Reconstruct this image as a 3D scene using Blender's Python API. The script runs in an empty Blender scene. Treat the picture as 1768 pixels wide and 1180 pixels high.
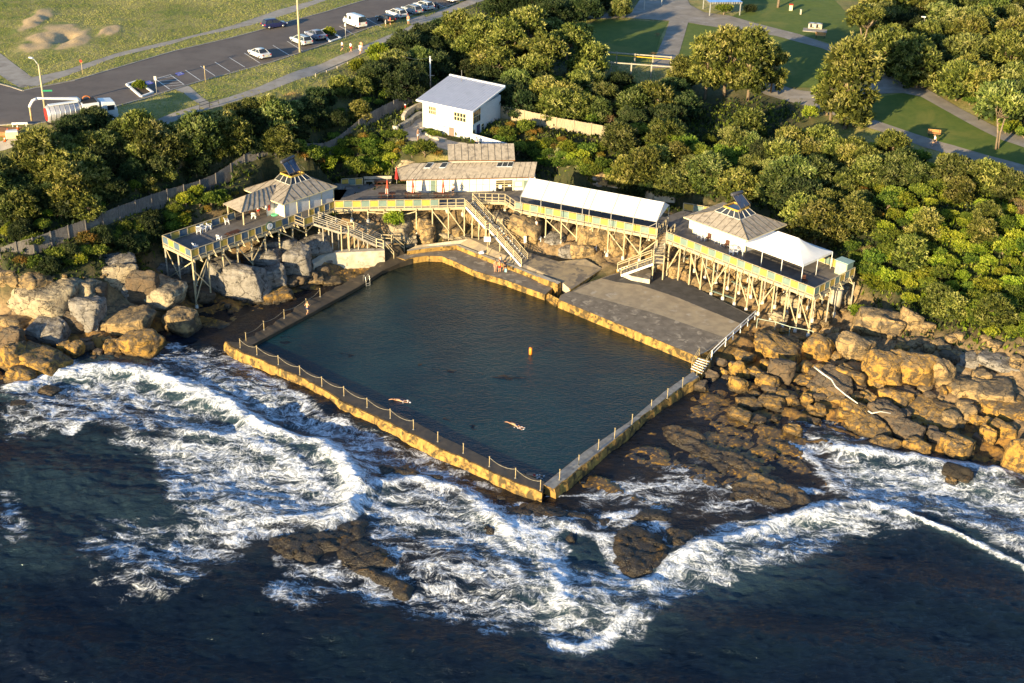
import bpy, math, random
import numpy as np
from mathutils import Vector, Matrix
from mathutils.geometry import delaunay_2d_cdt
R = math.radians
scene = bpy.context.scene
COL = scene.collection
# ---------------------------------------------------------------- camera
FPX=2250.0; TH=R(27.2); RO=R(1.41); CH=72.0
_c,_s=math.cos(TH),math.sin(TH); _cr,_sr=math.cos(RO),math.sin(RO)
FW=Vector((0,_c,-_s)); _U0=Vector((0,_s,_c)); _R0=Vector((1,0,0))
RT=_R0*_cr+_U0*_sr; UP=_U0*_cr-_R0*_sr
CAM=Vector((0,0,CH))
cd=bpy.data.cameras.new('camera'); cam=bpy.data.objects.new('camera',cd); COL.objects.link(cam)
cd.sensor_width=36; cd.lens=36*FPX/1768; cd.clip_start=1; cd.clip_end=5000
m=Matrix((RT,UP,-FW)).transposed().to_4x4(); m.translation=CAM; cam.matrix_world=m
scene.camera=cam
def ray(x,y): return FW+RT*((x-884)/FPX)+UP*((590-y)/FPX)
def P(x,y,z=0.0):
    d=ray(x,y); return CAM+d*((z-CH)/d.z)
def Q(p):
    q=Vector(p)-CAM; w=q.dot(FW); return (884+FPX*q.dot(RT)/w, 590-FPX*q.dot(UP)/w)
def PS(p): return FPX/((Vector(p)-CAM).dot(FW))      # pixels per metre there
# ---------------------------------------------------------------- light
SAZ=R(54.0); SEL=R(11.0)          # shadows run towards azimuth SAZ from +X
sd=Vector((math.cos(SAZ)*math.cos(SEL),math.sin(SAZ)*math.cos(SEL),-math.sin(SEL)))
sl=bpy.data.lights.new('sun','SUN'); sl.energy=5.0; sl.angle=R(0.6); sl.color=(1.0,0.78,0.44)
so=bpy.data.objects.new('sun',sl); COL.objects.link(so); so.rotation_euler=sd.to_track_quat('-Z','Y').to_euler()
w=bpy.data.worlds.new("World"); scene.world=w; w.use_nodes=True
nt=w.node_tree; bg=nt.nodes['Background']; sk=nt.nodes.new('ShaderNodeTexSky'); sk.sky_type='NISHITA'; sk.sun_disc=False
sk.sun_elevation=SEL; s_=-sd; sk.sun_rotation=math.atan2(s_.x,s_.y); sk.altitude=20; sk.air_density=1.0; sk.dust_density=0.4; sk.ozone_density=3.5
nt.links.new(sk.outputs[0],bg.inputs[0]); bg.inputs[1].default_value=0.115
scene.view_settings.view_transform='Standard'; scene.view_settings.look='None'; scene.view_settings.exposure=1.45; scene.view_settings.gamma=1
scene.render.engine='CYCLES'; scene.cycles.max_bounces=5; scene.cycles.diffuse_bounces=2; scene.cycles.glossy_bounces=3; scene.cycles.transmission_bounces=3; scene.cycles.transparent_max_bounces=4
scene.cycles.use_denoising=True
# ---------------------------------------------------------------- noise in numpy
def _h(ix,iy,seed):
    n=(ix.astype(np.int64)*374761393+iy.astype(np.int64)*668265263+seed*1442695041)&0xffffffff
    n=((n^(n>>13))*1274126177)&0xffffffff
    return ((n^(n>>16))&0xffff)/65535.0
def vn(x,y,seed=0):
    x=np.asarray(x,float); y=np.asarray(y,float)
    ix=np.floor(x);iy=np.floor(y);fx=x-ix;fy=y-iy;fx=fx*fx*(3-2*fx);fy=fy*fy*(3-2*fy)
    a=_h(ix,iy,seed);b=_h(ix+1,iy,seed);c=_h(ix,iy+1,seed);d=_h(ix+1,iy+1,seed)
    return (a+(b-a)*fx+(c-a)*fy+(a-b-c+d)*fx*fy)*2-1
def fbm(x,y,seed=0,o=4,g=.5):
    s=0;a=1;t=0
    for i in range(o): s=s+a*vn(x*2**i,y*2**i,seed+i*17);t+=a;a*=g
    return s/t
def vn3(p,seed=0):
    return (vn(p[:,0]+p[:,2]*.71,p[:,1]-p[:,2]*.37,seed)+vn(p[:,1]+p[:,0]*.31+9,p[:,2]*1.1+p[:,0]*.53,seed+5)+vn(p[:,2]-p[:,1]*.43+4,p[:,0]+p[:,1]*.21,seed+11))/1.7
# ---------------------------------------------------------------- materials
MT={}
def _mix(nt,f,a,b,bt='MIX'):
    n=nt.nodes.new('ShaderNodeMix'); n.data_type='RGBA'; n.blend_type=bt
    for s,v in ((0,f),(6,a),(7,b)):
        if hasattr(v,'is_output') or isinstance(v,bpy.types.NodeSocket): nt.links.new(v,n.inputs[s])
        elif s==0: n.inputs[0].default_value=v
        else: n.inputs[s].default_value=(*v,1)
    return n.outputs[2]
def _noise(nt,co,scale,detail=4,rough=.55,dist=0,sc=None):
    if sc:
        mp=nt.nodes.new('ShaderNodeMapping'); mp.inputs['Scale'].default_value=sc; nt.links.new(co,mp.inputs[0]); co=mp.outputs[0]
    n=nt.nodes.new('ShaderNodeTexNoise'); n.inputs['Scale'].default_value=scale; n.inputs['Detail'].default_value=detail; n.inputs['Roughness'].default_value=rough; n.inputs['Distortion'].default_value=dist
    nt.links.new(co,n.inputs['Vector']); return n.outputs[0]
def _ramp(nt,f,a,b,ca=0.,cb=1.):
    n=nt.nodes.new('ShaderNodeMapRange'); n.interpolation_type='SMOOTHSTEP'; nt.links.new(f,n.inputs[0])
    for i,v in zip((1,2,3,4),(a,b,ca,cb)): n.inputs[i].default_value=v
    return n.outputs[0]
def _math(nt,op,a,b=0.,c=None):
    n=nt.nodes.new('ShaderNodeMath'); n.operation=op
    for i,v in enumerate((a,b) if c is None else (a,b,c)):
        if isinstance(v,bpy.types.NodeSocket): nt.links.new(v,n.inputs[i])
        else: n.inputs[i].default_value=v
    return n.outputs[0]
def _bump(nt,h,st,dist=.05):
    b=nt.nodes.new('ShaderNodeBump'); b.inputs['Strength'].default_value=st; b.inputs['Distance'].default_value=dist; nt.links.new(h,b.inputs['Height']); return b.outputs[0]
def newmat(name):
    m=bpy.data.materials.new(name); m.use_nodes=True; nt=m.node_tree; b=nt.nodes['Principled BSDF']
    tc=nt.nodes.new('ShaderNodeTexCoord'); return m,nt,b,tc.outputs['Object']
def mat(name,c1,c2=None,scale=1.5,rough=.8,bump=.3,c3=None,s3=.3,t3=(.5,.65),metal=0,sc=None,bs=None,rnd=0,spec=.3,bd=.05):
    if name in MT: return MT[name]
    m,nt,b,co=newmat(name)
    c=None
    if c2 is not None:
        n=_noise(nt,co,scale,5,.6,.3,sc); c=_mix(nt,_ramp(nt,n,.35,.65),c1,c2)
        if c3 is not None:
            n3=_noise(nt,co,s3,5,.65,.5); c=_mix(nt,_ramp(nt,n3,*t3),c,c3)
        if bump: nt.links.new(_bump(nt,_noise(nt,co,bs or scale*4,5,.65,0,sc),bump,bd),b.inputs['Normal'])
        if rnd:
            oi=nt.nodes.new('ShaderNodeObjectInfo'); h=nt.nodes.new('ShaderNodeHueSaturation'); nt.links.new(c,h.inputs['Color'])
            nt.links.new(_ramp(nt,oi.outputs['Random'],0,1,1-rnd,1+rnd),h.inputs['Value']); c=h.outputs[0]
        nt.links.new(c,b.inputs['Base Color'])
    else: b.inputs['Base Color'].default_value=(*c1,1)
    b.inputs['Roughness'].default_value=rough; b.inputs['Metallic'].default_value=metal; b.inputs['Specular IOR Level'].default_value=spec
    MT[name]=m; return m
# ---------------------------------------------------------------- objects
def tag(o,label=None,cat=None,group=None,kind=None):
    if label: o['label']=label
    if cat: o['category']=cat
    if group: o['group']=group
    if kind: o['kind']=kind
    return o
def empty(name,loc,rz=0,label=None,cat=None,group=None):
    o=bpy.data.objects.new(name,None); COL.objects.link(o); o.location=loc; o.rotation_euler=(0,0,rz); o.empty_display_size=.3
    return tag(o,label,cat,group)
def link(name,me,mt,parent=None,loc=None,rz=0):
    o=bpy.data.objects.new(name,me); COL.objects.link(o)
    if mt is not None and len(me.materials)==0:
        me.materials.append(mt)
    if parent is not None:
        o.parent=parent
    if loc is not None: o.location=loc
    if rz: o.rotation_euler=(0,0,rz)
    return o
class MB:
    """collects shapes; o = origin subtracted from world coordinates"""
    def __init__(s,o=(0,0,0),rz=0): s.v=[]; s.f=[]; s.o=Vector(o); s.rz=-rz; s.sm=[]
    def add(s,vs,fs,sm=False):
        k=len(s.v); M=Matrix.Rotation(s.rz,3,'Z') if s.rz else None
        for v in vs:
            q=Vector(v)-s.o
            s.v.append(tuple(M@q) if M else tuple(q))
        for f in fs: s.f.append([i+k for i in f]); s.sm.append(sm)
        return s
    def box(s,c,d,rz=0,rx=0,ry=0):
        M=Matrix.Rotation(rz,3,'Z')@Matrix.Rotation(ry,3,'Y')@Matrix.Rotation(rx,3,'X'); c=Vector(c)
        vs=[c+M@Vector((x*d[0]/2,y*d[1]/2,z*d[2]/2)) for x in(-1,1) for y in(-1,1) for z in(-1,1)]
        return s.add(vs,[(0,1,3,2),(4,6,7,5),(0,4,5,1),(2,3,7,6),(0,2,6,4),(1,5,7,3)])
    def bar(s,p,q,w=.1,h=None,up=(0,0,1)):
        p=Vector(p);q=Vector(q);h=h or w;d=(q-p)
        if d.length<1e-6: return s
        d.normalize();up=Vector(up)
        if abs(d.dot(up))>.97: up=Vector((0,1,0))
        a=d.cross(up).normalized();b=a.cross(d)
        vs=[e+a*(i*w/2)+b*(j*h/2) for e in(p,q) for i,j in((-1,-1),(1,-1),(1,1),(-1,1))]
        return s.add(vs,[(3,2,1,0),(4,5,6,7),(0,1,5,4),(1,2,6,5),(2,3,7,6),(3,0,4,7)])
    def tube(s,pts,rs,n=8,cap=True):
        pts=[Vector(p) for p in pts]; vs=[];fs=[]
        if not hasattr(rs,'__len__'): rs=[rs]*len(pts)
        prev=None
        for i,p in enumerate(pts):
            d=(pts[min(i+1,len(pts)-1)]-pts[max(i-1,0)]).normalized()
            a=prev if prev is not None else (Vector((1,0,0)) if abs(d.x)<.9 else Vector((0,1,0)))
            a=(a-d*a.dot(d)).normalized();prev=a;b=d.cross(a)
            for k in range(n):
                t=2*math.pi*k/n; vs.append(p+(a*math.cos(t)+b*math.sin(t))*rs[i])
        for i in range(len(pts)-1):
            for k in range(n): fs.append((i*n+k,i*n+(k+1)%n,(i+1)*n+(k+1)%n,(i+1)*n+k))
        if cap: fs.append(tuple(range(n))[::-1]); fs.append(tuple((len(pts)-1)*n+k for k in range(n)))
        return s.add(vs,fs,True)
    def prism(s,poly,z0,z1):
        """poly list of (x,y[,dz]); z may be lists"""
        n=len(poly); a=[(p[0],p[1],(z0[i] if hasattr(z0,'__len__') else z0)) for i,p in enumerate(poly)]
        b=[(p[0],p[1],(z1[i] if hasattr(z1,'__len__') else z1)) for i,p in enumerate(poly)]
        ar=sum(poly[i][0]*poly[(i+1)%n][1]-poly[(i+1)%n][0]*poly[i][1] for i in range(n))
        if ar<0: a=a[::-1]; b=b[::-1]
        return s.add(a+b,[tuple(range(n))[::-1],tuple(range(n,2*n))]+[(i,(i+1)%n,n+(i+1)%n,n+i) for i in range(n)])
    def slab(s,pts,t):
        """closed polygon in space thickened downwards by t"""
        n=len(pts); pts=[Vector(p) for p in pts]
        nrm=sum(((pts[i]-pts[0]).cross(pts[i+1]-pts[0]) for i in range(1,n-1)),Vector())
        if nrm.z<0: pts=pts[::-1]
        lo=[p-Vector((0,0,t)) for p in pts]
        return s.add(lo+pts,[tuple(range(n))[::-1],tuple(range(n,2*n))]+[(i,(i+1)%n,n+(i+1)%n,n+i) for i in range(n)])
    def sphere(s,c,r,n=10,m=6,sc=(1,1,1)):
        vs=[];fs=[];c=Vector(c)
        for i in range(m+1):
            th=math.pi*i/m
            for k in range(n):
                a=2*math.pi*k/n; vs.append(c+Vector((math.sin(th)*math.cos(a)*r*sc[0],math.sin(th)*math.sin(a)*r*sc[1],math.cos(th)*r*sc[2])))
        for i in range(m):
            for k in range(n): fs.append((i*n+k,(i+1)*n+k,(i+1)*n+(k+1)%n,i*n+(k+1)%n))
        return s.add(vs,fs,True)
    def mesh(s,name):
        me=bpy.data.meshes.new(name); me.from_pydata(s.v,[],s.f); me.polygons.foreach_set('use_smooth',s.sm); me.update(); return me
    def build(s,name,mt,parent=None,loc=None,rz=0):
        return link(name,s.mesh(name),mt,parent,loc,rz)
def npmesh(name,V,F,smooth=True,attrs=None,fattrs=None):
    me=bpy.data.meshes.new(name); V=np.asarray(V,np.float32); F=np.asarray(F,np.int32); k=F.shape[1]
    me.vertices.add(len(V)); me.vertices.foreach_set('co',V.ravel()); me.loops.add(F.size); me.loops.foreach_set('vertex_index',F.ravel())
    me.polygons.add(len(F)); me.polygons.foreach_set('loop_start',np.arange(0,F.size,k,dtype=np.int32)); me.polygons.foreach_set('loop_total',np.full(len(F),k,np.int32))
    me.polygons.foreach_set('use_smooth',np.full(len(F),smooth)); me.update(calc_edges=True); me.validate()
    for dom,dd in (('POINT',attrs),('FACE',fattrs)):
        for n,a in (dd or {}).items(): at=me.attributes.new(n,'FLOAT',dom); at.data.foreach_set('value',np.asarray(a,np.float32).ravel())
    return me
def dup(o,parent=None):
    c=o.copy(); COL.objects.link(c)
    if parent is not None: c.parent=parent
    for ch in o.children: dup(ch,c)
    return c
# ---------------------------------------------------------------- terrain from spot heights (photo pixel, height, kind)
RK,SC,GR='r','s','g'
TP='''0 1000 -4 u;400 1100 -4 u;884 1150 -4 u;1400 1100 -4 u;1768 1100 -4 u;-600 1000 -4 u;2400 1000 -4 u;0 760 -3 u;300 780 -3 u;640 830 -2 u;-600 760 -3 u;2400 950 -3 u
0 720 -2 u;230 660 -1.5 u;330 610 -1 u;420 650 -1.6 u;640 760 -1.6 u;930 880 -1.2 u;1768 860 -1.2 u;1600 840 -.9 u;1450 800 -.4 u;1380 770 -.15 w;1300 740 0 w;1200 720 0 w;1100 770 -.1 w;1010 840 -.1 w;1060 870 -.25 w;1200 880 -.3 w;1300 870 -.1 w;1400 860 -.15 w;1150 930 -.3 w;1020 930 -.8 u;1300 950 -1.5 u
560 620 -1.8 u;800 540 -1.8 u;700 480 -1.2 u;900 700 -2 u;1000 600 -1.8 u;1120 650 -1.8 u;940 800 -1.8 u;450 590 -1.2 u
380 570 -.05 w;440 530 .0 w;520 500 .15 w;600 466 .4 w;650 447 .7 w;500 540 -.1 w;350 545 0 w
0 600 .8 r;100 600 .8 r;200 600 .4 r;300 560 .3 r;350 520 .3 r;0 650 .2 r;-600 640 .2 r;-600 560 2.5 r;-600 500 6.5 s
0 552 2.2 r;100 545 2.2 r;200 528 2.4 r;0 488 6.3 s;100 480 6.2 s;190 455 6.4 s;215 490 3 r;250 450 5.4 s;260 480 2.6 r;300 490 1.6 r
0 462 8 s;150 405 9 s;290 345 10 s;400 305 11 s;520 262 12 s;620 225 12.8 s;735 182 13.4 s;-600 560 8 s
-600 420 12 s;-600 250 17 g;0 380 11.2 s;0 300 14.2 s;60 250 16.6 s;200 215 17 g;330 190 17 g;500 140 17 g;640 95 17 g;760 62 17 g;250 290 13.5 s;400 250 14 s;550 200 14.5 s;680 140 15.5 s
-600 200 17 g;0 170 17 g;0 210 17 g;300 100 17 g;300 160 17 g;500 100 17 g;500 30 17 g;700 60 17 g;700 10 17 g;0 0 18 g;200 0 17.6 g;400 0 17.3 g;100 70 17.4 g;-400 0 18 g;300 -100 17.5 g;800 -120 17.5 g;1300 -120 17.5 g;2000 -120 19 s
300 402 6.2 s;400 352 6.8 s;230 445 5.6 s;330 470 2.2 r;400 440 3 r;345 440 4.5 s;380 500 .8 r;460 470 2 r;520 440 3 r;560 425 3.2 r;650 425 3.0 r;560 446 2.2 r;480 380 5.4 s;540 365 5.8 s
620 400 4.2 r;700 420 3.3 r;760 430 2.9 r;700 385 4.8 r;800 400 4 r;850 400 3.8 r;600 370 5.6 r;720 360 5.8 r;700 330 6.5 r;850 330 6.5 r;600 330 6.5 r
600 300 8.2 s;560 285 10.6 s;650 275 11 s;700 290 9.8 s;690 240 11.5 s;640 220 12.5 s;734 222 11.4 s;813 243 11.4 s;860 205 12 g;780 262 10.6 g;840 262 10.3 s;660 295 7.4 s
860 210 12.4 s;960 230 12 s;1075 249 11.4 s;880 235 11.7 s;950 262 10.8 s;1000 285 9.6 s;905 292 8 s;1050 300 9 s;1000 318 7.6 s;1150 350 7.4 s;1180 335 8.6 s;930 300 7.4 s
1250 330 9.2 s;1350 350 9.5 s;1440 420 7.8 s;1480 450 7.2 s;1550 400 9.8 s;1650 350 12 s;1768 330 13 s;1768 450 9.5 s;1768 560 6.3 s;1650 548 5.4 s;1560 522 5.2 s;1500 500 5 s;1475 525 3 r;1900 600 6 s;1900 450 10 s;2400 500 9 s;2400 700 5 s
1050 60 15.5 g;1180 60 15.5 g;1180 110 15 g;1100 120 14.7 g;1000 100 14.8 s;1400 100 15.4 g;1500 160 15 g;1500 222 14 g;1640 242 14 g;1768 282 14 g;1768 200 14.8 g;1600 130 15.6 s;1768 100 16.5 s;1600 30 16.8 s;1300 0 16.4 g;1000 0 16.4 s;900 60 16 s;900 120 14.8 s;860 0 16.8 s;1768 0 18 s;2400 200 16 s
1350 200 13 s;1200 200 12.4 s;1080 200 12.6 s;1300 270 10.8 s;1450 300 11.4 s;950 170 13.4 s;820 110 15 s
1230 650 .1 w;1300 612 .7 r;1310 566 1.4 r;1400 585 1.8 r;1450 562 2.5 r;1480 630 1.8 r;1550 604 3.2 r;1650 630 3.2 r;1768 655 3.6 r;1600 710 1.1 r;1700 745 .8 r;1768 800 .2 r;1500 730 .5 r;1400 695 .35 r;1330 690 .15 r;1560 790 -.1 r;1650 800 -.1 r;1450 770 -.1 r;1900 820 .2 r;2400 880 .2 r;1900 680 4 r;2400 760 4 r
1160 450 3.3 r;1250 480 2.2 r;1330 530 1.9 r;1400 540 2 r;1300 445 4.4 r;1400 485 4.2 r;1200 420 4.6 r;1450 500 4 r;1190 390 6 r;1330 430 5.5 r
900 440 2.7 r;960 420 3.4 r;1060 440 2.8 r;1120 450 3 r;930 370 5.4 r;1100 400 4.9 r;1000 380 5.2 r;1000 340 6.6 r;1120 365 6.6 r
700 437 .7 c;730 431 .9 c;765 429 1.0 c;795 426 1.1 c;850 452 .9 c;930 482 1.0 c;820 442 .8 c;650 312 6.5 s;610 312 6.5 s;570 318 6.5 s;1000 480 1.7 c;1100 500 1.6 c;1200 530 1.4 c;1280 552 1.3 c;1210 592 1.2 c;1050 520 1.1 c;760 450 1.1 c;900 480 1.2 c;860 445 2.0 c;950 450 2.1 c'''
_pts=[];_att=[]
for it in TP.replace('\n',';').split(';'):
    a,b,z,k=it.split(); p=P(float(a),float(b),float(z)); _pts.append((p.x,p.y)); _att.append((float(z),1. if k in'rw' else 0.,1. if k=='s' else 0.,1. if k=='g' else 0.,1. if k=='w' else 0.))
for x,y,z in ((-260,40,-4),(260,40,-4),(-260,420,18),(260,420,19),(0,420,18),(0,40,-4)):
    _pts.append((x,y)); _att.append((z,0,0,1.,0))
_att=np.array(_att)
_r=delaunay_2d_cdt([Vector(p) for p in _pts],[],[],0,1e-4)
_V=np.array([tuple(v) for v in _r[0]]); _A=np.array([_att[o[0]] if o else (0,0,0,0,0) for o in _r[3]])
GX=np.concatenate([np.arange(-250,-110,4.),np.arange(-110,110,.42),np.arange(110,252,4.)])
GY=np.concatenate([np.arange(60,96,3.),np.arange(96,186,.42),np.arange(186,262,.8),np.arange(262,420,5.)])
XX,YY=np.meshgrid(GX,GY); GZ=np.full(XX.shape+(5,),np.nan)
for f in _r[2]:
    a,b,c=_V[f[0]],_V[f[1]],_V[f[2]]
    i0,i1=np.searchsorted(GX,[min(a[0],b[0],c[0]),max(a[0],b[0],c[0])]); j0,j1=np.searchsorted(GY,[min(a[1],b[1],c[1]),max(a[1],b[1],c[1])])
    i1=min(i1+1,len(GX)); j1=min(j1+1,len(GY)); X=XX[j0:j1,i0:i1];Y=YY[j0:j1,i0:i1]
    d=(b[0]-a[0])*(c[1]-a[1])-(c[0]-a[0])*(b[1]-a[1])
    if abs(d)<1e-9 or X.size==0: continue
    u=((X-a[0])*(c[1]-a[1])-(c[0]-a[0])*(Y-a[1]))/d; v=((b[0]-a[0])*(Y-a[1])-(X-a[0])*(b[1]-a[1]))/d
    k=(u>=-1e-6)&(v>=-1e-6)&(u+v<=1+1e-6); val=_A[f[0]]+(_A[f[1]]-_A[f[0]])*u[...,None]+(_A[f[2]]-_A[f[0]])*v[...,None]
    GZ[j0:j1,i0:i1][k]=val[k]
GZ[np.isnan(GZ)]=0
for _ in range(3):
    g=GZ.copy(); g[1:-1,1:-1]=(GZ[1:-1,1:-1]*2+GZ[:-2,1:-1]+GZ[2:,1:-1]+GZ[1:-1,:-2]+GZ[1:-1,2:])/6; GZ=g
HR=GZ[...,0].copy(); ROCK=GZ[...,1];SCR=GZ[...,2];GRS=GZ[...,3];WET=GZ[...,4]
def cells(X,Y,lx,ly,ang,seed):
    """anisotropic voronoi blocks: returns height offset (rounded blocks with cracks)"""
    ca,sa=math.cos(ang),math.sin(ang); U=(X*ca+Y*sa)/lx; Vv=(-X*sa+Y*ca)/ly
    U=U+.25*vn(X*.35,Y*.35,seed+40); Vv=Vv+.25*vn(X*.35+7,Y*.35,seed+41)
    iu=np.floor(U);iv=np.floor(Vv); d1=np.full(X.shape,9.);d2=d1.copy();h=np.zeros(X.shape)
    for du in(-1,0,1):
        for dv in(-1,0,1):
            cu=iu+du;cv=iv+dv;pu=cu+.15+.7*_h(cu,cv,seed);pv=cv+.15+.7*_h(cu,cv,seed+1)
            d=np.hypot(U-pu,Vv-pv); hh=(_h(cu,cv,seed+2)-.5)+(U-pu)*(_h(cu,cv,seed+3)-.5)*.9+(Vv-pv)*(_h(cu,cv,seed+4)-.2)*1.0
            c=d<d1; d2=np.where(c,d1,np.minimum(d2,d)); h=np.where(c,hh,h); d1=np.where(c,d,d1)
    e=d2-d1
    return h-1.0*np.exp(-e/.07)
B1=cells(XX,YY,5.2,2.4,R(-38),3); B2=cells(XX,YY,1.5,.8,R(-30),9)
far=np.clip((YY-96)/10,0,1)
HN=HR+ROCK*(1-WET)*(B1*.62+B2*.2+.12*fbm(XX*1.3,YY*1.3,5))+WET*(.40*cells(XX,YY,5.0,2.2,R(-34),14)+.16*B2+.18*fbm(XX*.22,YY*.22,8,3))+SCR*.25*fbm(XX*.5,YY*.5,2)
HT=np.where(ROCK+SCR>0.01,HN,HR)
def _ip(X,Y,poly):
    c=np.zeros(np.shape(X),bool); n=len(poly)
    for i in range(n):
        x1,y1=poly[i];x2,y2=poly[(i+1)%n]
        if y1!=y2: c^=((y1>Y)!=(y2>Y))&(X<(x2-x1)*(Y-y1)/(y2-y1)+x1)
    return c
for _pl,_z,_m in (([(430,600),(530,545),(660,470),(700,450),(745,440),(800,460),(941,512),(1104,578),(1190,640),(938,838)],.55,-1.),
  ([(414,590),(524,514),(640,458),(664,444),(703,436),(745,430),(790,424),(853,450),(929,478),(968,500),(1204,618),(1204,650),(938,848),(388,592)],.9,.6),
  ([(706,430),(790,420),(853,445),(929,472),(985,500),(1040,466),(1010,449),(900,434),(862,412),(810,414),(720,424)],1.9,1.75),([(985,500),(1068,470),(1150,470),(1230,512),(1302,547),(1228,604),(1204,616),(964,517)],1.75,1.3)):
    _k=_ip(XX,YY,[(p.x,p.y) for p in (P(a,b,_z) for a,b in _pl)]); HT=np.where(_k,np.minimum(HT,_m),HT)
_k=_ip(XX,YY,[(p.x,p.y) for p in (P(a,b,7.) for a,b in [(331,446),(284,420),(405,369),(470,330),(540,322),(590,316),(690,310),(930,310),(1040,325),(1160,348),(1210,360),(1300,380),(1463,472),(1405,512),(1151,414),(1134,408),(889,361),(802,356),(578,360)])]); HT=np.where(_k,np.minimum(HT,6.5),HT)
def _samp(A,x,y):
    i=min(max(int(np.searchsorted(GX,x))-1,0),len(GX)-2); j=min(max(int(np.searchsorted(GY,y))-1,0),len(GY)-2)
    u=(x-GX[i])/(GX[i+1]-GX[i]); v=(y-GY[j])/(GY[j+1]-GY[j])
    return float(A[j,i]*(1-u)*(1-v)+A[j,i+1]*u*(1-v)+A[j+1,i]*(1-u)*v+A[j+1,i+1]*u*v)
def H(x,y): return _samp(HT,x,y)
def HV(X,Y,A=None):
    A=HT if A is None else A
    i=np.clip(np.searchsorted(GX,X)-1,0,len(GX)-2); j=np.clip(np.searchsorted(GY,Y)-1,0,len(GY)-2)
    u=(X-GX[i])/(GX[i+1]-GX[i]); v=(Y-GY[j])/(GY[j+1]-GY[j])
    return A[j,i]*(1-u)*(1-v)+A[j,i+1]*u*(1-v)+A[j+1,i]*(1-u)*v+A[j+1,i+1]*u*v
def G(x,y,A=None,off=0.):
    """where the view ray through a photo pixel meets the ground"""
    d=ray(x,y); t0=(24-CH)/d.z; t1=(-5-CH)/d.z
    ts=np.linspace(t0,t1,500); X=CAM.x+d.x*ts;Y=CAM.y+d.y*ts;Z=CAM.z+d.z*ts
    k=np.argmax(Z<HV(X,Y,A)+off); t=ts[max(k,1)]
    p=CAM+d*t; return Vector((p.x,p.y,_samp(HT if A is None else A,p.x,p.y)))
def grid_mesh(name,V,nx,ny,attrs=None):
    I=np.arange(nx*ny).reshape(ny,nx); F=np.stack([I[:-1,:-1],I[:-1,1:],I[1:,1:],I[1:,:-1]],-1).reshape(-1,4)
    return npmesh(name,V,F,True,attrs)
def terrain_mat():
    m,nt,b,co=newmat('ground'); 
    def at(n):
        a=nt.nodes.new('ShaderNodeAttribute'); a.attribute_name=n; return a.outputs['Fac']
    n1=_noise(nt,co,.35,6,.65,.6); n2=_noise(nt,co,2.5,5,.6,.2); n3=_noise(nt,co,.9,5,.7,.8)
    rock=_mix(nt,_ramp(nt,n2,.35,.65),(.34,.23,.115),(.20,.135,.07)); rock=_mix(nt,_ramp(nt,n3,.5,.66),rock,(.07,.055,.04)); rock=_mix(nt,_ramp(nt,n1,.52,.7),rock,(.42,.30,.17))
    gold=_mix(nt,_ramp(nt,n3,.38,.62),(.30,.16,.035),(.09,.055,.028))
    wet=_mix(nt,_ramp(nt,n1,.35,.62),(.034,.027,.021),(.12,.078,.028)); wet=_mix(nt,_ramp(nt,n2,.52,.60),wet,(.33,.18,.028))
    scr=_mix(nt,_ramp(nt,n2,.3,.7),(.022,.032,.010),(.05,.048,.018)); scr=_mix(nt,_ramp(nt,n1,.5,.7),scr,(.08,.066,.03))
    grs=_mix(nt,_ramp(nt,n1,.35,.65),(.16,.19,.04),(.30,.25,.08)); grs=_mix(nt,_ramp(nt,_noise(nt,co,.12,6,.7,.4),.45,.6),grs,(.36,.30,.11)); grs=_mix(nt,_ramp(nt,n2,.5,.72),grs,(.11,.15,.03))
    lo=at('low'); rock=_mix(nt,lo,rock,gold)
    c=_mix(nt,at('rock'),scr,rock); c=_mix(nt,at('grass'),c,grs); c=_mix(nt,at('wet'),c,wet); c=_mix(nt,_ramp(nt,at('dirt'),.35,.6),c,_mix(nt,n2,(.55,.40,.22),(.42,.29,.14)))
    nt.links.new(c,b.inputs['Base Color']); nt.links.new(_ramp(nt,at('wet'),.2,.9,.9,.28),b.inputs['Roughness']); b.inputs['Specular IOR Level'].default_value=.35
    nt.links.new(_bump(nt,_noise(nt,co,3.2,8,.7,.3),.8,.12),b.inputs['Normal']); return m
_dirt=np.zeros(XX.shape)
for (px,py,rx,ry) in ((95,62,48,34),(125,72,30,25),(60,40,22,25),(192,52,22,16),(180,55,12,14)):
    p=P(px,py,17.4); a=P(px+rx,py,17.4); b_=P(px,py+ry,17.4); rxx=abs(a.x-p.x); ryy=abs(b_.y-p.y)
    q=np.hypot((XX-p.x)/rxx,(YY-p.y)/ryy)+.5*fbm(XX*.3,YY*.3,31); _dirt=np.maximum(_dirt,np.clip(1.15-q,0,1))
_mp=P(112,66,17.4); HT+= .35*_dirt - .7*np.exp(-((XX-_mp.x)**2+((YY-_mp.y)/2)**2)/2.2)+_dirt*.35*fbm(XX*.8,YY*.8,77,5)
LOW=np.clip((1.9-HT)/1.0,0,1)
terrain=link('ground',grid_mesh('ground',np.stack([XX,YY,HT],-1).reshape(-1,3),len(GX),len(GY),
   {'rock':np.clip(ROCK*1.5-.2+.3*fbm(XX*.4,YY*.4,6),0,1),'grass':np.clip(GRS*1.6-.3,0,1),'wet':WET,'low':LOW,'dirt':_dirt}),terrain_mat())
tag(terrain,kind='structure')
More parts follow.
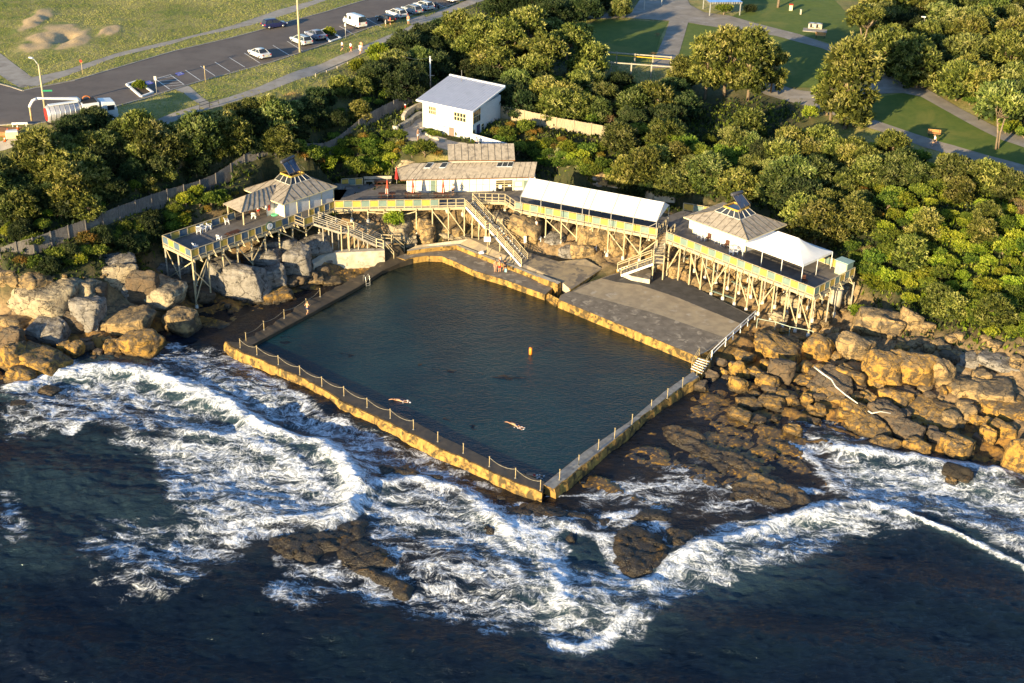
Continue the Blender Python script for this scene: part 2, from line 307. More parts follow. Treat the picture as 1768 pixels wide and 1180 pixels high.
# far land beyond the frame
fg=MB(); 
for a in ((-3000,-2000,-250,3500),(250,-2000,3000,3500)): fg.add([(a[0],a[1],-4),(a[2],a[1],-4),(a[2],a[3],-4),(a[0],a[3],-4)],[(0,1,2,3)])
fg.add([(-250,-2000,-4.05),(250,-2000,-4.05),(250,62,-4.05),(-250,62,-4.05)],[(0,1,2,3)]); fg.add([(-250,415,16),(250,415,16),(250,3500,16),(-250,3500,16)],[(0,1,2,3)])
tag(fg.build('distant_land',mat('farland',(.12,.13,.05),(.08,.09,.04),.02)),kind='structure')
DRP=[]
def drape(name,px,mt,dz=.04,step=.9,raw=None,A=None):
    """sheet laid over the ground inside a polygon given in photo pixels"""
    poly=[(p.x,p.y) for p in (G(*q) for q in px)] if raw is None else raw
    DRP.append(poly)
    pts=[];n=len(poly)
    for i in range(n):
        a=Vector(poly[i]);b=Vector(poly[(i+1)%n]);k=max(1,int((b-a).length/step))
        for j in range(k): pts.append(a+(b-a)*(j/k))
    ne=len(pts); xs=[p.x for p in pts];ys=[p.y for p in pts]
    gx,gy=np.meshgrid(np.arange(min(xs),max(xs),step),np.arange(min(ys),max(ys),step)); gx=gx.ravel();gy=gy.ravel()
    ins=inpoly(gx,gy,poly)
    for x,y in zip(gx[ins],gy[ins]): pts.append(Vector((x,y)))
    r=delaunay_2d_cdt(pts,[(i,(i+1)%ne) for i in range(ne)],[list(range(ne))],2,1e-3)
    V=[(v.x,v.y,H(v.x,v.y)+dz) for v in r[0]]
    me=bpy.data.meshes.new(name); me.from_pydata(V,[],[f for f in r[2]]); me.update()
    for p in me.polygons: p.use_smooth=True
    if len(me.polygons) and me.polygons[0].normal.z<0: me.flip_normals()
    return link(name,me,mt)
def inpoly(x,y,poly):
    c=np.zeros(np.shape(x),bool); n=len(poly)
    for i in range(n):
        x1,y1=poly[i][0],poly[i][1];x2,y2=poly[(i+1)%n][0],poly[(i+1)%n][1]
        if y1==y2: continue
        k=((y1>y)!=(y2>y))&(x<(x2-x1)*(y-y1)/(y2-y1)+x1); c^=k
    return c
def segd(X,Y,pts):
    """distance to polyline and parameter"""
    d=np.full(np.shape(X),1e9)
    for a,b in zip(pts[:-1],pts[1:]):
        dx,dy=b[0]-a[0],b[1]-a[1]; L=dx*dx+dy*dy+1e-9; t=np.clip(((X-a[0])*dx+(Y-a[1])*dy)/L,0,1); d=np.minimum(d,np.hypot(X-a[0]-t*dx,Y-a[1]-t*dy))
    return d
def PD(x,y,z=7.0): return P(x,y,z)
# ---------------------------------------------------------------- people
m_skin=mat('skin',(.52,.29,.17),(.48,.26,.15),3,.6,0); m_hair=mat('dark_hair',(.05,.03,.02)); m_hair2=mat('fair_hair',(.30,.19,.08)); m_wc=mat('white_cloth',(.78,.78,.8)); m_rc=mat('red_cloth',(.55,.03,.02)); m_bc=mat('black_cloth',(.02,.02,.03)); m_pc=mat('pink_cloth',(.75,.32,.2)); m_ac=mat('aqua_cloth',(.25,.55,.6)); m_nc=mat('navy_cloth',(.03,.05,.12)); m_gc=mat('grey_cloth',(.35,.36,.4))
def skin_mesh(name,V,E,Rr,mt,sub=1):
    me=bpy.data.meshes.new(name); me.from_pydata([tuple(v) for v in V],E,[]); o=bpy.data.objects.new(name,me); COL.objects.link(o); md=o.modifiers.new('s','SKIN'); sv=me.skin_vertices[0].data
    for i,r_ in enumerate(Rr): sv[i].radius=(r_,r_)
    sv[0].use_root=True; md.use_smooth_shade=True
    if sub: o.modifiers.new('u','SUBSURF').levels=sub; o.modifiers['u'].render_levels=sub
    dg=bpy.context.evaluated_depsgraph_get(); m2=bpy.data.meshes.new_from_object(o.evaluated_get(dg)); bpy.data.objects.remove(o); m2.name=name; m2.materials.clear(); m2.materials.append(mt)
    for p in m2.polygons: p.use_smooth=True
    return m2
POSES={'stand':dict(lk=(0,0),la=(.0,0),rk=(0,0),ra=(0,0),le=(.02,.0),re=(.02,0)),
 'walk':dict(lk=(.14,0),la=(.26,0),rk=(-.02,0),ra=(-.34,.06),le=(-.10,0),re=(.14,0)),
 'run':dict(lk=(.30,0),la=(.22,0),rk=(-.05,0),ra=(-.45,.25),le=(-.18,0),re=(.2,0))}
def person(p,rz,label,top=None,bottom=None,hair=None,pose='stand',h=1.72,arms='down',group=None,lean=0,dress=False):
    k=h/1.72; q=POSES[pose]; r=empty('person',p,rz,label,'person',group)
    T=lambda x,y,z:((x+lean*max(z-.9,0))*k,y*k,z*k)
    V=[T(0,0,.94),T(0,0,1.12),T(0,0,1.32),T(.0,0,1.46),T(.01,0,1.54),T(.03,0,1.64),T(.02,0,1.71)]; Rr=[.135,.12,.145,.07,.055,.095,.06]; E=[(0,1),(1,2),(2,3),(3,4),(4,5),(5,6)]
    for s,kn,an in ((1,q['lk'],q['la']),(-1,q['rk'],q['ra'])):
        b=len(V); V+=[T(0,s*.10,.86),T(kn[0],s*.11,.48+kn[1]),T(an[0],s*.11,.09+an[1]),T(an[0]+.17,s*.12,.04+an[1])]; Rr+=[.095,.062,.042,.035]; E+=[(0,b),(b,b+1),(b+1,b+2),(b+2,b+3)]
    for s,el in ((1,q['le']),(-1,q['re'])):
        b=len(V)
        if arms=='up' and s==-1: sh_,e,w_,hd=(0,s*.19,1.40),(.12,s*.36,1.38),(.10,s*.2,1.6),(.09,s*.12,1.66)
        elif arms=='front': sh_,e,w_,hd=(0,s*.19,1.40),(.10,s*.25,1.14),(.30,s*.14,1.12),(.38,s*.12,1.12)
        elif arms=='bent': sh_,e,w_,hd=(0,s*.19,1.40),(-.08+el[0],s*.27,1.15),(.16+el[0],s*.22,1.17),(.24+el[0],s*.2,1.2)
        else: sh_,e,w_,hd=(0,s*.19,1.40),(el[0]*.5,s*.24,1.12),(el[0],s*.25,.87),(el[0]+.02,s*.25,.79)
        V+=[T(*sh_),T(*e),T(*w_),T(*hd)]; Rr+=[.055,.042,.03,.03]; E+=[(2,b),(b,b+1),(b+1,b+2),(b+2,b+3)]
        # fingers and thumb
        hv=Vector(T(*hd)); wv=Vector(T(*w_)); dd=(hv-wv).normalized()
        for f in range(5):
            j=len(V); sp=(f-2)*.016; V.append(tuple(hv+dd*(.05 if f else .02)*k+Vector((sp,(.03*s if f==0 else 0),0)))); Rr.append(.009); E.append((b+3,j))
    link('body',skin_mesh('body',V,E,[a*k for a in Rr],m_skin),None,r)
    if top:
        n0=[0,1,2,3]; VV=[V[i] for i in n0]; RR=[.15,.135,.165,.085]; EE=[(0,1),(1,2),(2,3)]
        for s,b in ((1,15-0),(-1,15+0)): pass
        sb=[i for i,v in enumerate(V) if abs(abs(v[1])-.19*k)<1e-6 and abs(v[2]-1.40*k)<1e-6]
        for i in sb: VV+= [V[i],tuple(Vector(V[i]).lerp(Vector(V[i+1]),.6))]; RR+=[.07,.06]; j=len(VV); EE+=[(2,j-2),(j-2,j-1)]
        link('dress' if dress else 'shirt',skin_mesh('shirt',VV,EE,[a*k for a in RR],top),None,r)
    if bottom:
        VV=[V[0],tuple(Vector(V[7]).lerp(Vector(V[8]),.0)),tuple(Vector(V[7]).lerp(Vector(V[8]),.65)),tuple(Vector(V[11]).lerp(Vector(V[12]),.0)),tuple(Vector(V[11]).lerp(Vector(V[12]),.65))]
        link('shorts',skin_mesh('shorts',VV,[(0,1),(1,2),(0,3),(3,4)],[a*k for a in (.15,.115,.095,.115,.095)],bottom),None,r)
    mb=MB(); mb.sphere(T(.005,0,1.675),.112*k,10,6,(1,.92,.85)); mb.build('hair',hair or m_hair,r); return r
WALK=R(31)
def gp(x,y,z=None): return G(x,y) if z is None else P(x,y,z)
for x,y,rz,l,kw in ((591,90,R(30),'walker in white shirt and dark shorts, leftmost on the grass',dict(top=m_wc,bottom=m_nc,pose='walk')),(606,92,R(40),'walker in white shirt and red shorts on the grass',dict(top=m_wc,bottom=m_rc,pose='walk')),(622,95,R(60),'walker in white on the footpath edge',dict(top=m_wc,bottom=m_wc,pose='walk')),(624,90,R(70),'darker skinned walker behind the one in white',dict(top=m_pc,bottom=m_wc,pose='stand',hair=m_hair)),
  (674,47,R(200),'person in red at the open tailgate of the black hatchback',dict(top=m_rc,bottom=m_bc,arms='front')),(666,47,R(0),'person crouched at the left of the black hatchback tail',dict(top=m_wc,bottom=m_wc,h=1.3)),(705,44,R(100),'woman in orange top and aqua towel by the silver wagon',dict(top=m_pc,bottom=m_ac,hair=m_hair2)),
  (722,243,R(150),'bare chested man in white shorts on the garden path',dict(bottom=m_wc)),(1612,254,R(180),'runner in white top and black shorts on the park path',dict(top=m_wc,bottom=m_bc,pose='run',arms='up')),(823,259,R(90),'person in grey shirt by the blue corrugated fence',dict(top=m_gc,bottom=m_nc))):
    person(G(x,y)+Vector((0,0,.05)),rz,l,**kw)
person(PD(782,338),R(-60),'person in white shirt and black shorts on the middle deck',m_wc,m_bc,m_hair2,arms='front')
person(PD(446,372),R(-50),'person in white and red inside the left shelter',m_wc,m_rc,m_wc,h=1.45)
person(P(531,543,.95),R(60),'bather in dark swim trunks stepping along the land side walkway',None,m_nc,m_hair2,pose='walk',arms='bent',lean=.12)
for x,y,l,kw in ((855,469.5,'pale bather at the left of the group by the pool',dict(bottom=m_pc,hair=m_hair)),(862.5,470.5,'bather in red swim shorts seen from behind by the pool',dict(bottom=m_rc,arms='front')),(871.5,469.5,'bather in black carrying a blue towel by the pool',dict(top=m_bc,bottom=m_bc,pose='walk')),(864,460,'fair person in striped top behind the red shorts bather',dict(top=m_gc,bottom=m_nc,h=1.6))): person(P(x,y,1.40),R(120 if 'red' in l else -60),l,**kw)
q=P(873,467,2.1); mb=MB(q); mb.box(q,(.25,.2,.45)); tag(mb.build('blue_towel',m_ac,None,q),'light blue towel held by the bather in black','towel')
person(P(926,400,4.6),R(40),'person in grey among the shaded posts under the awning deck',m_gc,m_nc)
def swimmer(x,y,rz,label,top=None):
    k=1; V=[(0,0,0),(.3,0,.03),(.52,0,.06),(.66,0,.08),(.8,0,.08)];Rr=[.12,.14,.13,.06,.1];E=[(0,1),(1,2),(2,3),(3,4)]
    for s in(-1,1): b=len(V); V+=[(-.1,s*.1,0),(-.5,s*.16,-.04),(-.95,s*.2,0)];Rr+=[.09,.06,.04];E+=[(0,b),(b,b+1),(b+1,b+2)]
    b=len(V); V+=[(.55,.22,.1),(.85,.42,.28),(1.2,.36,.12),(1.3,.34,.05)];Rr+=[.055,.045,.035,.03];E+=[(2,b),(b,b+1),(b+1,b+2),(b+2,b+3)]; b=len(V); V+=[(.5,-.22,.02),(.2,-.42,-.02),(-.05,-.4,0),(-.12,-.4,0)];Rr+=[.055,.045,.035,.03];E+=[(2,b),(b,b+1),(b+1,b+2),(b+2,b+3)]
    p=P(x,y,.56); r=empty('swimmer',p,rz,label,'person','swimmers in the pool'); link('body',skin_mesh('body',V,E,Rr,m_skin),None,r); mb=MB(); mb.sphere((.82,0,.1),.11,8,5); mb.build('hair',m_hair,r); mb=MB(); mb.sphere((-.05,0,.02),.15,8,5,(1.3,1,.9)); mb.build('swim_trunks',m_rc if top else m_nc,r)
    rg=random.Random(int(x)); f=MB(p)
    for i in range(10): a=rg.uniform(0,6.28); d_=rg.uniform(.1,.8); f.sphere((p.x+math.cos(rz)*-.7+math.cos(a)*d_,p.y+math.sin(rz)*-.7+math.sin(a)*d_*.6,.57),rg.uniform(.03,.08),6,3,(1.6,1,.35))
    tag(f.build('splash',m_wc,None,p),None,None,None,'stuff')
swimmer(692,692,R(165),'swimmer near the middle of the sea wall'); swimmer(891,735,R(140),'swimmer in the lower middle of the pool'); swimmer(921,822,R(170),'swimmer in the sea corner of the pool in red',True)
# ---------------------------------------------------------------- sea
WX=np.concatenate([np.arange(-240,-60,3.),np.arange(-60,62,.17),np.arange(62,240,3.)]); WY=np.concatenate([np.arange(-40,76,2.5),np.arange(76,141,.17),np.arange(141,160,2.)])
SX,SY=np.meshgrid(WX,WY)
def pw(l): return [(p.x,p.y) for p in (P(x,y,0) for x,y in l)]
FO=np.zeros(SX.shape); TQ=np.zeros(SX.shape); SH=np.zeros(SX.shape); SZ=np.zeros(SX.shape)
def soft(poly,fal):
    w=pw(poly); i=inpoly(SX,SY,w); d=segd(SX,SY,w+[w[0]]); d=np.where(i,d,-d); d=d+fal*.8*fbm(SX*.35,SY*.35,61,4)
    return np.clip(d/fal*.5+.5,0,1)
def stroke(l,r):
    d=segd(SX,SY,pw(l)); d=d*(1+.45*fbm(SX*.6,SY*.6,62,4)); return np.exp(-(d/r)**2)
# broad turbulence (lace density)
for poly,f,v in (
 ([(0,690),(60,650),(190,640),(330,672),(445,735),(520,770),(590,800),(628,850),(600,890),(520,915),(400,925),(300,880),(265,800),(180,740),(90,745),(0,770)],1.6,.66),
 ([(285,590),(400,600),(470,655),(640,745),(820,805),(860,850),(760,830),(630,835),(560,765),(450,715),(350,680),(290,640)],1.3,.66),
 ([(270,780),(430,770),(600,840),(560,905),(400,950),(330,900)],1.5,.80),
 ([(0,850),(35,860),(45,930),(0,945)],1.2,.6),
 ([(160,900),(380,900),(440,960),(330,1000),(170,1040),(150,980)],2.5,.60),
 ([(630,835),(720,822),(810,850),(870,890),(930,950),(930,1050),(820,1040),(700,1010),(640,960),(615,880)],1.2,.62),
 ([(870,880),(960,870),(1060,880),(1150,900),(1130,990),(1080,1000),(1000,920),(880,930)],1.1,.46),
 ([(880,900),(960,930),(1010,980),(1100,970),(1120,1040),(1060,1110),(1000,1130),(940,1105),(900,1040)],1.2,.70),
 ([(1090,990),(1180,950),(1280,925),(1380,895),(1440,905),(1440,960),(1300,990),(1180,1030),(1110,1060)],1.2,.66),
 ([(250,900),(420,900),(440,940),(350,1010),(250,1060),(160,1060),(200,980)],2.,.42),([(820,1010),(950,1040),(950,1080),(860,1110),(800,1070)],1.5,.55),([(1100,1010),(1160,1030),(1120,1090),(1040,1120),(1080,1060)],1.3,.6),([(860,860),(1000,880),(1060,900),(1000,930),(900,910)],1.,.6),
 ([(1130,930),(1250,900),(1350,890),(1440,860),(1560,880),(1600,910),(1480,935),(1380,980),(1200,990)],1.2,.66),
 ([(1370,760),(1440,770),(1530,790),(1650,805),(1768,812),(1900,830),(1900,960),(1768,965),(1640,905),(1540,885),(1440,865),(1400,820)],1.0,.62),
 ([(1410,800),(1560,800),(1768,830),(1900,850),(1900,900),(1600,880),(1450,850)],1.2,.74),
 ([(1000,830),(1180,790),(1300,850),(1420,860),(1250,900),(1000,870)],2.0,.5),
 ([(950,850),(1100,770),(1200,760),(1330,800),(1400,850),(1250,890),(1000,880)],3.0,.26),
 ([(1350,700),(1440,690),(1520,760),(1420,790),(1370,760)],.8,.45),
 ([(680,880),(850,900),(860,980),(720,980)],1.2,.62),
 ([(470,960),(600,960),(620,1020),(520,1060),(460,1030)],1.6,.60),
 ([(600,980),(820,1000),(880,1060),(780,1080),(640,1050)],1.5,.62),
 ([(0,560),(60,640),(200,640),(240,600),(330,600),(420,640),(300,700),(0,720)],1.,.4)):
    FO=np.maximum(FO,v*.69*soft(poly,f))
# breaking crests
CR=(([(28,672),(100,648),(190,640),(262,652),(330,680),(400,705),(445,738)],1.5,1.,.55),([(240,650),(200,690),(170,720),(120,745)],.9,.8,.1),([(445,738),(520,768),(560,770),(600,812),(622,850),(606,885),(560,905)],1.3,1.,.6),
 ([(330,750),(420,760),(500,800),(560,850)],1.2,.85,.2),([(400,935),(440,905),(520,895),(600,880)],.7,1.,.2),([(620,842),(720,828),(800,850),(850,890),(900,945)],1.1,.95,.3),
 ([(640,870),(760,905),(840,930),(900,1000)],1.0,.8,.1),([(880,905),(930,930),(960,985),(975,1045)],1.6,1.,.3),([(960,1110),(1000,1120),(1050,1100),(1090,1060)],.9,.95,.25),
 ([(920,940),(970,910),(1040,930),(1075,990)],.8,.85,.1),([(1060,890),(1110,885),(1140,905)],.9,.95,.1),([(1120,1010),(1200,950),(1290,925),(1360,900),(1420,890)],1.1,1.,.35),
 ([(1300,920),(1420,875),(1500,872),(1560,893)],.9,.9,.2),([(1560,893),(1650,925),(1768,978),(1900,1040)],.35,1.,.25),([(1440,775),(1520,790),(1620,800),(1700,815),(1768,815)],.9,.95,.25),
 ([(1370,765),(1410,800),(1450,850)],.8,.8,.1),([(945,856),(1060,852),(1130,838),(1170,832)],.16,.9,0),([(1050,830),(1150,835),(1165,845)],.3,.6,0),
 ([(640,985),(690,1020),(720,1030)],.25,.9,0),([(475,965),(520,945),(590,945),(600,985)],.15,.5,0),([(400,625),(470,660),(560,720),(640,750)],.8,.62,0),([(1260,840),(1330,835),(1420,850)],.5,.8,.1),
 ([(960,880),(900,870),(870,885)],.5,.7,0),([(840,1090),(900,1060),(960,1000)],.9,.45,0))
for l,r,v,h in CR:
    s=stroke(l,r); FO=np.maximum(FO,v*s); SZ+=h*s; TQ=np.maximum(TQ,.8*stroke(l,r*2.6)*min(1,h*3))
for poly,f,v in (([(0,740),(200,760),(420,700),(640,880),(420,960),(0,980)],4,.35),([(900,900),(1100,950),(1250,900),(1500,880),(1400,1000),(1100,1100),(920,1100)],3,.55),([(1400,790),(1768,820),(1768,940),(1450,860)],2,.7)):
    TQ=np.maximum(TQ,v*soft(poly,f))
SH=np.maximum.reduce([soft([(950,850),(1210,660),(1300,690),(1440,770),(1480,860),(1300,900),(1150,960),(1000,900),(870,890),(640,830),(620,760),(800,800)],1.5),.8*soft([(330,580),(640,440),(700,445),(440,600),(380,600)],1.),.75*soft([(450,890),(640,890),(720,960),(700,1030),(600,1000),(450,970),(320,960)],2.)])
swell=.28*np.sin((SX*.18+SY*.55)+1.6*fbm(SX*.05,SY*.05,3))+.20*fbm(SX*.22,SY*.30,21,4)+.10*fbm(SX*.9,SY*1.2,23,4)+.10*fbm(SX*.5,SY*.6,29,3)+(1-.75*np.clip(FO*1.3,0,1))*(.30*(.5-np.abs(fbm(SX*.30+.3*SY*.33,SY*.58,33,4)))+.16*(.5-np.abs(fbm(SX*.8+SY*.3,SY*1.3,35,4))))
calm=1-.85*SH
SZ=SZ*1.3*(1+.3*fbm(SX*.8,SY*.8,25,3))+swell*calm+FO*.14*fbm(SX*1.1,SY*1.1,27,4)+.06*SH*fbm(SX*.7,SY*.7,28,3)-.14*SH
edge=np.clip(1-(SY-139)/2,0,1); SZ*=np.where(SY>139,edge,1)
def sea_mat():
    m,nt,b,co=newmat('sea_water')
    def at(n):
        a=nt.nodes.new('ShaderNodeAttribute'); a.attribute_name=n; return a.outputs['Fac']
    fo,tq,sh=at('foam'),at('turq'),at('shelf')
    def nois(sc,det,rg=.55,vec=None,sx=None,col=False):
        c_=vec or co
        if sx: mp=nt.nodes.new('ShaderNodeMapping'); mp.inputs['Scale'].default_value=sx; mp.inputs['Rotation'].default_value=(0,0,R(25)); nt.links.new(c_,mp.inputs[0]); c_=mp.outputs[0]
        n=nt.nodes.new('ShaderNodeTexNoise'); n.noise_dimensions='2D'; n.inputs['Scale'].default_value=sc; n.inputs['Detail'].default_value=det; n.inputs['Roughness'].default_value=rg; nt.links.new(c_,n.inputs['Vector']); return n.outputs['Color'] if col else n.outputs[0]
    def warp(base,sc,amt):
        va=nt.nodes.new('ShaderNodeVectorMath'); va.operation='MULTIPLY_ADD'; nt.links.new(nois(sc,2,.5,None,None,True),va.inputs[0]); va.inputs[1].default_value=(amt,amt,0); nt.links.new(base,va.inputs[2]); return va.outputs[0]
    w1=warp(warp(co,.22,3.0),.9,.7)
    st=nois(.45,5,.7,w1,(.55,1.5,1)); n_f=nois(3.5,5,.7,w1)
    den=_math(nt,'ADD',fo,_ramp(nt,st,.28,.72,-.34,.36)); den=_math(nt,'MULTIPLY',den,_ramp(nt,fo,0.04,.3))
    def lace(sc,w0,w1_):
        v=nt.nodes.new('ShaderNodeTexVoronoi'); v.voronoi_dimensions='2D'; v.feature='DISTANCE_TO_EDGE'; v.inputs['Scale'].default_value=sc; nt.links.new(w1,v.inputs['Vector'])
        w=nt.nodes.new('ShaderNodeMapRange'); nt.links.new(den,w.inputs[0]); w.inputs[1].default_value=.15; w.inputs[2].default_value=.9; w.inputs[3].default_value=w0; w.inputs[4].default_value=w1_
        return _math(nt,'SUBTRACT',1.,_ramp(nt,_math(nt,'DIVIDE',v.outputs['Distance'],w.outputs[0]),.15,1.))
    rd=_math(nt,'ABSOLUTE',_math(nt,'SUBTRACT',nois(1.1,4,.6,w1),.5)); rd=_math(nt,'SUBTRACT',1.,_ramp(nt,rd,.0,.07))
    l1=lace(.62,.02,.26); l2=lace(1.7,.01,.30)
    solid=_ramp(nt,_math(nt,'ADD',den,_ramp(nt,n_f,.3,.7,-.14,.14)),.80,1.12)
    lc=_math(nt,'MAXIMUM',_math(nt,'MULTIPLY',l1,.85),_math(nt,'MULTIPLY',l2,.7)); lc=_math(nt,'MAXIMUM',lc,_math(nt,'MULTIPLY',rd,.6))
    lc=_math(nt,'MULTIPLY',lc,_ramp(nt,den,.10,.60)); lc=_math(nt,'MULTIPLY',lc,_ramp(nt,n_f,.36,.62,.25,1.))
    haze=_math(nt,'MULTIPLY',_ramp(nt,den,.2,.95),.30)
    foam=_math(nt,'MINIMUM',_math(nt,'MAXIMUM',solid,_math(nt,'ADD',lc,haze)),1.)
    wc=_mix(nt,_ramp(nt,_noise(nt,co,.12,3,.5),.35,.65),(.003,.0055,.012),(.0045,.010,.016)); wc=_mix(nt,tq,wc,(.035,.065,.08))
    shc=_mix(nt,_ramp(nt,_noise(nt,co,.5,5,.7,.5),.4,.65),(.007,.009,.014),(.02,.015,.012)); wc=_mix(nt,sh,wc,shc)
    c=_mix(nt,foam,wc,(.82,.86,.92)); nt.links.new(c,b.inputs['Base Color'])
    nt.links.new(_ramp(nt,foam,0.,.6,.10,.75),b.inputs['Roughness']); b.inputs['IOR'].default_value=1.33; b.inputs['Specular IOR Level'].default_value=.4; b.inputs['Specular Tint'].default_value=(.68,.84,1,1)
    h=_math(nt,'ADD',_math(nt,'MULTIPLY',_noise(nt,co,.9,7,.66,.4,(1,1.9,1)),.8),_math(nt,'MULTIPLY',foam,.14)); h=_math(nt,'ADD',h,_math(nt,'MULTIPLY',_noise(nt,co,4.,4,.6,.2,(1,1.8,1)),.16))
    nt.links.new(_bump(nt,h,.8,.45),b.inputs['Normal']); return m
sea=link('sea_water',grid_mesh('sea_water',np.stack([SX,SY,SZ],-1).reshape(-1,3),len(WX),len(WY),{'foam':FO,'turq':TQ,'shelf':SH}),sea_mat()); tag(sea,kind='structure')
# ---------------------------------------------------------------- rock pool water
pool_px=[(418,592),(690,452),(740,452),(800,465),(860,492),(940,522),(1200,640),(1196,646),(936,842)]
POOL=[(p.x,p.y) for p in (P(x,y,.55) for x,y in [(408,596),(560,520),(650,468),(680,450),(710,436),(760,434),(810,455),(860,484),(950,515),(1215,628),(1225,635),(937,850)])]
def pool_mat():
    m,nt,b,co=newmat('pool_water'); a=nt.nodes.new('ShaderNodeAttribute'); a.attribute_name='shallow'
    n=_noise(nt,co,.6,5,.65,.6); n2=_noise(nt,co,.08,3,.5)
    deep=_mix(nt,_ramp(nt,n2,.35,.65),(.004,.020,.027),(.008,.032,.037)); sha=_mix(nt,_ramp(nt,n,.4,.66),(.010,.014,.007),(.045,.040,.014))
    nt.links.new(_mix(nt,a.outputs['Fac'],deep,sha),b.inputs['Base Color']); b.inputs['Roughness'].default_value=.05; b.inputs['IOR'].default_value=1.33; b.inputs['Specular IOR Level'].default_value=.4; b.inputs['Specular Tint'].default_value=(.68,.84,1,1)
    h=_math(nt,'ADD',_noise(nt,co,2.6,5,.6,.3,(1,1.6,1)),_math(nt,'MULTIPLY',_noise(nt,co,.6,3,.5,.3,(1,1.6,1)),.6)); nt.links.new(_bump(nt,h,.4,.22),b.inputs['Normal']); return m
px_=[(8,.42)]
gx=np.arange(-36,28,.4);gy=np.arange(102,170,.4);PX,PY=np.meshgrid(gx,gy)
sc_=[(p.x,p.y) for p in (P(x,y,.5) for x,y in [(560,520),(660,462),(720,440),(800,460),(880,490),(960,520),(1060,565)])]
shal=np.clip(1-(segd(PX,PY,sc_)+2.2*fbm(PX*.15,PY*.15,5))/9.,0,1)
edge=np.clip(1-segd(PX,PY,[(p.x,p.y) for p in (P(x,y,.5) for x,y in [(700,440),(760,440),(860,485),(960,522)])])/3.,0,1)
pv=np.stack([PX,PY,np.full(PX.shape,.55)],-1).reshape(-1,3)
I=np.arange(pv.shape[0]).reshape(PX.shape);F=np.stack([I[:-1,:-1],I[:-1,1:],I[1:,1:],I[1:,:-1]],-1).reshape(-1,4)
cx=pv[F].mean(1); F=F[inpoly(cx[:,0],cx[:,1],POOL)]
pool=link('pool_water',npmesh('pool_water',pv,F,True,{'shallow':shal}),pool_mat()); tag(pool,kind='structure')
# ---------------------------------------------------------------- pool walls, concourse
m_gold=mat('algae_stained_concrete',(.38,.235,.06),(.25,.145,.04),1.4,.85,.7,(.07,.05,.022),1.1,(.46,.60),sc=(1.6,1.6,.2))
m_conc=mat('worn_concrete',(.21,.178,.138),(.145,.122,.095),.9,.85,.4,(.34,.29,.22),.8,(.54,.64))
m_wetc=mat('damp_concrete',(.085,.066,.043),(.055,.044,.03),.7,.5,.5,(.14,.105,.065),.5,(.6,.72))
m_greyc=mat('grey_concrete',(.24,.24,.23),(.17,.165,.155),1.4,.8,.5,(.09,.085,.075),.8,(.58,.7))
m_palec=mat('pale_concrete',(.48,.44,.36),(.38,.33,.25),1.,.85,.3,(.20,.15,.10),.8,(.55,.7))
def resample(l,step):
    out=[]
    for a,b in zip(l[:-1],l[1:]):
        n=max(1,int((b-a).length/step)); out+= [a+(b-a)*(k/n) for k in range(n)]
    return out+[l[-1]]
def strip(name,inner,outer,z,zb,mside,mtop,label,cat='wall',jit=.08,bl=.0,seed=1,step=.7):
    z=z if hasattr(z,'__len__') else [z]*len(inner)
    a=resample([P(x,y,zz) for (x,y),zz in zip(inner,z)],step); n=len(a)
    b0=[P(x,y,zz) for (x,y),zz in zip(outer,z)]; L=[0]
    for p,q in zip(b0[:-1],b0[1:]): L.append(L[-1]+(q-p).length)
    b=[]
    for i in range(n):
        s=L[-1]*i/(n-1); k=min(max(int(np.searchsorted(L,s))-1,0),len(L)-2); t=(s-L[k])/(L[k+1]-L[k]+1e-9); b.append(b0[k].lerp(b0[k+1],t))
    rnd=random.Random(seed)
    for i in range(n):
        d=(b[i]-a[i]); d.z=0; d.normalize(); b[i]=b[i]+d*rnd.uniform(-jit,jit)+Vector((0,0,rnd.uniform(-jit,jit)*.5))
    vs=[];fs=[]
    for i in range(n):
        d=(b[i]-a[i]); d.z=0; d.normalize(); c=a[i]; e=b[i]
        vs+=[(c.x,c.y,zb),(c.x,c.y,c.z),(e.x,e.y,e.z),(e.x+d.x*bl,e.y+d.y*bl,e.z-.5),(e.x+d.x*(bl*1.2+.1),e.y+d.y*(bl*1.2+.1),zb)]
    for i in range(n-1):
        for k in range(4): fs.append((i*5+k,i*5+k+1,(i+1)*5+k+1,(i+1)*5+k))
    fs+=[(0,4,3,2,1),tuple((n-1)*5+k for k in range(5))]
    r=empty(name,(a[0].x,a[0].y,zb),0,label,cat); mb=MB(r.location); mb.add(vs,fs); mb.build('wall_body',mside,r)
    t=MB(r.location); tv=[];tf=[]
    for i in range(n): 
        for q in (a[i].lerp(b[i],.02),a[i].lerp(b[i],.9)): tv.append((q.x,q.y,q.z+.012))
    for i in range(n-1): tf.append((2*i,2*i+1,2*i+3,2*i+2))
    t.add(tv,tf); o=t.build('wall_top',mtop,r)
    if o.data.polygons[0].normal.z<0: o.data.flip_normals()
    return r
strip('pool_wall',[(424,592),(449,602),(486,618),(523,637),(561,655),(599,672),(640,691),(680,711),(720,731),(762,754),(806,774),(850,796),(895,815),(940,832)],
 [(388,590),(410,607),(443,619),(481,636),(521,653),(560,674),(588,694),(640,716),(680,736),(722,755),(762,777),(808,796),(868,825),(936,852)],1.0,-1.2,m_gold,m_wetc,'long golden weed-covered sea wall of the pool with the sagging chain fence','wall',.09,.2,3)
strip('pool_wall',[(938,837),(1009,780),(1084,730),(1146,677),(1196,642)],[(958,845),(1034,783),(1108,720),(1178,669),(1209,652)],1.02,-1.2,m_gold,m_greyc,'pale grey narrow sea wall from the sea corner up to the white-edged steps','wall',.07,.15,4)
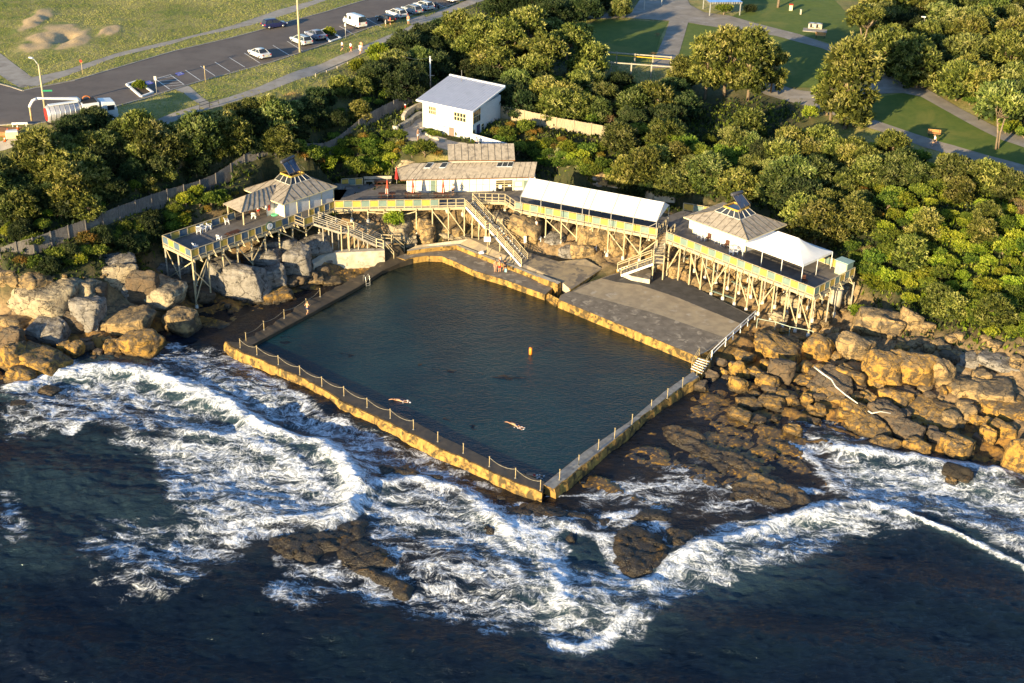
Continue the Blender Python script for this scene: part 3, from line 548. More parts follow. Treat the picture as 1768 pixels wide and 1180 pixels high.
strip('pool_walkway',[(432,598),(530,545),(620,495),(660,468),(690,455),(712,447)],[(418,592),(484,550),(531,520),(605,484),(644,461),(666,445)],[.95,.95,.95,1.,1.15,1.3],-1.,m_wetc,m_wetc,'brown walkway along the land side of the pool with the bather standing on it','walkway',.22,.05,5)
strip('pool_walkway',[(700,449),(709,446),(736,442),(763,443),(785,452),(821,469),(875,485),(941,509)],[(672,441),(703,438),(745,434),(790,430),(812,438),(853,453),(900,472),(955,497)],1.38,-.6,m_gold,m_conc,'curved raised walkway with yellow face below the middle boardwalk','walkway',.02,0,6)
strip('low_parapet',[(703,434),(745,428),(788,424),(812,434),(853,450),(900,467),(929,479)],[(703,431.5),(745,425.5),(789,421),(815,431),(856,447),(903,464),(932,476)],1.95,.3,m_gold,m_palec,'low yellow parapet behind the curved walkway','wall',.01,0,7)
strip('low_parapet',[(929,478),(963,491)],[(934,474),(969,487)],2.2,.3,m_gold,m_palec,'short taller end of parapet above the broad pool steps','wall',.01,0,8)
def slab_thing(name,pts,t,mt,label,cat,mtop=None):
    ps=[P(x,y,z) for x,y,z in pts]; r=MB((ps[0].x,ps[0].y,ps[0].z)); r.slab(ps,t); o=r.build(name,mt,None,ps[0]); tag(o,label,cat)
    if mtop:
        c=sum(ps,Vector())/len(ps); q=[c+(p-c)*.995+Vector((0,0,.012)) for p in ps]
        e=MB(ps[0]); e.add(q,[tuple(range(len(q)))]); e=e.build('slab_top',mtop,o)
        if e.data.polygons[0].normal.z<0: e.data.flip_normals()
    return o
def TZ(x,y):
    z=1.8
    for _ in range(3):
        p=P(x,y,z); a=P(964,517.5,1.7);b=P(1204,616,1.7); d=((b.x-a.x)*(p.y-a.y)-(b.y-a.y)*(p.x-a.x))/math.hypot(b.x-a.x,b.y-a.y); z=1.7+.012*d
    return (x,y,z)
slab_thing('concrete_terrace',[TZ(*q) for q in ((964,517.5),(1204,616),(1228,604),(1302,547),(1230,512),(1150,470),(1068,470),(1010,490),(985,502),(968,510))],2.6,m_gold,'broad brown concrete sunbathing terrace beside the pool below the right deck','terrace',m_conc)
# a darker and a lighter colour band on the terrace
def sheet(name,pts,mt,label=None,cat=None,kind=None,dz=.0):
    ps=[P(*p) for p in pts]; o0=ps[0]; mb=MB(o0); mb.add([p+Vector((0,0,dz)) for p in ps],[tuple(range(len(ps)))]); o=mb.build(name,mt,None,o0)
    if o.data.polygons[0].normal.z<0: o.data.flip_normals()
    return tag(o,label,cat,None,kind)
terr=bpy.data.objects['concrete_terrace']
m_slabd=mat('dark_slab',(.085,.08,.075),(.06,.056,.052),.8,.85,.3,(.17,.16,.14),.6,(.6,.72))
m_slabl=mat('tan_slab',(.37,.30,.20),(.28,.225,.155),.7,.85,.3,(.40,.35,.28),.6,(.56,.68))
for pts,mm in (([(985,503,1.745),(1025,478,1.885),(1300,546,1.87),(1240,592,1.80)],None),):
    pass
def band(pts,mm,dz):
    o=sheet('slab_band',pts,mm,dz=dz); o.parent=terr; o.location=o.location-terr.location; return o
band([TZ(*q) for q in ((1040,480.5),(1075,471),(1150,471),(1230,513),(1299,548),(1284,561),(1170,514),(1105,492),(1063,487))],m_slabd,.018)
band([TZ(*q) for q in ((990,504),(1038,481),(1063,487.5),(1105,492.6),(1170,514.6),(1284,561.5),(1254,584),(1130,541))],m_slabl,.018)
# floor of the middle area
slab_thing('concrete_terrace',[(706,431,1.8),(790,421,1.85),(853,446,1.9),(929,474,1.95),(968,486,2.0),(985,500,1.9),(1040,464,2.2),(1010,447,2.6),(965,452,2.3),(900,432,2.4),(862,410,2.7),(810,412,2.6),(720,424,2.2)],1.2,m_palec,'worn ochre concrete apron at the foot of the long staircase','terrace',mat('ochre_apron',(.33,.26,.16),(.22,.18,.13),.9,.85,.4,(.13,.115,.1),.5,(.5,.6)))
slab_thing('concrete_terrace',[(1074,470,2.5),(1090,477,2.5),(1122,483,2.5),(1125,468,2.5),(1108,458,2.5),(1080,462,2.5)],.62,m_palec,'small raised grey terrace with pale curved edge under the right stair','terrace',m_conc)
o=slab_thing('terrace_step',[(1042,460,2.3),(1068,466,2.3),(1068,461,2.3),(1046,455,2.3)],.5,m_gold,'short yellow block step at the left foot of the right stair','step',m_conc)
# joint edge line
slab_thing('kerb_step',[(985,501,2.02),(1042,463,2.25),(1043,460,2.25),(983,497,2.02)],.3,m_gold,'long ochre kerb step crossing the terrace','step',m_conc)
slab_thing('retaining_wall',[(541,457,2.2),(560,444,2.6),(576,437,2.9),(664,433,2.9),(664,429,2.9),(600,430,2.9),(560,436,2.8),(538,450,2.4)],2.4,m_palec,'whitish stained retaining wall below the left staircase','wall')
# steps
def steps(name,tl,tr,bl,br,n,mt,label,edge=None,base=.0,noseface=True):
    """solid stair between two top points and two bottom points (world)"""
    r=empty(name,bl,0,label,'steps'); mb=MB(r.location); ed=MB(r.location)
    for k in range(n):
        t0=k/n;t1=(k+1)/n; z=tl.z+(bl.z-tl.z)*(k+.5)/n
        a=tl.lerp(bl,t0);b=tr.lerp(br,t0);c=tr.lerp(br,t1);d=tl.lerp(bl,t1)
        mb.prism([(a.x,a.y),(b.x,b.y),(c.x,c.y),(d.x,d.y)],bl.z-base,z)
        if edge:
            o=(d-a); o.z=0; o=o.normalized(); ed.bar((d.x,d.y,z-.02)+Vector((0,0,0)) if False else Vector((d.x,d.y,z-.015))-o*.03,Vector((c.x,c.y,z-.015))-o*.03,.12,.06)
    mb.build('steps_body',mt,r)
    if edge: ed.build('step_nosing',edge,r)
    return r
m_white=mat('white_paint',(.80,.79,.76),(.70,.69,.66),2.,.6,.1)
steps('pool_steps',P(1206,616,1.7),P(1228,622,1.7),P(1193,637,1.0),P(1212,646,1.0),6,m_gold,'short steps with white painted edges at the right corner of the pool',m_white,2)
steps('pool_steps',P(948,506,1.6),P(966,515,1.6),P(939,516,.5),P(959,531,.5),5,m_gold,'broad weedy golden steps going down into the pool water',None,1.5)
steps('stone_steps',P(660,429,2.9),P(688,424,2.9),P(672,450,1.2),P(700,441,1.2),8,m_wetc,'dark stone steps at the bottom of the left staircase',None,1)
# chain fences
m_post=mat('post_paint',(.48,.38,.20),(.38,.29,.15),3,.6,.1); m_chain=mat('chain',(.5,.45,.35),(.35,.3,.2),5,.6,.1)
def chain_post(px,z,h,label,group):
    b=P(px[0],px[1],z); r=empty('chain_post',b,0,label,'post',group); mb=MB(); mb.tube([(0,0,0),(0,0,h)],.038,8); mb.build('post_shaft',m_post,r)
    c=MB(); c.tube([(0,0,h),(0,0,h+.06)],.075,8); c.build('post_cap',m_post,r); mb=MB(); mb.tube([(0,0,0),(0,0,.05)],.12,8); mb.build('post_base',m_greyc,r); return b+Vector((0,0,h*.93))
def chain(a,b,sag,label,group):
    n=10; pts=[a.lerp(b,i/n)-Vector((0,0,sag*4*(i/n)*(1-i/n))) for i in range(n+1)]; mb=MB(a); mb.tube(pts,.016,5); tag(mb.build('chain',m_chain,None,a),label,'chain',group)
ORD='first second third fourth fifth sixth seventh eighth ninth tenth eleventh twelfth thirteenth fourteenth fifteenth sixteenth seventeenth eighteenth nineteenth twentieth'.split()
def od(i):
    if i<20: return ORD[i]
    i+=1; return '%d%s'%(i,{1:'st',2:'nd',3:'rd'}.get(i%10,'th') if i%100 not in(11,12,13) else 'th')
sw=[(415,601),(444,613),(481,630),(518,648),(556,667),(594,684),(634,704),(674,723),(714,742),(756,763),(800,783),(845,806),(890,826),(933,847)]
tp=[chain_post(p,1.0,1.15,'thin post of the sea wall chain fence, %s from the left'%od(i),'sea wall chain posts') for i,p in enumerate(sw)]
for i in range(13):
    if i not in (8,9,10): chain(tp[i],tp[i+1],.38,'sagging chain between the %s and %s posts on the golden sea wall'%(od(i),od(i+1)),'sea wall chains')
se=[(966,829),(999,804),(1033,777),(1061,757),(1091,733),(1124,708),(1152,688),(1178,669),(1203,649)]
for i,p in enumerate(se): chain_post(p,1.02,1.2,'bare post on the pale grey right sea wall, %s from the sea corner'%od(i),'right sea wall posts')
nw=[(425,590),(456,570),(491,550),(529,531),(553,513)]
tp=[chain_post(p,.95,1.15,'post on the brown land side walkway, %s from the sea'%od(i),'walkway chain posts') for i,p in enumerate(nw)]
for i in range(4): chain(tp[i],tp[i+1],.3,'chain between the %s and %s posts of the land side walkway'%(od(i),od(i+1)),'walkway chains')
# pool ladder
def ladder(px,z,ang,label):
    b=P(px[0],px[1],z); r=empty('pool_ladder',b,ang,label,'ladder')
    for s in(-.3,.3):
        mb=MB(); mb.tube([(s,-.5,0),(s,-.42,.75),(s,-.2,.95),(s,.05,.8),(s,.2,0),(s,.2,-.9)],.03,6); mb.build('handrail',mat('steel',(.7,.68,.62),(.6,.58,.5),3,.3,0,metal=.6),r)
    for k in range(3): mb=MB(); mb.box((0,.2,-.15-.28*k),(.6,.08,.04)); mb.build('rung',MT['steel'],r)
ladder((634,487),1.0,R(-140),'small steel pool ladder on the land side walkway')
# white railing down the terrace end
def railing(name,pts,h,mt,label,n_r=2,sp=2.0,t=.07,postz=None,cat='railing',group=None,posts=None):
    r=empty(name,pts[0],0,label,cat,group); o=Vector(pts[0]); tot=0
    for a,b in zip(pts[:-1],pts[1:]):
        a=Vector(a);b=Vector(b); n=max(1,round((b-a).length/sp))
        for k in range(n+(1 if (b-Vector(pts[-1])).length<1e-6 else 0)):
            p=a.lerp(b,k/n); mb=MB(o); mb.bar(p-Vector((0,0,.05)),p+Vector((0,0,h)),t,t,(1,0,0)); mb.build('railing_post',mt,r); tot+=1
        for k in range(n_r):
            z=h*(1-k/ (n_r+.3))+.02; mb=MB(o); mb.bar(a+Vector((0,0,z)),b+Vector((0,0,z)),t*.8,t*1.1); mb.build('rail',mt,r)
    return r
railing('white_railing',[P(1228,621,1.0),P(1252,598,1.7),P(1303,552,1.86)],1.15,m_white,'bright white two-rail railing along the right end of the terrace',2,2.3,.1)
for q,z in (((1206,606),(1193,634)),((1230,607),(1212,641))):
    mb_=None
railing('stair_handrail',[P(1207,614,1.7),P(1194,635,1.0)],1.0,m_post,'left metal handrail of the white-edged pool steps',2,1.5,.05)
railing('stair_handrail',[P(1227,618,1.7),P(1212,644,1.0)],1.0,m_post,'right metal handrail of the white-edged pool steps',2,1.5,.05)
# green landing net and fence at right of terrace
railing('pipe_fence',[P(1306,566,1.9),P(1337,572,1.7),P(1362,580,1.6),P(1402,588,1.5)],1.2,mat('green_pipe',(.45,.52,.42),(.35,.42,.33),3,.5,0),'thin pale green pipe fence on the rocks at the right end of the terrace',1,2.3,.06)
# buoy and little things in the pool
b=P(916,612,.55); r=empty('marker_buoy',b,0,'orange cylinder marker buoy floating in the middle of the pool','buoy'); mb=MB(); mb.tube([(0,0,-.2),(0,0,.8),(0,0,.9)],[.2,.2,.12],12); mb.build('buoy_body',mat('orange_plastic',(.75,.25,.03),(.6,.18,.02),2,.5,0),r); mb=MB(); mb.tube([(0,0,.9),(0,0,1.05)],.05,8); mb.build('buoy_top',mat('dark_rubber',(.03,.03,.03)),r)
# ---------------------------------------------------------------- timber decks on posts
m_deck=mat('grey_deck_boards',(.17,.155,.145),(.13,.118,.108),1.,.85,.15,(.22,.19,.16),.4,(.55,.7),sc=(1,1,1))
m_timb=mat('cream_timber',(.50,.42,.26),(.40,.33,.20),2.,.75,.15,(.33,.27,.18),.9,(.55,.7))
m_gtimb=mat('grey_timber',(.40,.36,.29),(.30,.27,.21),2.,.8,.2,(.2,.17,.12),.9,(.55,.7))
m_yel=mat('yellow_panel',(.50,.34,.07),(.44,.30,.06),1.2,.7,.05); m_teal=mat('teal_panel',(.17,.235,.20),(.14,.20,.175),1.2,.7,.05); m_teal_sh=mat('shaded_teal_panel',(.085,.13,.18),(.07,.11,.155),1.2,.7,.05)  # third panel is teal with left-deck shade put into its colour
m_foot=mat('white_footing',(.66,.62,.54),(.5,.46,.38),2.,.8,.2)
DZ=7.0
def deckboards(name,px,root,z=DZ,t=.35):
    ps=[P(x,y,z) for x,y in px]; mb=MB(root.location); mb.prism([(p.x,p.y) for p in ps],z-.14,z); mb.build('deck_floor',m_deck,root)
    mb=MB(root.location)
    for a,b in zip(ps,ps[1:]+ps[:1]): mb.bar(a-Vector((0,0,.32)),b-Vector((0,0,.32)),.12,.34)
    mb.build('edge_beam',m_timb,root); return ps
def balustrade(root,a,b,label,ncell,first='y',z=DZ,h=1.05,open_=(),group='deck balustrades',flip=1,out=True):
    """panelled railing from a to b; a thing of its own"""
    a=Vector(a);b=Vector(b); r=root; o=Vector(root.location)
    d=(b-a).normalized(); nn=Vector((d.y,-d.x,0))*flip; L=(b-a).length
    for i in range(ncell+1):
        p=a.lerp(b,i/ncell); mb=MB(o); mb.bar(p+Vector((0,0,-.38)),p+Vector((0,0,h)),.09,.1,d)
        mb.build('railing_post',m_timb,r)
    mb=MB(o); mb.bar(a+Vector((0,0,h+.03)),b+Vector((0,0,h+.03)),.13,.05); mb.bar(a+Vector((0,0,.1)),b+Vector((0,0,.1)),.07,.09); mb.build('top_rail',m_timb,r)
    for i in range(ncell):
        p=a.lerp(b,i/ncell)+d*.07;q=a.lerp(b,(i+1)/ncell)-d*.07
        if i in open_:
            mb=MB(o); mb.bar(p+Vector((0,0,.5)),q+Vector((0,0,.5)),.04,.06); mb.build('mid_rail',m_timb,r); continue
        yel=(i%2==0)==(first=='y'); mb=MB(o); mb.bar(p+Vector((0,0,.56)),q+Vector((0,0,.56)),.03,.80); mb.build('infill_panel',m_yel if yel else (m_teal_sh if root.name=='timber_deck' and o.x<-30 else m_teal),r)
PK={}
def posts_under(root,a,b,n,rows,z=DZ,brace=True,inset=.25,vdir=None,off=.0,w=.17,lab=''):
    a=Vector(a);b=Vector(b);o=Vector(root.location); d=(b-a).normalized(); v=Vector((-d.y,d.x,0)) if vdir is None else vdir
    T={}
    for j,rw in enumerate(rows):
        for i in range(n+1):
            p=a.lerp(b,(i+off*(j%2))/n)+v*(inset+rw); g=H(p.x,p.y)
            if g>z-.9: continue
            g=max(g,-.4); mb=MB(o); mb.bar((p.x,p.y,g-.1),(p.x,p.y,z-.45),w,w,(1,0,0)); mb.build('deck_post',m_timb if j==0 else m_gtimb,root)
            mb=MB(o); mb.tube([(p.x,p.y,g-.4),(p.x,p.y,g+.42)],[.26,.2],8); mb.build('post_footing',m_foot,root); T[i,j]=(p,g)
    if brace:
        for i in range(n):
            if (i,0) in T and (i+1,0) in T and i%2==0 or i%4==3 and (i,0) in T and (i+1,0) in T:
                p,g=T[i,0];q,g2=T[i+1,0]; up=i%4<2; e=nd=-v*.14
                s=Vector((p.x,p.y,z-.7)) if not up else Vector((p.x,p.y,max(g,g2)+1.2)); t=Vector((q.x,q.y,max(g,g2)+1.2)) if not up else Vector((q.x,q.y,z-.7))
                mb=MB(o); mb.bar(s+e,t+e,.06,.13); mb.build('diagonal_brace',m_timb,root)
    # cross beams under floor
    for j,rw in enumerate(rows):
        mb=MB(o); p=a+v*(inset+rw);q=b+v*(inset+rw); mb.bar(Vector((p.x,p.y,z-.36)),Vector((q.x,q.y,z-.36)),.12,.28); mb.build('floor_beam',m_gtimb,root)
    for i in range(n+1):
        p=a.lerp(b,i/n)+v*.1;q=p+v*(rows[-1]+.5); mb=MB(o); mb.bar(Vector((p.x,p.y,z-.36))-v*.35,Vector((q.x,q.y,z-.36)),.1,.26); mb.build('floor_joist',m_timb,root)
    return T
def struts(root,a,b,n,z=DZ,skip=()):
    """raking struts that stiffen railing posts"""
    a=Vector(a);b=Vector(b);d=(b-a).normalized();nn=Vector((d.y,-d.x,0))
    for i in range(1,n,2):
        p=a.lerp(b,i/n); mb=MB(root.location); mb.bar(p+nn*.08+Vector((0,0,.1)),p+nn*.62+Vector((0,0,-.62)),.06,.1); mb.bar(p+Vector((0,0,-.5)),p+nn*.75+Vector((0,0,-.6)),.08,.1); mb.build('railing_strut',m_timb,root)
def PD(x,y,z=DZ): return P(x,y,z)
# left deck
LA,LB,LC=PD(331,446),PD(284,420),PD(578,360)
ld=empty('timber_deck',LA,0,'long left timber deck on tall stilts ending above the tidal rocks','deck')
du=(LC-LA).normalized(); dv=Vector((-du.y,du.x,0))
def LU(u,v,z=DZ): p=LA+du*u+dv*v; return Vector((p.x,p.y,z))
mb=MB(ld.location); mb.prism([tuple(LU(*q)[:2]) for q in ((0,0),(23.4,0),(30,4.5),(29,9.5),(13,9.5),(11.4,6.3),(.3,6.3))],DZ-.14,DZ); mb.build('deck_floor',m_deck,ld)
mb=MB(ld.location)
for p,q in ((LU(0,0),LU(23.4,0)),(LU(.3,6.3),LU(0,0)),(LU(.3,6.3),LU(11.4,6.3))): mb.bar(p-Vector((0,0,.3)),q-Vector((0,0,.3)),.12,.3)
mb.build('edge_beam',m_timb,ld)
balustrade(ld,LU(0,0),LU(17.6,0),'',16,'y'); balustrade(ld,LU(.3,6.3),LU(0,0),'',5,'t'); balustrade(ld,LU(11.6,6.3),LU(.3,6.3),'',9,'t'); balustrade(ld,LU(18.9,0),LU(23.4,0),'',5,'y')
balustrade(ld,LU(16.4,-1.9),LU(18.5,-1.9),'',1,'y'); mb=MB(ld.location); mb.prism([tuple(LU(*q)[:2]) for q in ((16.3,-2),(18.9,-2),(18.9,0),(16.3,0))],DZ-.13,DZ-.012); mb.build('landing_floor',m_deck,ld)
balustrade(ld,LU(16.4,0),LU(16.4,-1.9),'',1,'y',open_=(0,))
struts(ld,LU(0,0),LU(17.6,0),16)
posts_under(ld,LU(.2,0),LU(23,0),10,(0,2.9,5.6),w=.17,off=0)
# extra x bracing at end
for s,e in (((.3,.2,6.4),(.3,5.8,2.5)),((.3,5.8,6.4),(.3,3,2.5)),((.2,.1,3.0),(2.4,.1,6.3)),((2.4,.1,2.2),(.2,.1,5.2)),((4.8,.1,2.5),(2.4,.1,5.6)),((.3,.2,2.),(2.5,3.,4.8))):
    mb=MB(ld.location); mb.bar(LU(*s),LU(*e),.08,.12); mb.build('cross_brace',m_timb,ld)
# middle deck
md=empty('timber_deck',LC,0,'middle timber deck with yellow and teal panels in front of the kiosk','deck')
mpx=[(578.5,360),(802,356),(803,351),(816,346),(872,348),(888,358),(930,330),(930,322),(690,318),(600,318),(560,330)]
deckboards('f',mpx,md)
MA,MBp=PD(578.5,360),PD(802,356)
balustrade(md,MA,MBp,'',15,'y',open_=(12,13,14))
M2=[PD(816,346),PD(872,348),PD(889,360)]
balustrade(md,M2[0],M2[1],'',5,'y',open_=range(9)); balustrade(md,M2[1],M2[2],'',2,'y',open_=range(9))
posts_under(md,MA,MBp,8,(0,3.0),w=.15); posts_under(md,M2[0],M2[1],2,(0.2,),w=.15,brace=False); struts(md,M2[1],M2[2],3)
# tent deck
td=empty('timber_deck',PD(889,361),0,'sloping-view timber deck under the long white awning','deck')
TA,TB=PD(889,361),PD(1134,408); tu=(TB-TA).normalized(); tv=Vector((-tu.y,tu.x,0))
def TU(u,v,z=DZ): p=TA+tu*u+tv*v; return Vector((p.x,p.y,z))
mb=MB(td.location); mb.prism([tuple(TU(*q)[:2]) for q in ((0,0),(20.4,0),(20.4,4.3),(22.6,6.6),(0,8.5),(-2.6,5.5))],DZ-.14,DZ-.01); mb.build('deck_floor',m_deck,td); mb=MB(td.location); mb.bar(TA-Vector((0,0,.3)),TB-Vector((0,0,.3)),.12,.34); mb.build('edge_beam',m_timb,td)
balustrade(td,TA,TB,'',18,'t'); balustrade(td,TB,TU(20.4,3.5),'',3,'y',open_=range(9)); struts(td,TA,TB,18)
posts_under(td,TA,TB,9,(0,3.6),w=.15)
# right deck
RA,RB=PD(1151,414),PD(1405,512); ru=(RB-RA).normalized(); rv=Vector((-ru.y,ru.x,0))
def RU(u,v,z=DZ): p=RA+ru*u+rv*v; return Vector((p.x,p.y,z))
rd=empty('timber_deck',RA,0,'right timber deck on many stilts carrying the pavilion and marquee','deck')
mb=MB(rd.location); mb.prism([tuple(RU(*q)[:2]) for q in ((0,0),(22.9,0),(22.4,9.0),(11,11.5),(-1,11.5),(-5.3,9.6),(-5.3,4.6),(-1.2,3.2))],DZ-.14,DZ); mb.build('deck_floor',m_deck,rd)
mb=MB(rd.location)
for p,q in ((RU(0,0),RU(22.9,0)),(RU(22.9,0),RU(22.4,9))): mb.bar(p-Vector((0,0,.3)),q-Vector((0,0,.3)),.12,.34)
mb.build('edge_beam',m_timb,rd)
balustrade(rd,RA,RB,'',20,'t'); balustrade(rd,RB,RU(22.5,8.9),'',8,'t'); balustrade(rd,RU(-1.2,3.0),RA,'',2,'y',open_=range(9)); struts(rd,RA,RB,20); struts(rd,RB,RU(22.5,8.9),8)
balustrade(rd,RU(20.3,9.0),RU(13.5,9.4),'',6,'y',flip=-1); balustrade(rd,RU(-1.5,11.4),RU(-5.3,9.7),'',3,'y')
posts_under(rd,RU(.3,0),RU(22.6,0),12,(0,2.6,5.2,7.8),w=.15,off=.3)
# cylinder tank under the end
p=RU(21.3,7.6); mb=MB((p.x,p.y,3)); mb.tube([(p.x,p.y,2.6),(p.x,p.y,5.6)],.75,14); tag(mb.build('water_tank',m_palec,None,(p.x,p.y,3)),'pale upright cylinder tank under the right end of the right deck','tank')
# benches / pipes below right deck
for (a,b,lb) in (((1225,508),(1270,524),'left teal bench rail on the rocks under the right deck'),((1179,450),(1237,476),'rear teal bench rail under the right deck'),((1262,492),(1313,518),'rightmost teal bench rail under the right deck')):
    A=G(*a)+Vector((0,0,.55));B=G(*b)+Vector((0,0,.55)); r=empty('bench_rail',A,0,lb,'bench rail'); mb=MB(A); mb.bar(A,B,.28,.08); mb.build('rail_board',m_teal,r)
    for t in(.1,.5,.9): mb=MB(A); p=A.lerp(B,t); mb.bar(p,p-Vector((0,0,.7)),.1); mb.build('rail_leg',m_gtimb,r)
# ---------------------------------------------------------------- timber stairs
def stair(tl,tr,bl,br,label,n=None,mt=None,rails=(1,1),h=1.0,legs=2,name='timber_stair',nr=3,group=None):
    mt=mt or m_timb; r=empty(name,bl,0,label,'stairs',group); o=Vector(bl); n=n or max(3,round(abs(tl.z-bl.z)/.18)); tm=MB(o)
    for k in range(n):
        t=(k+.5)/n; a=tl.lerp(bl,t);b=tr.lerp(br,t); d=(bl-tl);d.z=0;d.normalize(); tm.bar(a,b,.27,.05)
    tm.build('treads',m_gtimb,r)
    for s,(a,b) in enumerate(((tl,bl),(tr,br))):
        mb=MB(o); mb.bar(a-Vector((0,0,.12)),b-Vector((0,0,.12)),.07,.3); mb.build('stringer',m_white if mt is m_timb else mt,r)
        if rails[s]:
            L=(b-a).length; k=max(2,round(L/1.9))
            for i in range(k+1):
                p=a.lerp(b,i/k); mb=MB(o); mb.bar(p-Vector((0,0,.15)),p+Vector((0,0,h)),.09,.09,(1,0,0)); mb.build('baluster_post',mt,r)
            for j in range(nr): 
                z=h-.3*j; mb=MB(o); mb.bar(a+Vector((0,0,z)),b+Vector((0,0,z)),.06,.09); mb.build('handrail',mt,r)
    for i in range(1,legs+1):
        t=i/(legs+1.)
        for a,b in((tl,bl),(tr,br)):
            p=a.lerp(b,t); g=H(p.x,p.y)
            if p.z-g>.8: mb=MB(o); mb.bar(p-Vector((0,0,.2)),(p.x,p.y,g-.1),.13,.13,(1,0,0)); mb.build('stair_leg',mt,r)
    return r
def landing(pts,z,label,mt=None,rail=None):
    ps=[Vector((p.x,p.y,z)) for p in pts]; r=empty('stair_landing',ps[0],0,label,'landing'); mb=MB(ps[0]); mb.prism([(p.x,p.y) for p in ps],z-.12,z); mb.build('landing_floor',m_gtimb,r)
    for p in ps:
        g=H(p.x,p.y); mb=MB(ps[0]); mb.bar((p.x,p.y,z+1.0),(p.x,p.y,g-.1),.13,.13,(1,0,0)); mb.build('landing_post',m_timb,r)
    for i in (rail or ()):
        a,b=ps[i],ps[(i+1)%len(ps)]
        for zz in (.5,.98): mb=MB(ps[0]); mb.bar(a+Vector((0,0,zz)),b+Vector((0,0,zz)),.06,.09); mb.build('handrail',m_timb,r)
# centre stair: two flights
zt,zm,zb=6.95,4.7,2.15
cm1,cm2=P(838,393,zm),P(852,386,zm)
stair(P(804,357,zt),P(816,347,zt),cm1,cm2,'upper flight of the long white central staircase from the middle deck',rails=(1,1))
dl=(P(900,460,zb)-cm1); dl.z=0; dl.normalize()
c3,c4=cm1+dl*1.0,cm2+dl*1.0; landing([cm1,cm2,c4,c3],zm,'small landing halfway down the central staircase')
stair(c3,c4,P(900,459,zb),P(911,450,zb),'lower flight of the long white central staircase ending on the ochre apron',rails=(1,1))
# left stair
z1,z2=5.5,3.1
la1,la2=P(589,402,z1),P(600,396,z1)
stair(P(541,386,DZ-.05),P(550,378,DZ-.05),la1,la2,'upper grey flight of the left staircase leaving the left deck',mt=m_gtimb)
lb1,lb2=P(602,402,z1),P(611,396,z1); landing([la1,la2,lb2,lb1],z1,'upper landing of the left staircase',rail=(1,))
lc1,lc2=P(650,424,z2),P(659,417,z2); stair(lb1,lb2,lc1,lc2,'lower grey flight of the left staircase above the retaining wall',mt=m_gtimb)
ld1,ld2=P(662,427,z2),P(676,418,z2); landing([lc1,lc2,ld2,ld1],z2,'lower landing of the left staircase at the stone steps',rail=(3,1))
railing('stair_handrail',[P(664,428,2.9),P(680,447,1.3)],1.0,m_timb,'front cream handrail of the dark stone steps',2,2.5,.07)
railing('stair_handrail',[P(680,421,2.9),P(698,436,1.4)],1.0,m_timb,'rear cream handrail of the dark stone steps',2,2.5,.07)
# right stair
z3=4.3
r1,r2=P(1128,443,z3),P(1146,443,z3)
stair(P(1137,398,DZ-.05),P(1151,401,DZ-.05),r1,r2,'steep dark flight between the awning deck and the right deck',mt=m_gtimb,nr=2,n=15)
r3,r4=P(1128,453,z3),P(1146,454,z3); landing([r1,r2,r4,r3],z3,'landing of the right staircase on four tall posts',rail=(1,2))
stair(P(1125,444,z3),P(1128,455,z3),P(1066,466,2.4),P(1072,475,2.4),'pale lower flight of the right staircase running down to the left',legs=0,nr=2)
# ---------------------------------------------------------------- buildings
m_wwall=mat('white_weatherboard',(.72,.70,.67),(.65,.63,.60),1.2,.7,.1,sc=(1,1,6))
m_fibro=mat('weathered_roof_sheet',(.36,.31,.25),(.27,.235,.19),2.2,.9,.3,(.15,.13,.11),1.2,(.5,.7))
m_broof=mat('blue_grey_roof',(.40,.43,.52),(.36,.39,.48),1.,.6,.1,(.28,.30,.36),.3,(.6,.75))
m_glass=mat('dark_glass',(.03,.035,.04),None,rough=.08,spec=.6)
m_canvas=mat('white_canvas',(.74,.73,.70),(.67,.66,.63),.5,.6,.05)
m_panel=mat('solar_panel',(.045,.055,.10),(.03,.04,.08),2,.25,0,spec=.6)
m_dark=mat('dark_interior',(.03,.028,.025),(.02,.02,.02),1,.9,0)
m_cream=mat('cream_paint',(.66,.58,.36),(.60,.52,.30),2,.6,.05)
m_brown=mat('brown_timber',(.20,.10,.045),(.13,.065,.03),3,.7,.2)
def onplane(x,y,p0,n):
    d=ray(x,y); return CAM+d*((Vector(p0)-CAM).dot(n)/d.dot(n))
def rect_on(mb,x0,y0,x1,y1,p0,n,th,lift=.0,udir=None):
    """box standing proud of a wall, from two photo corners"""
    a=onplane(x0,y0,p0,n);b=onplane(x1,y1,p0,n); u=udir or Vector((n.y,-n.x,0)).normalized()
    if u.x<0: u=-u
    w=(b-a).dot(u); zt,zb=max(a.z,b.z),min(a.z,b.z); nn=-n if (CAM-Vector(p0)).dot(n)<0 else n
    ab=a-Vector((0,0,a.z)); p=[ab+nn*lift,ab+u*w+nn*lift,ab+u*w+nn*(lift+th),ab+nn*(lift+th)]
    mb.prism([(q.x,q.y) for q in p],zb,zt); return ab,u,w,zb,zt,nn
def window_on(root,x0,y0,x1,y1,p0,n,cols,rows,frame=None,pane=None):
    frame=frame or m_cream; pane=pane or m_glass; mb=MB(root.location); ab,u,w,zb,zt,nn=rect_on(mb,x0,y0,x1,y1,p0,n,.05,.0); wf=mb.build('window',frame,root)
    pm=MB(root.location)
    for i in range(cols):
        for j in range(rows):
            s=abs(w)/cols;h=(zt-zb)/rows; a=ab+u*(math.copysign(1,w)*(i*s+.06)); b=ab+u*(math.copysign(1,w)*((i+1)*s-.06)); q=[a+nn*.052,b+nn*.052,b+nn*.062,a+nn*.062]
            pm.prism([(k.x,k.y) for k in q],zb+j*h+.06,zb+(j+1)*h-.06)
    o=pm.build('pane',pane,wf); return wf
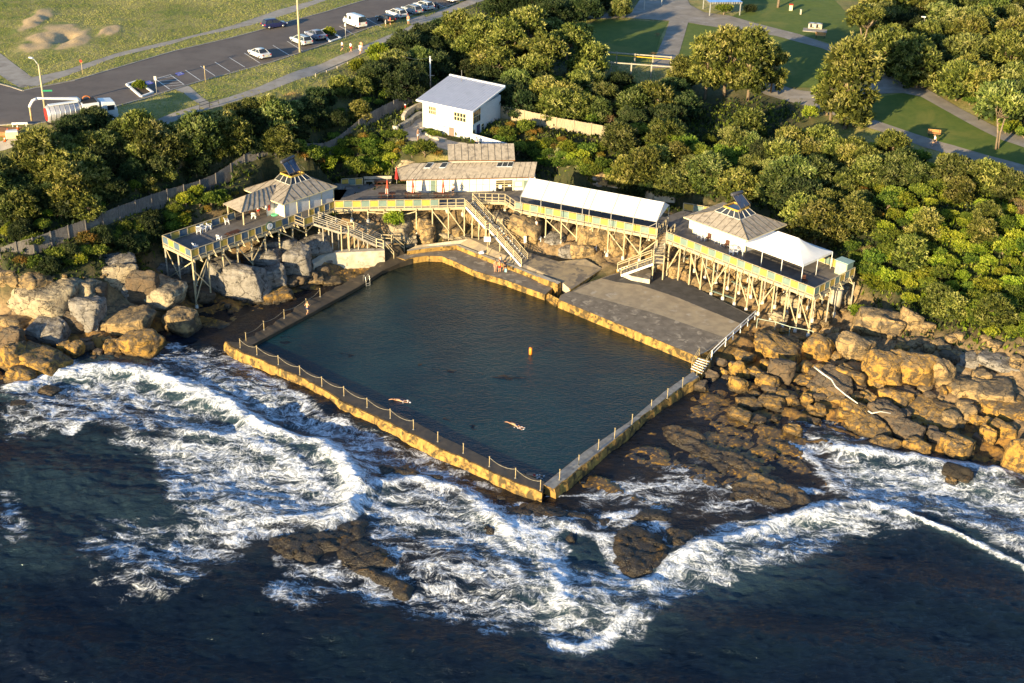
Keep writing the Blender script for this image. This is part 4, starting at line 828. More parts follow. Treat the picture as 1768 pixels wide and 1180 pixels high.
def wall_quad(mb,a,b,z0,z1,th=.15):
    a=Vector(a);b=Vector(b); d=(b-a).normalized(); n=Vector((-d.y,d.x,0))*th/2; ee=Vector((d.x,d.y,0))*0
    mb.prism([(q.x,q.y) for q in (a-n,b-n,b+n,a+n)],z0,z1)
# ---- white house
FL,FR,BR,BL=[Vector(v) for v in ((-14.9,185.7,16.0),(-6.43,180.5,16.0),(-1.95,190.1,17.0),(-10.5,195.6,17.0))]
hr=empty('white_house',(FR.x,FR.y,11.3),0,'two storey white house with flat pale blue roof above the kiosk','house')
o=MB(hr.location); o.slab([FL,FR,BR,BL],.16); rf=o.build('roof',m_broof,hr)
u=(FR-FL);u.z=0;u.normalize(); v=(BR-FR);v.z=0;v.normalize()
sm=MB(hr.location)
n=22
for i in range(1,n): sm.bar(FL.lerp(FR,i/n)+Vector((0,0,.01)),BL.lerp(BR,i/n)+Vector((0,0,.01)),.035,.03)
sm.build('roof_seams',m_broof,rf)
gt=MB(hr.location); gt.bar(BL+Vector((0,0,.06)),BR+Vector((0,0,.06)),.3,.16); gt.bar(FL+Vector((0,0,-.1)),FR+Vector((0,0,-.1)),.12,.24); gt.bar(FR+Vector((0,0,-.1)),BR+Vector((0,0,-.1)),.12,.24); gt.build('gutter',m_white,hr)
wc=[FL+u*.6+v*.9,FR-u*.5+v*.9,BR-u*.5-v*.5,BL+u*.6-v*.5]
wm=MB(hr.location); wm.prism([(q.x,q.y) for q in wc],10.6,15.75); hw=wm.build('wall',m_wwall,hr)
wm=MB(hr.location); wm.prism([(q.x,q.y) for q in (wc[0]-v*.04,wc[1]-v*.04+u*.04,wc[2]+u*.04,wc[3])],10.4,11.4); wm.build('stone_footing',m_palec,hr)
nf=Vector((-u.y,u.x,0)); p0=wc[0]; nr_=Vector((v.y,-v.x,0)); p1=wc[1]
for x0,y0,x1,y1,c,r_ in ((740,183,753,199,4,2),(784,193,804.5,212,4,2)): window_on(hr,x0,y0,x1,y1,p0,nf,c,r_)
for x0,y0,x1,y1 in ((755,215.5,762.5,219),(764.5,217,771,220.5)): window_on(hr,x0,y0,x1,y1,p0,nf,1,1,m_cream,m_gtimb)
mb=MB(hr.location); rect_on(mb,775.5,219.5,784,243,p0,nf,.05); mb.build('door',mat('brown_door',(.22,.16,.13),(.16,.12,.10),2,.6,0),hr)
window_on(hr,816.5,192,829,208,p1,nr_,4,2); window_on(hr,815.5,226,820,232,p1,nr_,2,1); window_on(hr,831,215,835,222,p1,nr_,1,2,m_cream)
mb=MB(hr.location); rect_on(mb,823,217,828,234,p1,nr_,.05); mb.build('door',mat('blue_door',(.05,.05,.12),(.04,.04,.1),2,.6,0),hr)
mb=MB(hr.location); q=FL.lerp(BL,.86)+u*3; mb.tube([(q.x,q.y,16.9),(q.x,q.y,18.6)],.04,6); mb.build('vent_pipe',m_greyc,hr)
# corrugated blue-white sheet fence
a,b=P(812,243,11.4),P(880,262,10.6); r=empty('corrugated_fence',a,0,'short corrugated pale blue metal fence running from the house corner to the kiosk roof','fence'); mb=MB(a); n=44
vs=[];
for i in range(n+1):
    p=a.lerp(b,i/n); off=.05*(i%2); vs+=[(p.x,p.y+off,p.z-.6),(p.x,p.y+off,p.z+1.1)]
mb.add(vs,[(2*i,2*i+2,2*i+3,2*i+1) for i in range(n)]); mb.build('fence_sheet',mat('pale_blue_metal',(.62,.66,.74),(.55,.6,.68),2,.5,0),r); mb=MB(a); mb.bar(a+Vector((0,-.05,1.12)),b+Vector((0,-.05,1.12)),.08,.06); mb.build('fence_cap',m_white,r)
# ---- kiosk
kr=empty('kiosk',(-15.9,169.7,7),0,'long white kiosk with two grey sheet roofs and teal doors behind the middle deck','kiosk')
K=lambda *a:Vector(a)
low=[K(-15.94,169.66,9.4),K(2.5,172.13,9.4),K(2.9,174.2,10.9),K(-14.06,172.44,10.9)]
mb=MB(kr.location); mb.slab(low,.1); rl=mb.build('roof',m_fibro,kr); mb=MB(kr.location); mb.slab([low[0]+K(0,0,.01),low[3]+K(0,0,.01),K(-15.3,176.2,9.4)+K(0,0,.01),K(-16.9,174.8,9.2)],.1); mb.build('roof',m_fibro,kr)
up=[K(-9.47,172.6,11.35),K(-.21,173.5,11.35),K(-.43,176.2,12.85),K(-9.73,175.2,12.85)]
mb=MB(kr.location); mb.slab(up,.12); ru_=mb.build('roof',m_fibro,kr)
def seams(root,q,n,mt=m_dark,w=.05,h=.05,skip=()):
    mb=MB(kr.location if root.parent is kr else root.parent.location)
    for i in range(1,n): mb.bar(q[0].lerp(q[1],i/n)+K(0,0,.015),q[3].lerp(q[2],i/n)+K(0,0,.015),w,h)
    return mb.build('roof_seams',mt,root)
m_seam=mat('roof_seam',(.16,.135,.11),(.10,.09,.07),2,.9,0)
seams(rl,low,22,m_seam); seams(ru_,up,10,m_seam)
mb=MB(kr.location); mb.bar(low[0]-K(0,.02,.06),low[1]-K(0,.02,.06),.06,.14); mb.bar(up[0]-K(0,.02,.08),up[1]-K(0,.02,.08),.06,.16); mb.build('fascia',m_brown,kr)
WA,WB=K(-15.2,171.0,7),K(2.7,173.4,7); wd=(WB-WA).normalized(); wn=K(wd.y,-wd.x,0)
mb=MB(kr.location); mb.prism([(WA.x,WA.y),(WB.x,WB.y),(2.4,175.6),(-15.5,174.3)],6.6,9.35); mb.build('wall',m_wwall,kr)
mb=MB(kr.location); mb.prism([(-9.3,173.4),(-.5,174.3),(-.7,176),(-9.5,175.1)],9.4,11.4); mb.build('upper_wall',m_wwall,kr)
p0=WA
for x0,x1,mt,nm,lift in ((743.5,754,m_teal,'door',.0),(856.5,884,m_dark,'shelf_opening',0),(886,904,m_cream,'servery_counter',0),(905,915,m_teal,'door',0)):
    mb=MB(kr.location); rect_on(mb,x0,312,x1,332 if nm!='servery_counter' else 333,p0,wn,.05); dd=mb.build(nm,mt,kr)
    if nm=='shelf_opening':
        mb=MB(kr.location)
        for yy in(314,318,322): rect_on(mb,x0,yy,x1,yy+.8,p0,wn,.09)
        rect_on(mb,870,312,870.8,332,p0,wn,.1); mb.build('shelf_rail',m_timb,dd); mb=MB(kr.location); rect_on(mb,861,319,866,325,p0,wn,.12,.05); rect_on(mb,877,319,882,321.5,p0,wn,.12,.05); mb.build('notice',m_white,dd)
    if nm=='servery_counter': mb=MB(kr.location); rect_on(mb,890,314,901,321,p0,wn,.04,.05); mb.build('menu_board',m_canvas,dd); mb=MB(kr.location); rect_on(mb,888,324,903,331,p0,wn,.03,.05); mb.build('lower_panel',m_canvas,dd)
mb=MB(kr.location)
for i in range(19):
    p=WA+wd*(.3+i*.94)
    if i in (13,14,15): continue
    mb.bar(p+wn*.03,p+wn*.03+K(0,0,2.35),.06,.05,(1,0,0))
mb.bar(WA+wn*.03+K(0,0,1.0),WA+wd*12.6+wn*.03+K(0,0,1.0),.04,.06); mb.build('wall_battens',m_cream,kr)
def skylight(root,q,s0,s1,t0,t1,n=1):
    f=lambda s,t:(q[0].lerp(q[1],s)).lerp(q[3].lerp(q[2],s),t)
    a=[f(s0,t0),f(s1,t0),f(s1,t1),f(s0,t1)]; mb=MB(root.location); mb.slab([p+K(0,0,.1) for p in a],.12); w_=mb.build('skylight',mat('skylight_frame',(.5,.52,.55),(.42,.44,.48),2,.5,0),root)
    mb=MB(root.location)
    for i in range(n):
        e=.06/n; g=[f(s0+(s1-s0)*(i+.06)/n,t0+(t1-t0)*.1),f(s0+(s1-s0)*(i+.94)/n,t0+(t1-t0)*.1),f(s0+(s1-s0)*(i+.94)/n,t1-(t1-t0)*.1),f(s0+(s1-s0)*(i+.06)/n,t1-(t1-t0)*.1)]
        mb.slab([p+K(0,0,.125) for p in g],.02)
    mb.build('pane',m_glass,w_)
skylight(kr,low,.105,.155,.66,.98); skylight(kr,low,.225,.275,.66,.98); skylight(kr,low,.68,.81,.66,.98,3)
mb=MB(kr.location); p=P(707,320,8); 
# ---- hip-roofed pavilions
def pavilion(fn,name,label,E,Lb,Lt,ze,zb_,zt_,walls,solar,posts=(),mtw=m_wwall,nseam=9):
    """E=(u0,u1,v0,v1) eaves, Lb lantern base, Lt lantern top"""
    r=empty(name,fn(E[0],E[2],7),0,label,'pavilion'); o=r.location
    def quad(B,z): return [fn(B[0],B[2],z),fn(B[1],B[2],z),fn(B[1],B[3],z),fn(B[0],B[3],z)]
    e,b,t=quad(E,ze),quad(Lb,zb_),quad(Lt,zt_)
    mb=MB(o); 
    for i in range(4): j=(i+1)%4; mb.slab([e[i],e[j],b[j],b[i]],.08)
    rf=mb.build('roof',m_fibro,r)
    sm=MB(o); L=[(E[1]-E[0])/nseam]
    for i in range(4):
        j=(i+1)%4; n=max(3,round((e[i]-e[j]).length/1.05))
        for k in range(1,n):
            s=e[i].lerp(e[j],k/n); # seams run square to the eave until they meet the hip or lantern
            d=(e[j]-e[i]).normalized(); inn=Vector((-d.y,d.x,0)); dep=((b[i]-e[i]).dot(inn)); hl=(b[i]-e[i]).dot(d); hr_=(e[j]-b[j]).dot(d); w=(s-e[i]).dot(d); W=(e[j]-e[i]).length
            f=min(1,w/max(hl,.01),(W-w)/max(hr_,.01)); q=s+inn*dep*f; q=Vector((q.x,q.y,ze+(zb_-ze)*f)); sm.bar(s+K(0,0,.02),q+K(0,0,.02),.05,.05)
        sm.bar(e[i]+K(0,0,.03),b[i]+K(0,0,.03),.09,.06)
    sm.build('roof_seams',m_seam,rf)
    gl=MB(o); fr=MB(o)
    for i in range(4):
        j=(i+1)%4; gl.slab([b[i].lerp(b[j],.02)+K(0,0,-.02),b[j].lerp(b[i],.02)+K(0,0,-.02),t[j].lerp(t[i],.02),t[i].lerp(t[j],.02)],.05)
        n=4 if i%2==0 else 3
        for k in range(n+1): fr.bar(b[i].lerp(b[j],k/n)+K(0,0,.02),t[i].lerp(t[j],k/n)+K(0,0,.02),.09,.07)
        fr.bar(b[i]+K(0,0,.02),b[j]+K(0,0,.02),.07,.07)
    lan=gl.build('lantern_glazing',m_glass,r); fr.build('lantern_frame',mat('lantern_frame',(.55,.53,.48),(.45,.43,.38),2,.6,0),lan)
    mb=MB(o); tt=quad(Lt,zt_+.02)
    for i in range(4): mb.bar(tt[i],tt[(i+1)%4],.16,.22)
    mb.build('lantern_ring',mat('mustard_timber',(.58,.36,.07),(.48,.29,.05),2,.6,0),lan); mb=MB(o); mb.slab(quad((Lt[0]+.1,Lt[1]-.1,Lt[2]+.1,Lt[3]-.1),zt_-.02),.06); mb.build('lantern_cap',m_glass,lan)
    # solar heater
    sp=[P(*q) for q in solar[:4]]; mb=MB(o); mb.slab(sp,.1); so_=mb.build('solar_collector',m_panel,r); mb=MB(o); m1,m2=sp[0].lerp(sp[1],.5),sp[3].lerp(sp[2],.5); mb.bar(m1+K(0,0,.02),m2+K(0,0,.02),.07,.04)
    for i in range(4): mb.bar(sp[i]+K(0,0,.01),sp[(i+1)%4]+K(0,0,.01),.07,.05)
    mb.build('collector_frame',m_seam,so_)
    a_,b_=sp[3]+K(0,0,.15),sp[2]+K(0,0,.15); mb=MB(o); d=(b_-a_).normalized(); mb.tube([a_-d*.25,a_-d*.15,b_+d*.15,b_+d*.25],[.15,.24,.24,.15],14); mb.build('water_cylinder',mat('cylinder_dark',(.07,.07,.08),(.05,.05,.06),2,.4,0),r)
    mb=MB(o)
    for q in (sp[3],sp[2]): mb.bar(q,Vector((sp[0 if q is sp[3] else 1].x+.4,sp[0 if q is sp[3] else 1].y+1.2,zt_)),.06)
    for q in sp[:2]: mb.bar(q,(q.x,q.y,zt_-.3),.06,.06,(1,0,0))
    mb.build('collector_stand',m_seam,r)
    wm=MB(o); wp=[fn(*w,7) for w in walls]; wm.prism([(p.x,p.y) for p in wp],6.9,ze-.12); wm.build('wall',mtw,r)
    tm=MB(o); n=len(wp)
    for i in range(n):
        a,b2=wp[i],wp[(i+1)%n]; d=(b2-a); L=d.length; k=max(1,round(L/2.2)); d.normalize(); nn=Vector((d.y,-d.x,0))
        ar=sum(wp[q].x*wp[(q+1)%n].y-wp[(q+1)%n].x*wp[q].y for q in range(n)); nn=nn if ar>0 else -nn
        for q in range(k+1): p=a.lerp(b2,q/k)+nn*.03; tm.bar(p,p+K(0,0,ze-7.15),.09,.06,nn)
    tm.build('wall_battens',m_cream,r)
    gm=MB(o)
    for i in range(4): gm.bar(e[i]-K(0,0,.07),e[(i+1)%4]-K(0,0,.07),.08,.14)
    gm.build('fascia',m_cream,r); return r
pl=pavilion(LU,'pavilion','left hip-roofed pavilion with glass lantern and solar heater on the left deck',(15.5,25.0,1.2,9.3),(18.9,22.6,3.5,6.8),(19.6,21.8,4.1,6.3),9.4,10.55,11.35,
  [(16.6,2.2),(25.2,2.2),(25.2,8.6),(16.6,8.6),(16.6,4.2),(17.2,4.2),(17.2,4.0),(16.6,4.0)][:4],[(499,301,11.7),(519,294,11.7),(506,273,13.2),(487,282,13.2)])
# open verandah on its left
vr=empty('verandah_shelter',LU(10.5,3.4),0,'open shelter with a sloping sheet roof joined to the left side of the left pavilion','shelter'); o=vr.location
A_,B_,C_,D_=LU(10.5,3.4,9.1),LU(16.8,3.0,9.1),LU(17.6,5.6,10.45),LU(12.9,5.3,10.35); E_,F_=LU(10.8,7.6,9.1),LU(16.6,7.9,9.1)
for q in ([A_,B_,C_,D_],[A_,D_,E_],[E_,D_,C_,F_]): mb=MB(o); mb.slab(q,.08); mb.build('roof',m_fibro,vr)
sm=MB(o)
for i in range(1,7): sm.bar(A_.lerp(B_,i/7)+K(0,0,.02),D_.lerp(C_,i/7)+K(0,0,.02),.05,.05)
sm.bar(A_+K(0,0,.03),D_+K(0,0,.03),.08,.05); sm.build('roof_seams',m_seam,vr)
for q in ((11.2,4.0),(11.2,7.2)): mb=MB(o); p=LU(*q); mb.bar(p,p+K(0,0,2.1),.16,.16,(1,0,0)); mb.build('shelter_post',m_timb,vr)
mb=MB(o); a,b=LU(15.3,4.3),LU(16.5,4.3); wall_quad(mb,a,b,7,9.0,.1); mb.build('side_wall',m_wwall,vr)
for t_,cc in ((.35,'red_towel'),):
    pass
pr=pavilion(RU,'pavilion','right hip-roofed pavilion with glass lantern and solar heater beside the marquee',(.1,10.5,3.0,11.2),(3.1,7.3,5.4,8.7),(4.2,6.5,5.9,8.0),9.4,10.55,11.35,
  [(.9,4.2),(9.4,4.2),(9.4,10.2),(.9,10.2)],[(1279,361,11.7),(1295,353,11.7),(1280,334,13.2),(1265,338,13.2)])
mb=MB(pr.location); mb.prism([(p.x,p.y) for p in (RU(-.6,5.2),RU(.9,5.2),RU(.9,9.5),RU(-.6,9.5))],6.9,9.0); mb.build('side_room',m_wwall,pr)
# ---- marquee
mr=empty('marquee',RU(10.6,2.2),0,'white hip-roofed marquee with drooping corners at the end of the right deck','marquee'); o=mr.location
u0,u1,v0,v1=10.5,19.4,2.2,8.4; ra,rb=RU(13.2,5.3,10.9),RU(16.4,5.2,11.0); cs=[RU(u0,v0,9.3),RU(u1,v0,9.3),RU(u1,v1,9.3),RU(u0,v1,9.3)]
vs=[];fs=[]
def tpatch(a,b,c,d,n=8):
    k=len(vs)
    for i in range(n+1):
        for j in range(n+1):
            s=i/n;t=j/n; p=a.lerp(b,s).lerp(d.lerp(c,s),t); sag=.28*math.sin(math.pi*t)*(.5+.5*abs(2*s-1)); vs.append(p-K(0,0,sag))
    for i in range(n):
        for j in range(n): fs.append((k+i*(n+1)+j,k+(i+1)*(n+1)+j,k+(i+1)*(n+1)+j+1,k+i*(n+1)+j+1))
tpatch(cs[0],cs[1],rb,ra); tpatch(cs[1],cs[2],rb,rb); tpatch(cs[2],cs[3],ra,rb); tpatch(cs[3],cs[0],ra,ra)
mb=MB(o); mb.add(vs,fs,True); mb.build('canopy',m_canvas,mr)
mb=MB(o)
for i in range(4): a,b=cs[i],cs[(i+1)%4]; d=(b-a).normalized(); wall_quad(mb,a,b,9.02,9.31,.03)
mb.build('valance',m_canvas,mr)
for q in ((u1,v0),(u1,v1),(u0,v0),(u0,v1),(13.4,v0),(16.4,v0),(13.4,v1),(16.4,v1),(u1,5.3)): mb=MB(o); p=RU(q[0],q[1]); mb.tube([p,p+K(0,0,2.25)],.045,8); mb.build('marquee_pole',m_white,mr)
# ---- long awning
ar=empty('long_awning',TU(1.0,-.5),0,'long bright white awning of seven canvas bays over the centre right deck','awning'); o=ar.location
f0,f1,r0,r1,b0,b1=[Vector(p) for p in (P(899,339.5,9.2),P(1134,383.5,9.2),P(914,307,10.9),P(1147,349.5,10.9),P(922,306,9.9),P(1155,351,10.1))]
b0=r0+tv*1.6-K(0,0,.9)+tu*.2;b1=r1+tv*1.6-K(0,0,.9)+tu*.2
mb=MB(o); mb.slab([f0,f1,r1,r0],.04); mb.slab([r0,r1,b1,b0],.04); mb.build('canopy',m_canvas,ar)
mb=MB(o); mb.add([f1,r1,b1],[(0,1,2)]); mb.build('gable_canvas',m_canvas,ar); mb=MB(o); mb.add([f0,b0,r0],[(0,1,2)]); mb.build('gable_canvas',m_canvas,ar)
fr=MB(o); mp=MB(o); ks=(0,.155,.307,.465,.515,.675,.835,1)
m_pole=mat('awning_pole',(.34,.33,.30),(.28,.27,.25),3,.5,0)
for k in ks:
    a=f0.lerp(f1,k);b=r0.lerp(r1,k); fr.bar(a+K(0,0,.03),b+K(0,0,.03),.09,.05)
    mb=MB(o); mb.tube([a,(a.x,a.y,7.0)],.05,8); mb.build('awning_pole',m_pole,ar); c=b0.lerp(b1,k); mb=MB(o); mb.tube([c,(c.x,c.y,7.0)],.05,8); mb.build('awning_pole',m_pole,ar)
fr.build('canopy_seams',m_pole,ar)
mb=MB(o); mb.bar(f0,f1,.06); mb.bar(f0.lerp(f1,.93)-K(0,0,1.1),f1-K(0,0,.15),.06); mb.build('front_bar',m_pole,ar)
# storage cabinet at deck end
cb=empty('storage_cabinet',RU(20.4,7.9),0,'pale green and cream cabinet standing at the far right corner of the right deck','cabinet'); mb=MB(cb.location); mb.prism([(p.x,p.y) for p in (RU(20.5,7.6),RU(22.2,7.6),RU(22.2,8.9),RU(20.5,8.9))],7,8.75); mb.build('cabinet_body',m_teal,cb)
mb=MB(cb.location); mb.prism([(p.x,p.y) for p in (RU(20.6,7.55),RU(22.1,7.55),RU(22.1,7.595),RU(20.6,7.595))],7.1,8.65); mb.build('cabinet_door',m_cream,cb); mb=MB(cb.location); mb.prism([(p.x,p.y) for p in (RU(20.4,7.5),RU(22.3,7.5),RU(22.3,9),RU(20.4,9))],8.75,8.83); mb.build('cabinet_top',mat('pale_teal',(.30,.42,.38),(.26,.37,.34),2,.5,0),cb)
# clock hanging on the rail
p=LU(12.1,-.14,7.75); r=empty('clock',p,0,'round white clock in a dark green frame fixed to the left deck panels','clock'); n_=-dv
def disc(mb,c,n,r,th,k=20):
    n=n.normalized(); a=Vector((n.y,-n.x,0)).normalized(); b=n.cross(a); vs=[c+n*s+(a*math.cos(2*math.pi*i/k)+b*math.sin(2*math.pi*i/k))*r for s in(0,th) for i in range(k)]
    mb.add(vs,[tuple(range(k))[::-1],tuple(range(k,2*k))]+[(i,(i+1)%k,k+(i+1)%k,k+i) for i in range(k)])
mb=MB(p); disc(mb,p,n_,.62,.1); mb.build('clock_frame',mat('dark_green',(.02,.07,.05)),r); mb=MB(p); disc(mb,p+n_*.1,n_,.46,.02); mb.build('clock_face',m_white,r)
mb=MB(p); c=p+n_*.135; mb.bar(c,c+K(0,0,.32),.04,.02,n_); mb.bar(c,c+K(0,0,-.05)+du*.2,.05,.02,n_); mb.build('clock_hands',m_dark,r)
# ---- furniture
m_plas=mat('white_plastic',(.84,.84,.86),(.8,.8,.82),3,.4,0)
def chair_proto():
    r=empty('plastic_chair',(0,0,0),0,'x','chair'); mb=MB()
    mb.slab([(-.24,-.22,.43),(.24,-.22,.43),(.22,.22,.41),(-.22,.22,.41)],.04); mb.build('seat',m_plas,r)
    for x,y in((-.24,-.24),(.24,-.24),(-.24,.26),(.24,.26)): mb=MB(); mb.bar((x,y,0),(x*.9,y*.85,.42),.06,.06,(1,0,0)); mb.build('leg',m_plas,r)
    mb=MB()
    for i in range(5): x=-.2+.1*i; mb.bar((x,.22,.42),(x,.34,.86),.055,.03,(1,0,0))
    mb.bar((-.23,.34,.87),(.23,.34,.87),.05,.08); mb.build('backrest',m_plas,r)
    for s in(-1,1): mb=MB(); mb.bar((s*.26,-.2,.43),(s*.26,-.2,.64),.05,.05,(1,0,0)); mb.bar((s*.26,-.22,.65),(s*.26,.28,.66),.06,.03); mb.build('armrest',m_plas,r)
    return r
_ch=chair_proto(); _first=[True]
def chair(p,rz,label,group='white plastic chairs'):
    o=_ch if _first[0] else dup(_ch); _first[0]=False; o.location=p; o.rotation_euler=(0,0,rz); tag(o,label,'chair',group); return o
for i,(x,y,l) in enumerate(((343,404,'leftmost of four white chairs at the rear rail of the left deck'),(351,400,'second of four white chairs at the rear rail of the left deck'),(357,397,'third of four white chairs at the rear rail of the left deck'),(362,396,'rightmost of four white chairs at the rear rail of the left deck'),
  (392,387,'lone white chair near the rear rail beside the shelter'),(338,431,'white chair at the far left corner of the left deck'),(379,416,'white chair low against the front rail of the left deck'),(438,377,'white chair in the shade edge of the left shelter'))): chair(PD(x,y),R(20+i*23),l)
for i,(x,y,l) in enumerate(((1209,411,'first white chair from the left along the right pavilion wall'),(1215,415,'second white chair from the left along the right pavilion wall'),(1238,420,'third white chair along the right pavilion wall'),(1247,425,'white chair just left of the brown chair by the right pavilion'),
  (1262,440,'white chair at the front left of the round table'),(1269,439,'white chair in front of the round table'),(1276,436,'white chair at the right of the round table'))): chair(PD(x,y),R(-40+i*9),l)
for x,y,z,l in ((1025,443,2.3,'leftmost white chair in the row on the terrace below the awning'),(1034,441,2.3,'second white chair in the row on the terrace below the awning'),(1040,440,2.3,'third white chair in the row on the terrace below the awning'),(1046,441,2.3,'fourth white chair in the row on the terrace below the awning'),(1063,444,2.3,'white chair apart from the row at the foot of the right stair'),(930,417,3.4,'lone white chair on the rock ledge under the awning deck')):
    p=P(x,y,z); chair(Vector((p.x,p.y,max(z,H(p.x,p.y)))),R(10),l)
m_rbrown=mat('red_brown_timber',(.10,.04,.022),(.07,.03,.018),3,.6,.1)
def dark_chair(p,rz,label):
    r=empty('brown_chair',p,rz,label,'chair'); mb=MB(); mb.box((0,0,.42),(.5,.5,.06)); mb.build('seat',m_rbrown,r); mb=MB(); mb.box((0,.25,.7),(.5,.05,.5),rx=R(-8)); mb.build('backrest',m_rbrown,r)
    for x in(-.22,.22):
        for y in(-.22,.22): mb=MB(); mb.box((x,y,.21),(.05,.05,.42)); mb.build('leg',m_rbrown,r)
dark_chair(PD(1222,416),R(-45),'left brown timber chair by the right pavilion wall'); dark_chair(PD(1253,428),R(-45),'right brown timber chair by the right pavilion wall'); dark_chair(PD(1389,489),R(20),'dark red chair alone near the front right corner of the right deck')
p=PD(1266,435); r=empty('round_table',p,0,'round white plastic table in front of the right pavilion','table'); mb=MB(); mb.tube([(0,0,.70),(0,0,.73)],.55,24); mb.build('tabletop',m_plas,r)
for k in range(4): a=k*math.pi/2+.6; mb=MB(); mb.bar((math.cos(a)*.35,math.sin(a)*.35,0),(math.cos(a)*.25,math.sin(a)*.25,.7),.05,.05,(1,0,0)); mb.build('leg',m_plas,r)
def picnic(p,rz,label,L=2.3,grp='timber picnic tables on the decks'):
    r=empty('picnic_table',p,rz,label,'table',grp); mb=MB(); mb.box((0,0,.74),(L,.75,.05)); mb.build('tabletop',m_rbrown,r)
    for s in(-1,1):
        mb=MB(); mb.box((0,s*.68,.44),(L,.28,.045)); mb.build('bench',m_rbrown,r); mb=MB(); mb.bar((s*L*.33,-.7,.02),(s*L*.33,-.15,.7),.07); mb.bar((s*L*.33,.7,.02),(s*L*.33,.15,.7),.07); mb.bar((s*L*.33,-.7,.4),(s*L*.33,.7,.4),.06); mb.build('frame',m_rbrown,r)
for x,y,l in ((668,343,'picnic table under the leftmost umbrella on the middle deck'),(713,343,'picnic table under the middle umbrella on the middle deck'),(763,343,'picnic table under the right umbrella on the middle deck')): picnic(PD(x,y),R(3),l)
picnic(PD(404,410),R(49),'red brown table at the front rail of the left deck',1.8); picnic(PD(436,368),R(49),'picnic table in the shade of the left shelter',2.0); picnic(PD(660,322),R(5),'picnic table at the back left of the middle deck',2.2)
m_ured=mat('red_canvas',(.62,.10,.05),(.52,.07,.04),2,.8,0)
def umbrella(p,label,mt,h=2.7,w=True):
    r=empty('folded_umbrella',p,0,label,'umbrella','folded umbrellas'); mb=MB(); mb.tube([(0,0,0),(0,0,h+.1)],.025,6); mb.build('umbrella_pole',m_white,r); mb=MB(); mb.tube([(0,0,.75),(0,0,1.1),(0,0,1.7),(0,0,h)],[.27,.25,.17,.04],9); c=mb.build('folded_canopy',mt,r)
    if w:
        mb=MB()
        for k in range(4):
            a=k*math.pi/2+.4; mb.bar((.24*math.cos(a),.24*math.sin(a),.78),(.18*math.cos(a),.18*math.sin(a),1.5),.14,.05,(1,0,0))
        mb.build('white_stripe',m_canvas,c)
umbrella(PD(669,343),'folded orange red and white umbrella, leftmost of three on the middle deck',m_ured); umbrella(PD(713,341),'folded orange red and white umbrella, middle of three on the middle deck',m_ured); umbrella(PD(765,341),'folded orange red and white umbrella, right of three on the middle deck',m_ured); umbrella(PD(685,318),'plain dark red folded umbrella by the kiosk left end',mat('deep_red_canvas',(.38,.03,.03),(.3,.02,.02)),2.6,False)
# back benches of middle deck
r=empty('park_bench',PD(606,316),0,'long slatted seat along the back of the middle deck','bench'); mb=MB(r.location); a,b=PD(628,318),PD(676,317); mb.bar(a+K(0,0,.45),b+K(0,0,.45),.5,.06); mb.bar(a+K(0,.3,.8),b+K(0,.3,.8),.06,.45); mb.build('seat_slats',m_gtimb,r)
for t in(.05,.35,.65,.95): mb=MB(r.location); q=a.lerp(b,t); mb.bar(q,q+K(0,0,.45),.1,.3,(1,0,0)); mb.build('leg',m_gtimb,r)
br_=empty('back_railing',PD(578,324),0,'panelled railing closing the back of the middle deck','railing'); balustrade(br_,PD(590,322),PD(626,320),'',3,'y')
mb=MB(PD(474,372)); disc(mb,PD(474,372)+K(0,0,.02),K(0,0.001,1),.45,.12); tag(mb.build('paddling_tub',mat('mint_plastic',(.12,.55,.30),(.1,.5,.27),2,.5,0),None,PD(474,372)),'mint green round tub on the left deck beside the pavilion','tub')
for dx,mt,l in ((0,m_ured,'red towel hung at the left pavilion end wall'),(.45,m_canvas,'white towel hung between red ones at the left pavilion end wall')):
    q=LU(15.3+.35+dx,4.2,7.9); mb=MB(q); mb.box(q+K(0,0,.35),(.32,.04,1.1),rz=R(49)); tag(mb.build('towel',mt,None,q),l,'towel')
# signs on the lower level
def signboard(px,z,w,h,pole,label,mt=None,ang=0,zoff=0):
    p=P(px[0],px[1],z); p.z=max(p.z,H(p.x,p.y)) if zoff else p.z; r=empty('sign',p,ang,label,'sign'); mb=MB(); mb.bar((0,.03,0),(0,.03,pole),.07,.07,(1,0,0)); mb.build('sign_post',m_post,r); mb=MB(); mb.box((0,0,pole-h/2),(w,.03,h)); mb.build('sign_board',mt or m_white,r)
signboard((841,440),2.0,.9,.7,2.6,'white notice board on a post left of the central staircase'); signboard((906,434),2.3,.35,1.0,2.2,'narrow pale notice on a post right of the central staircase')
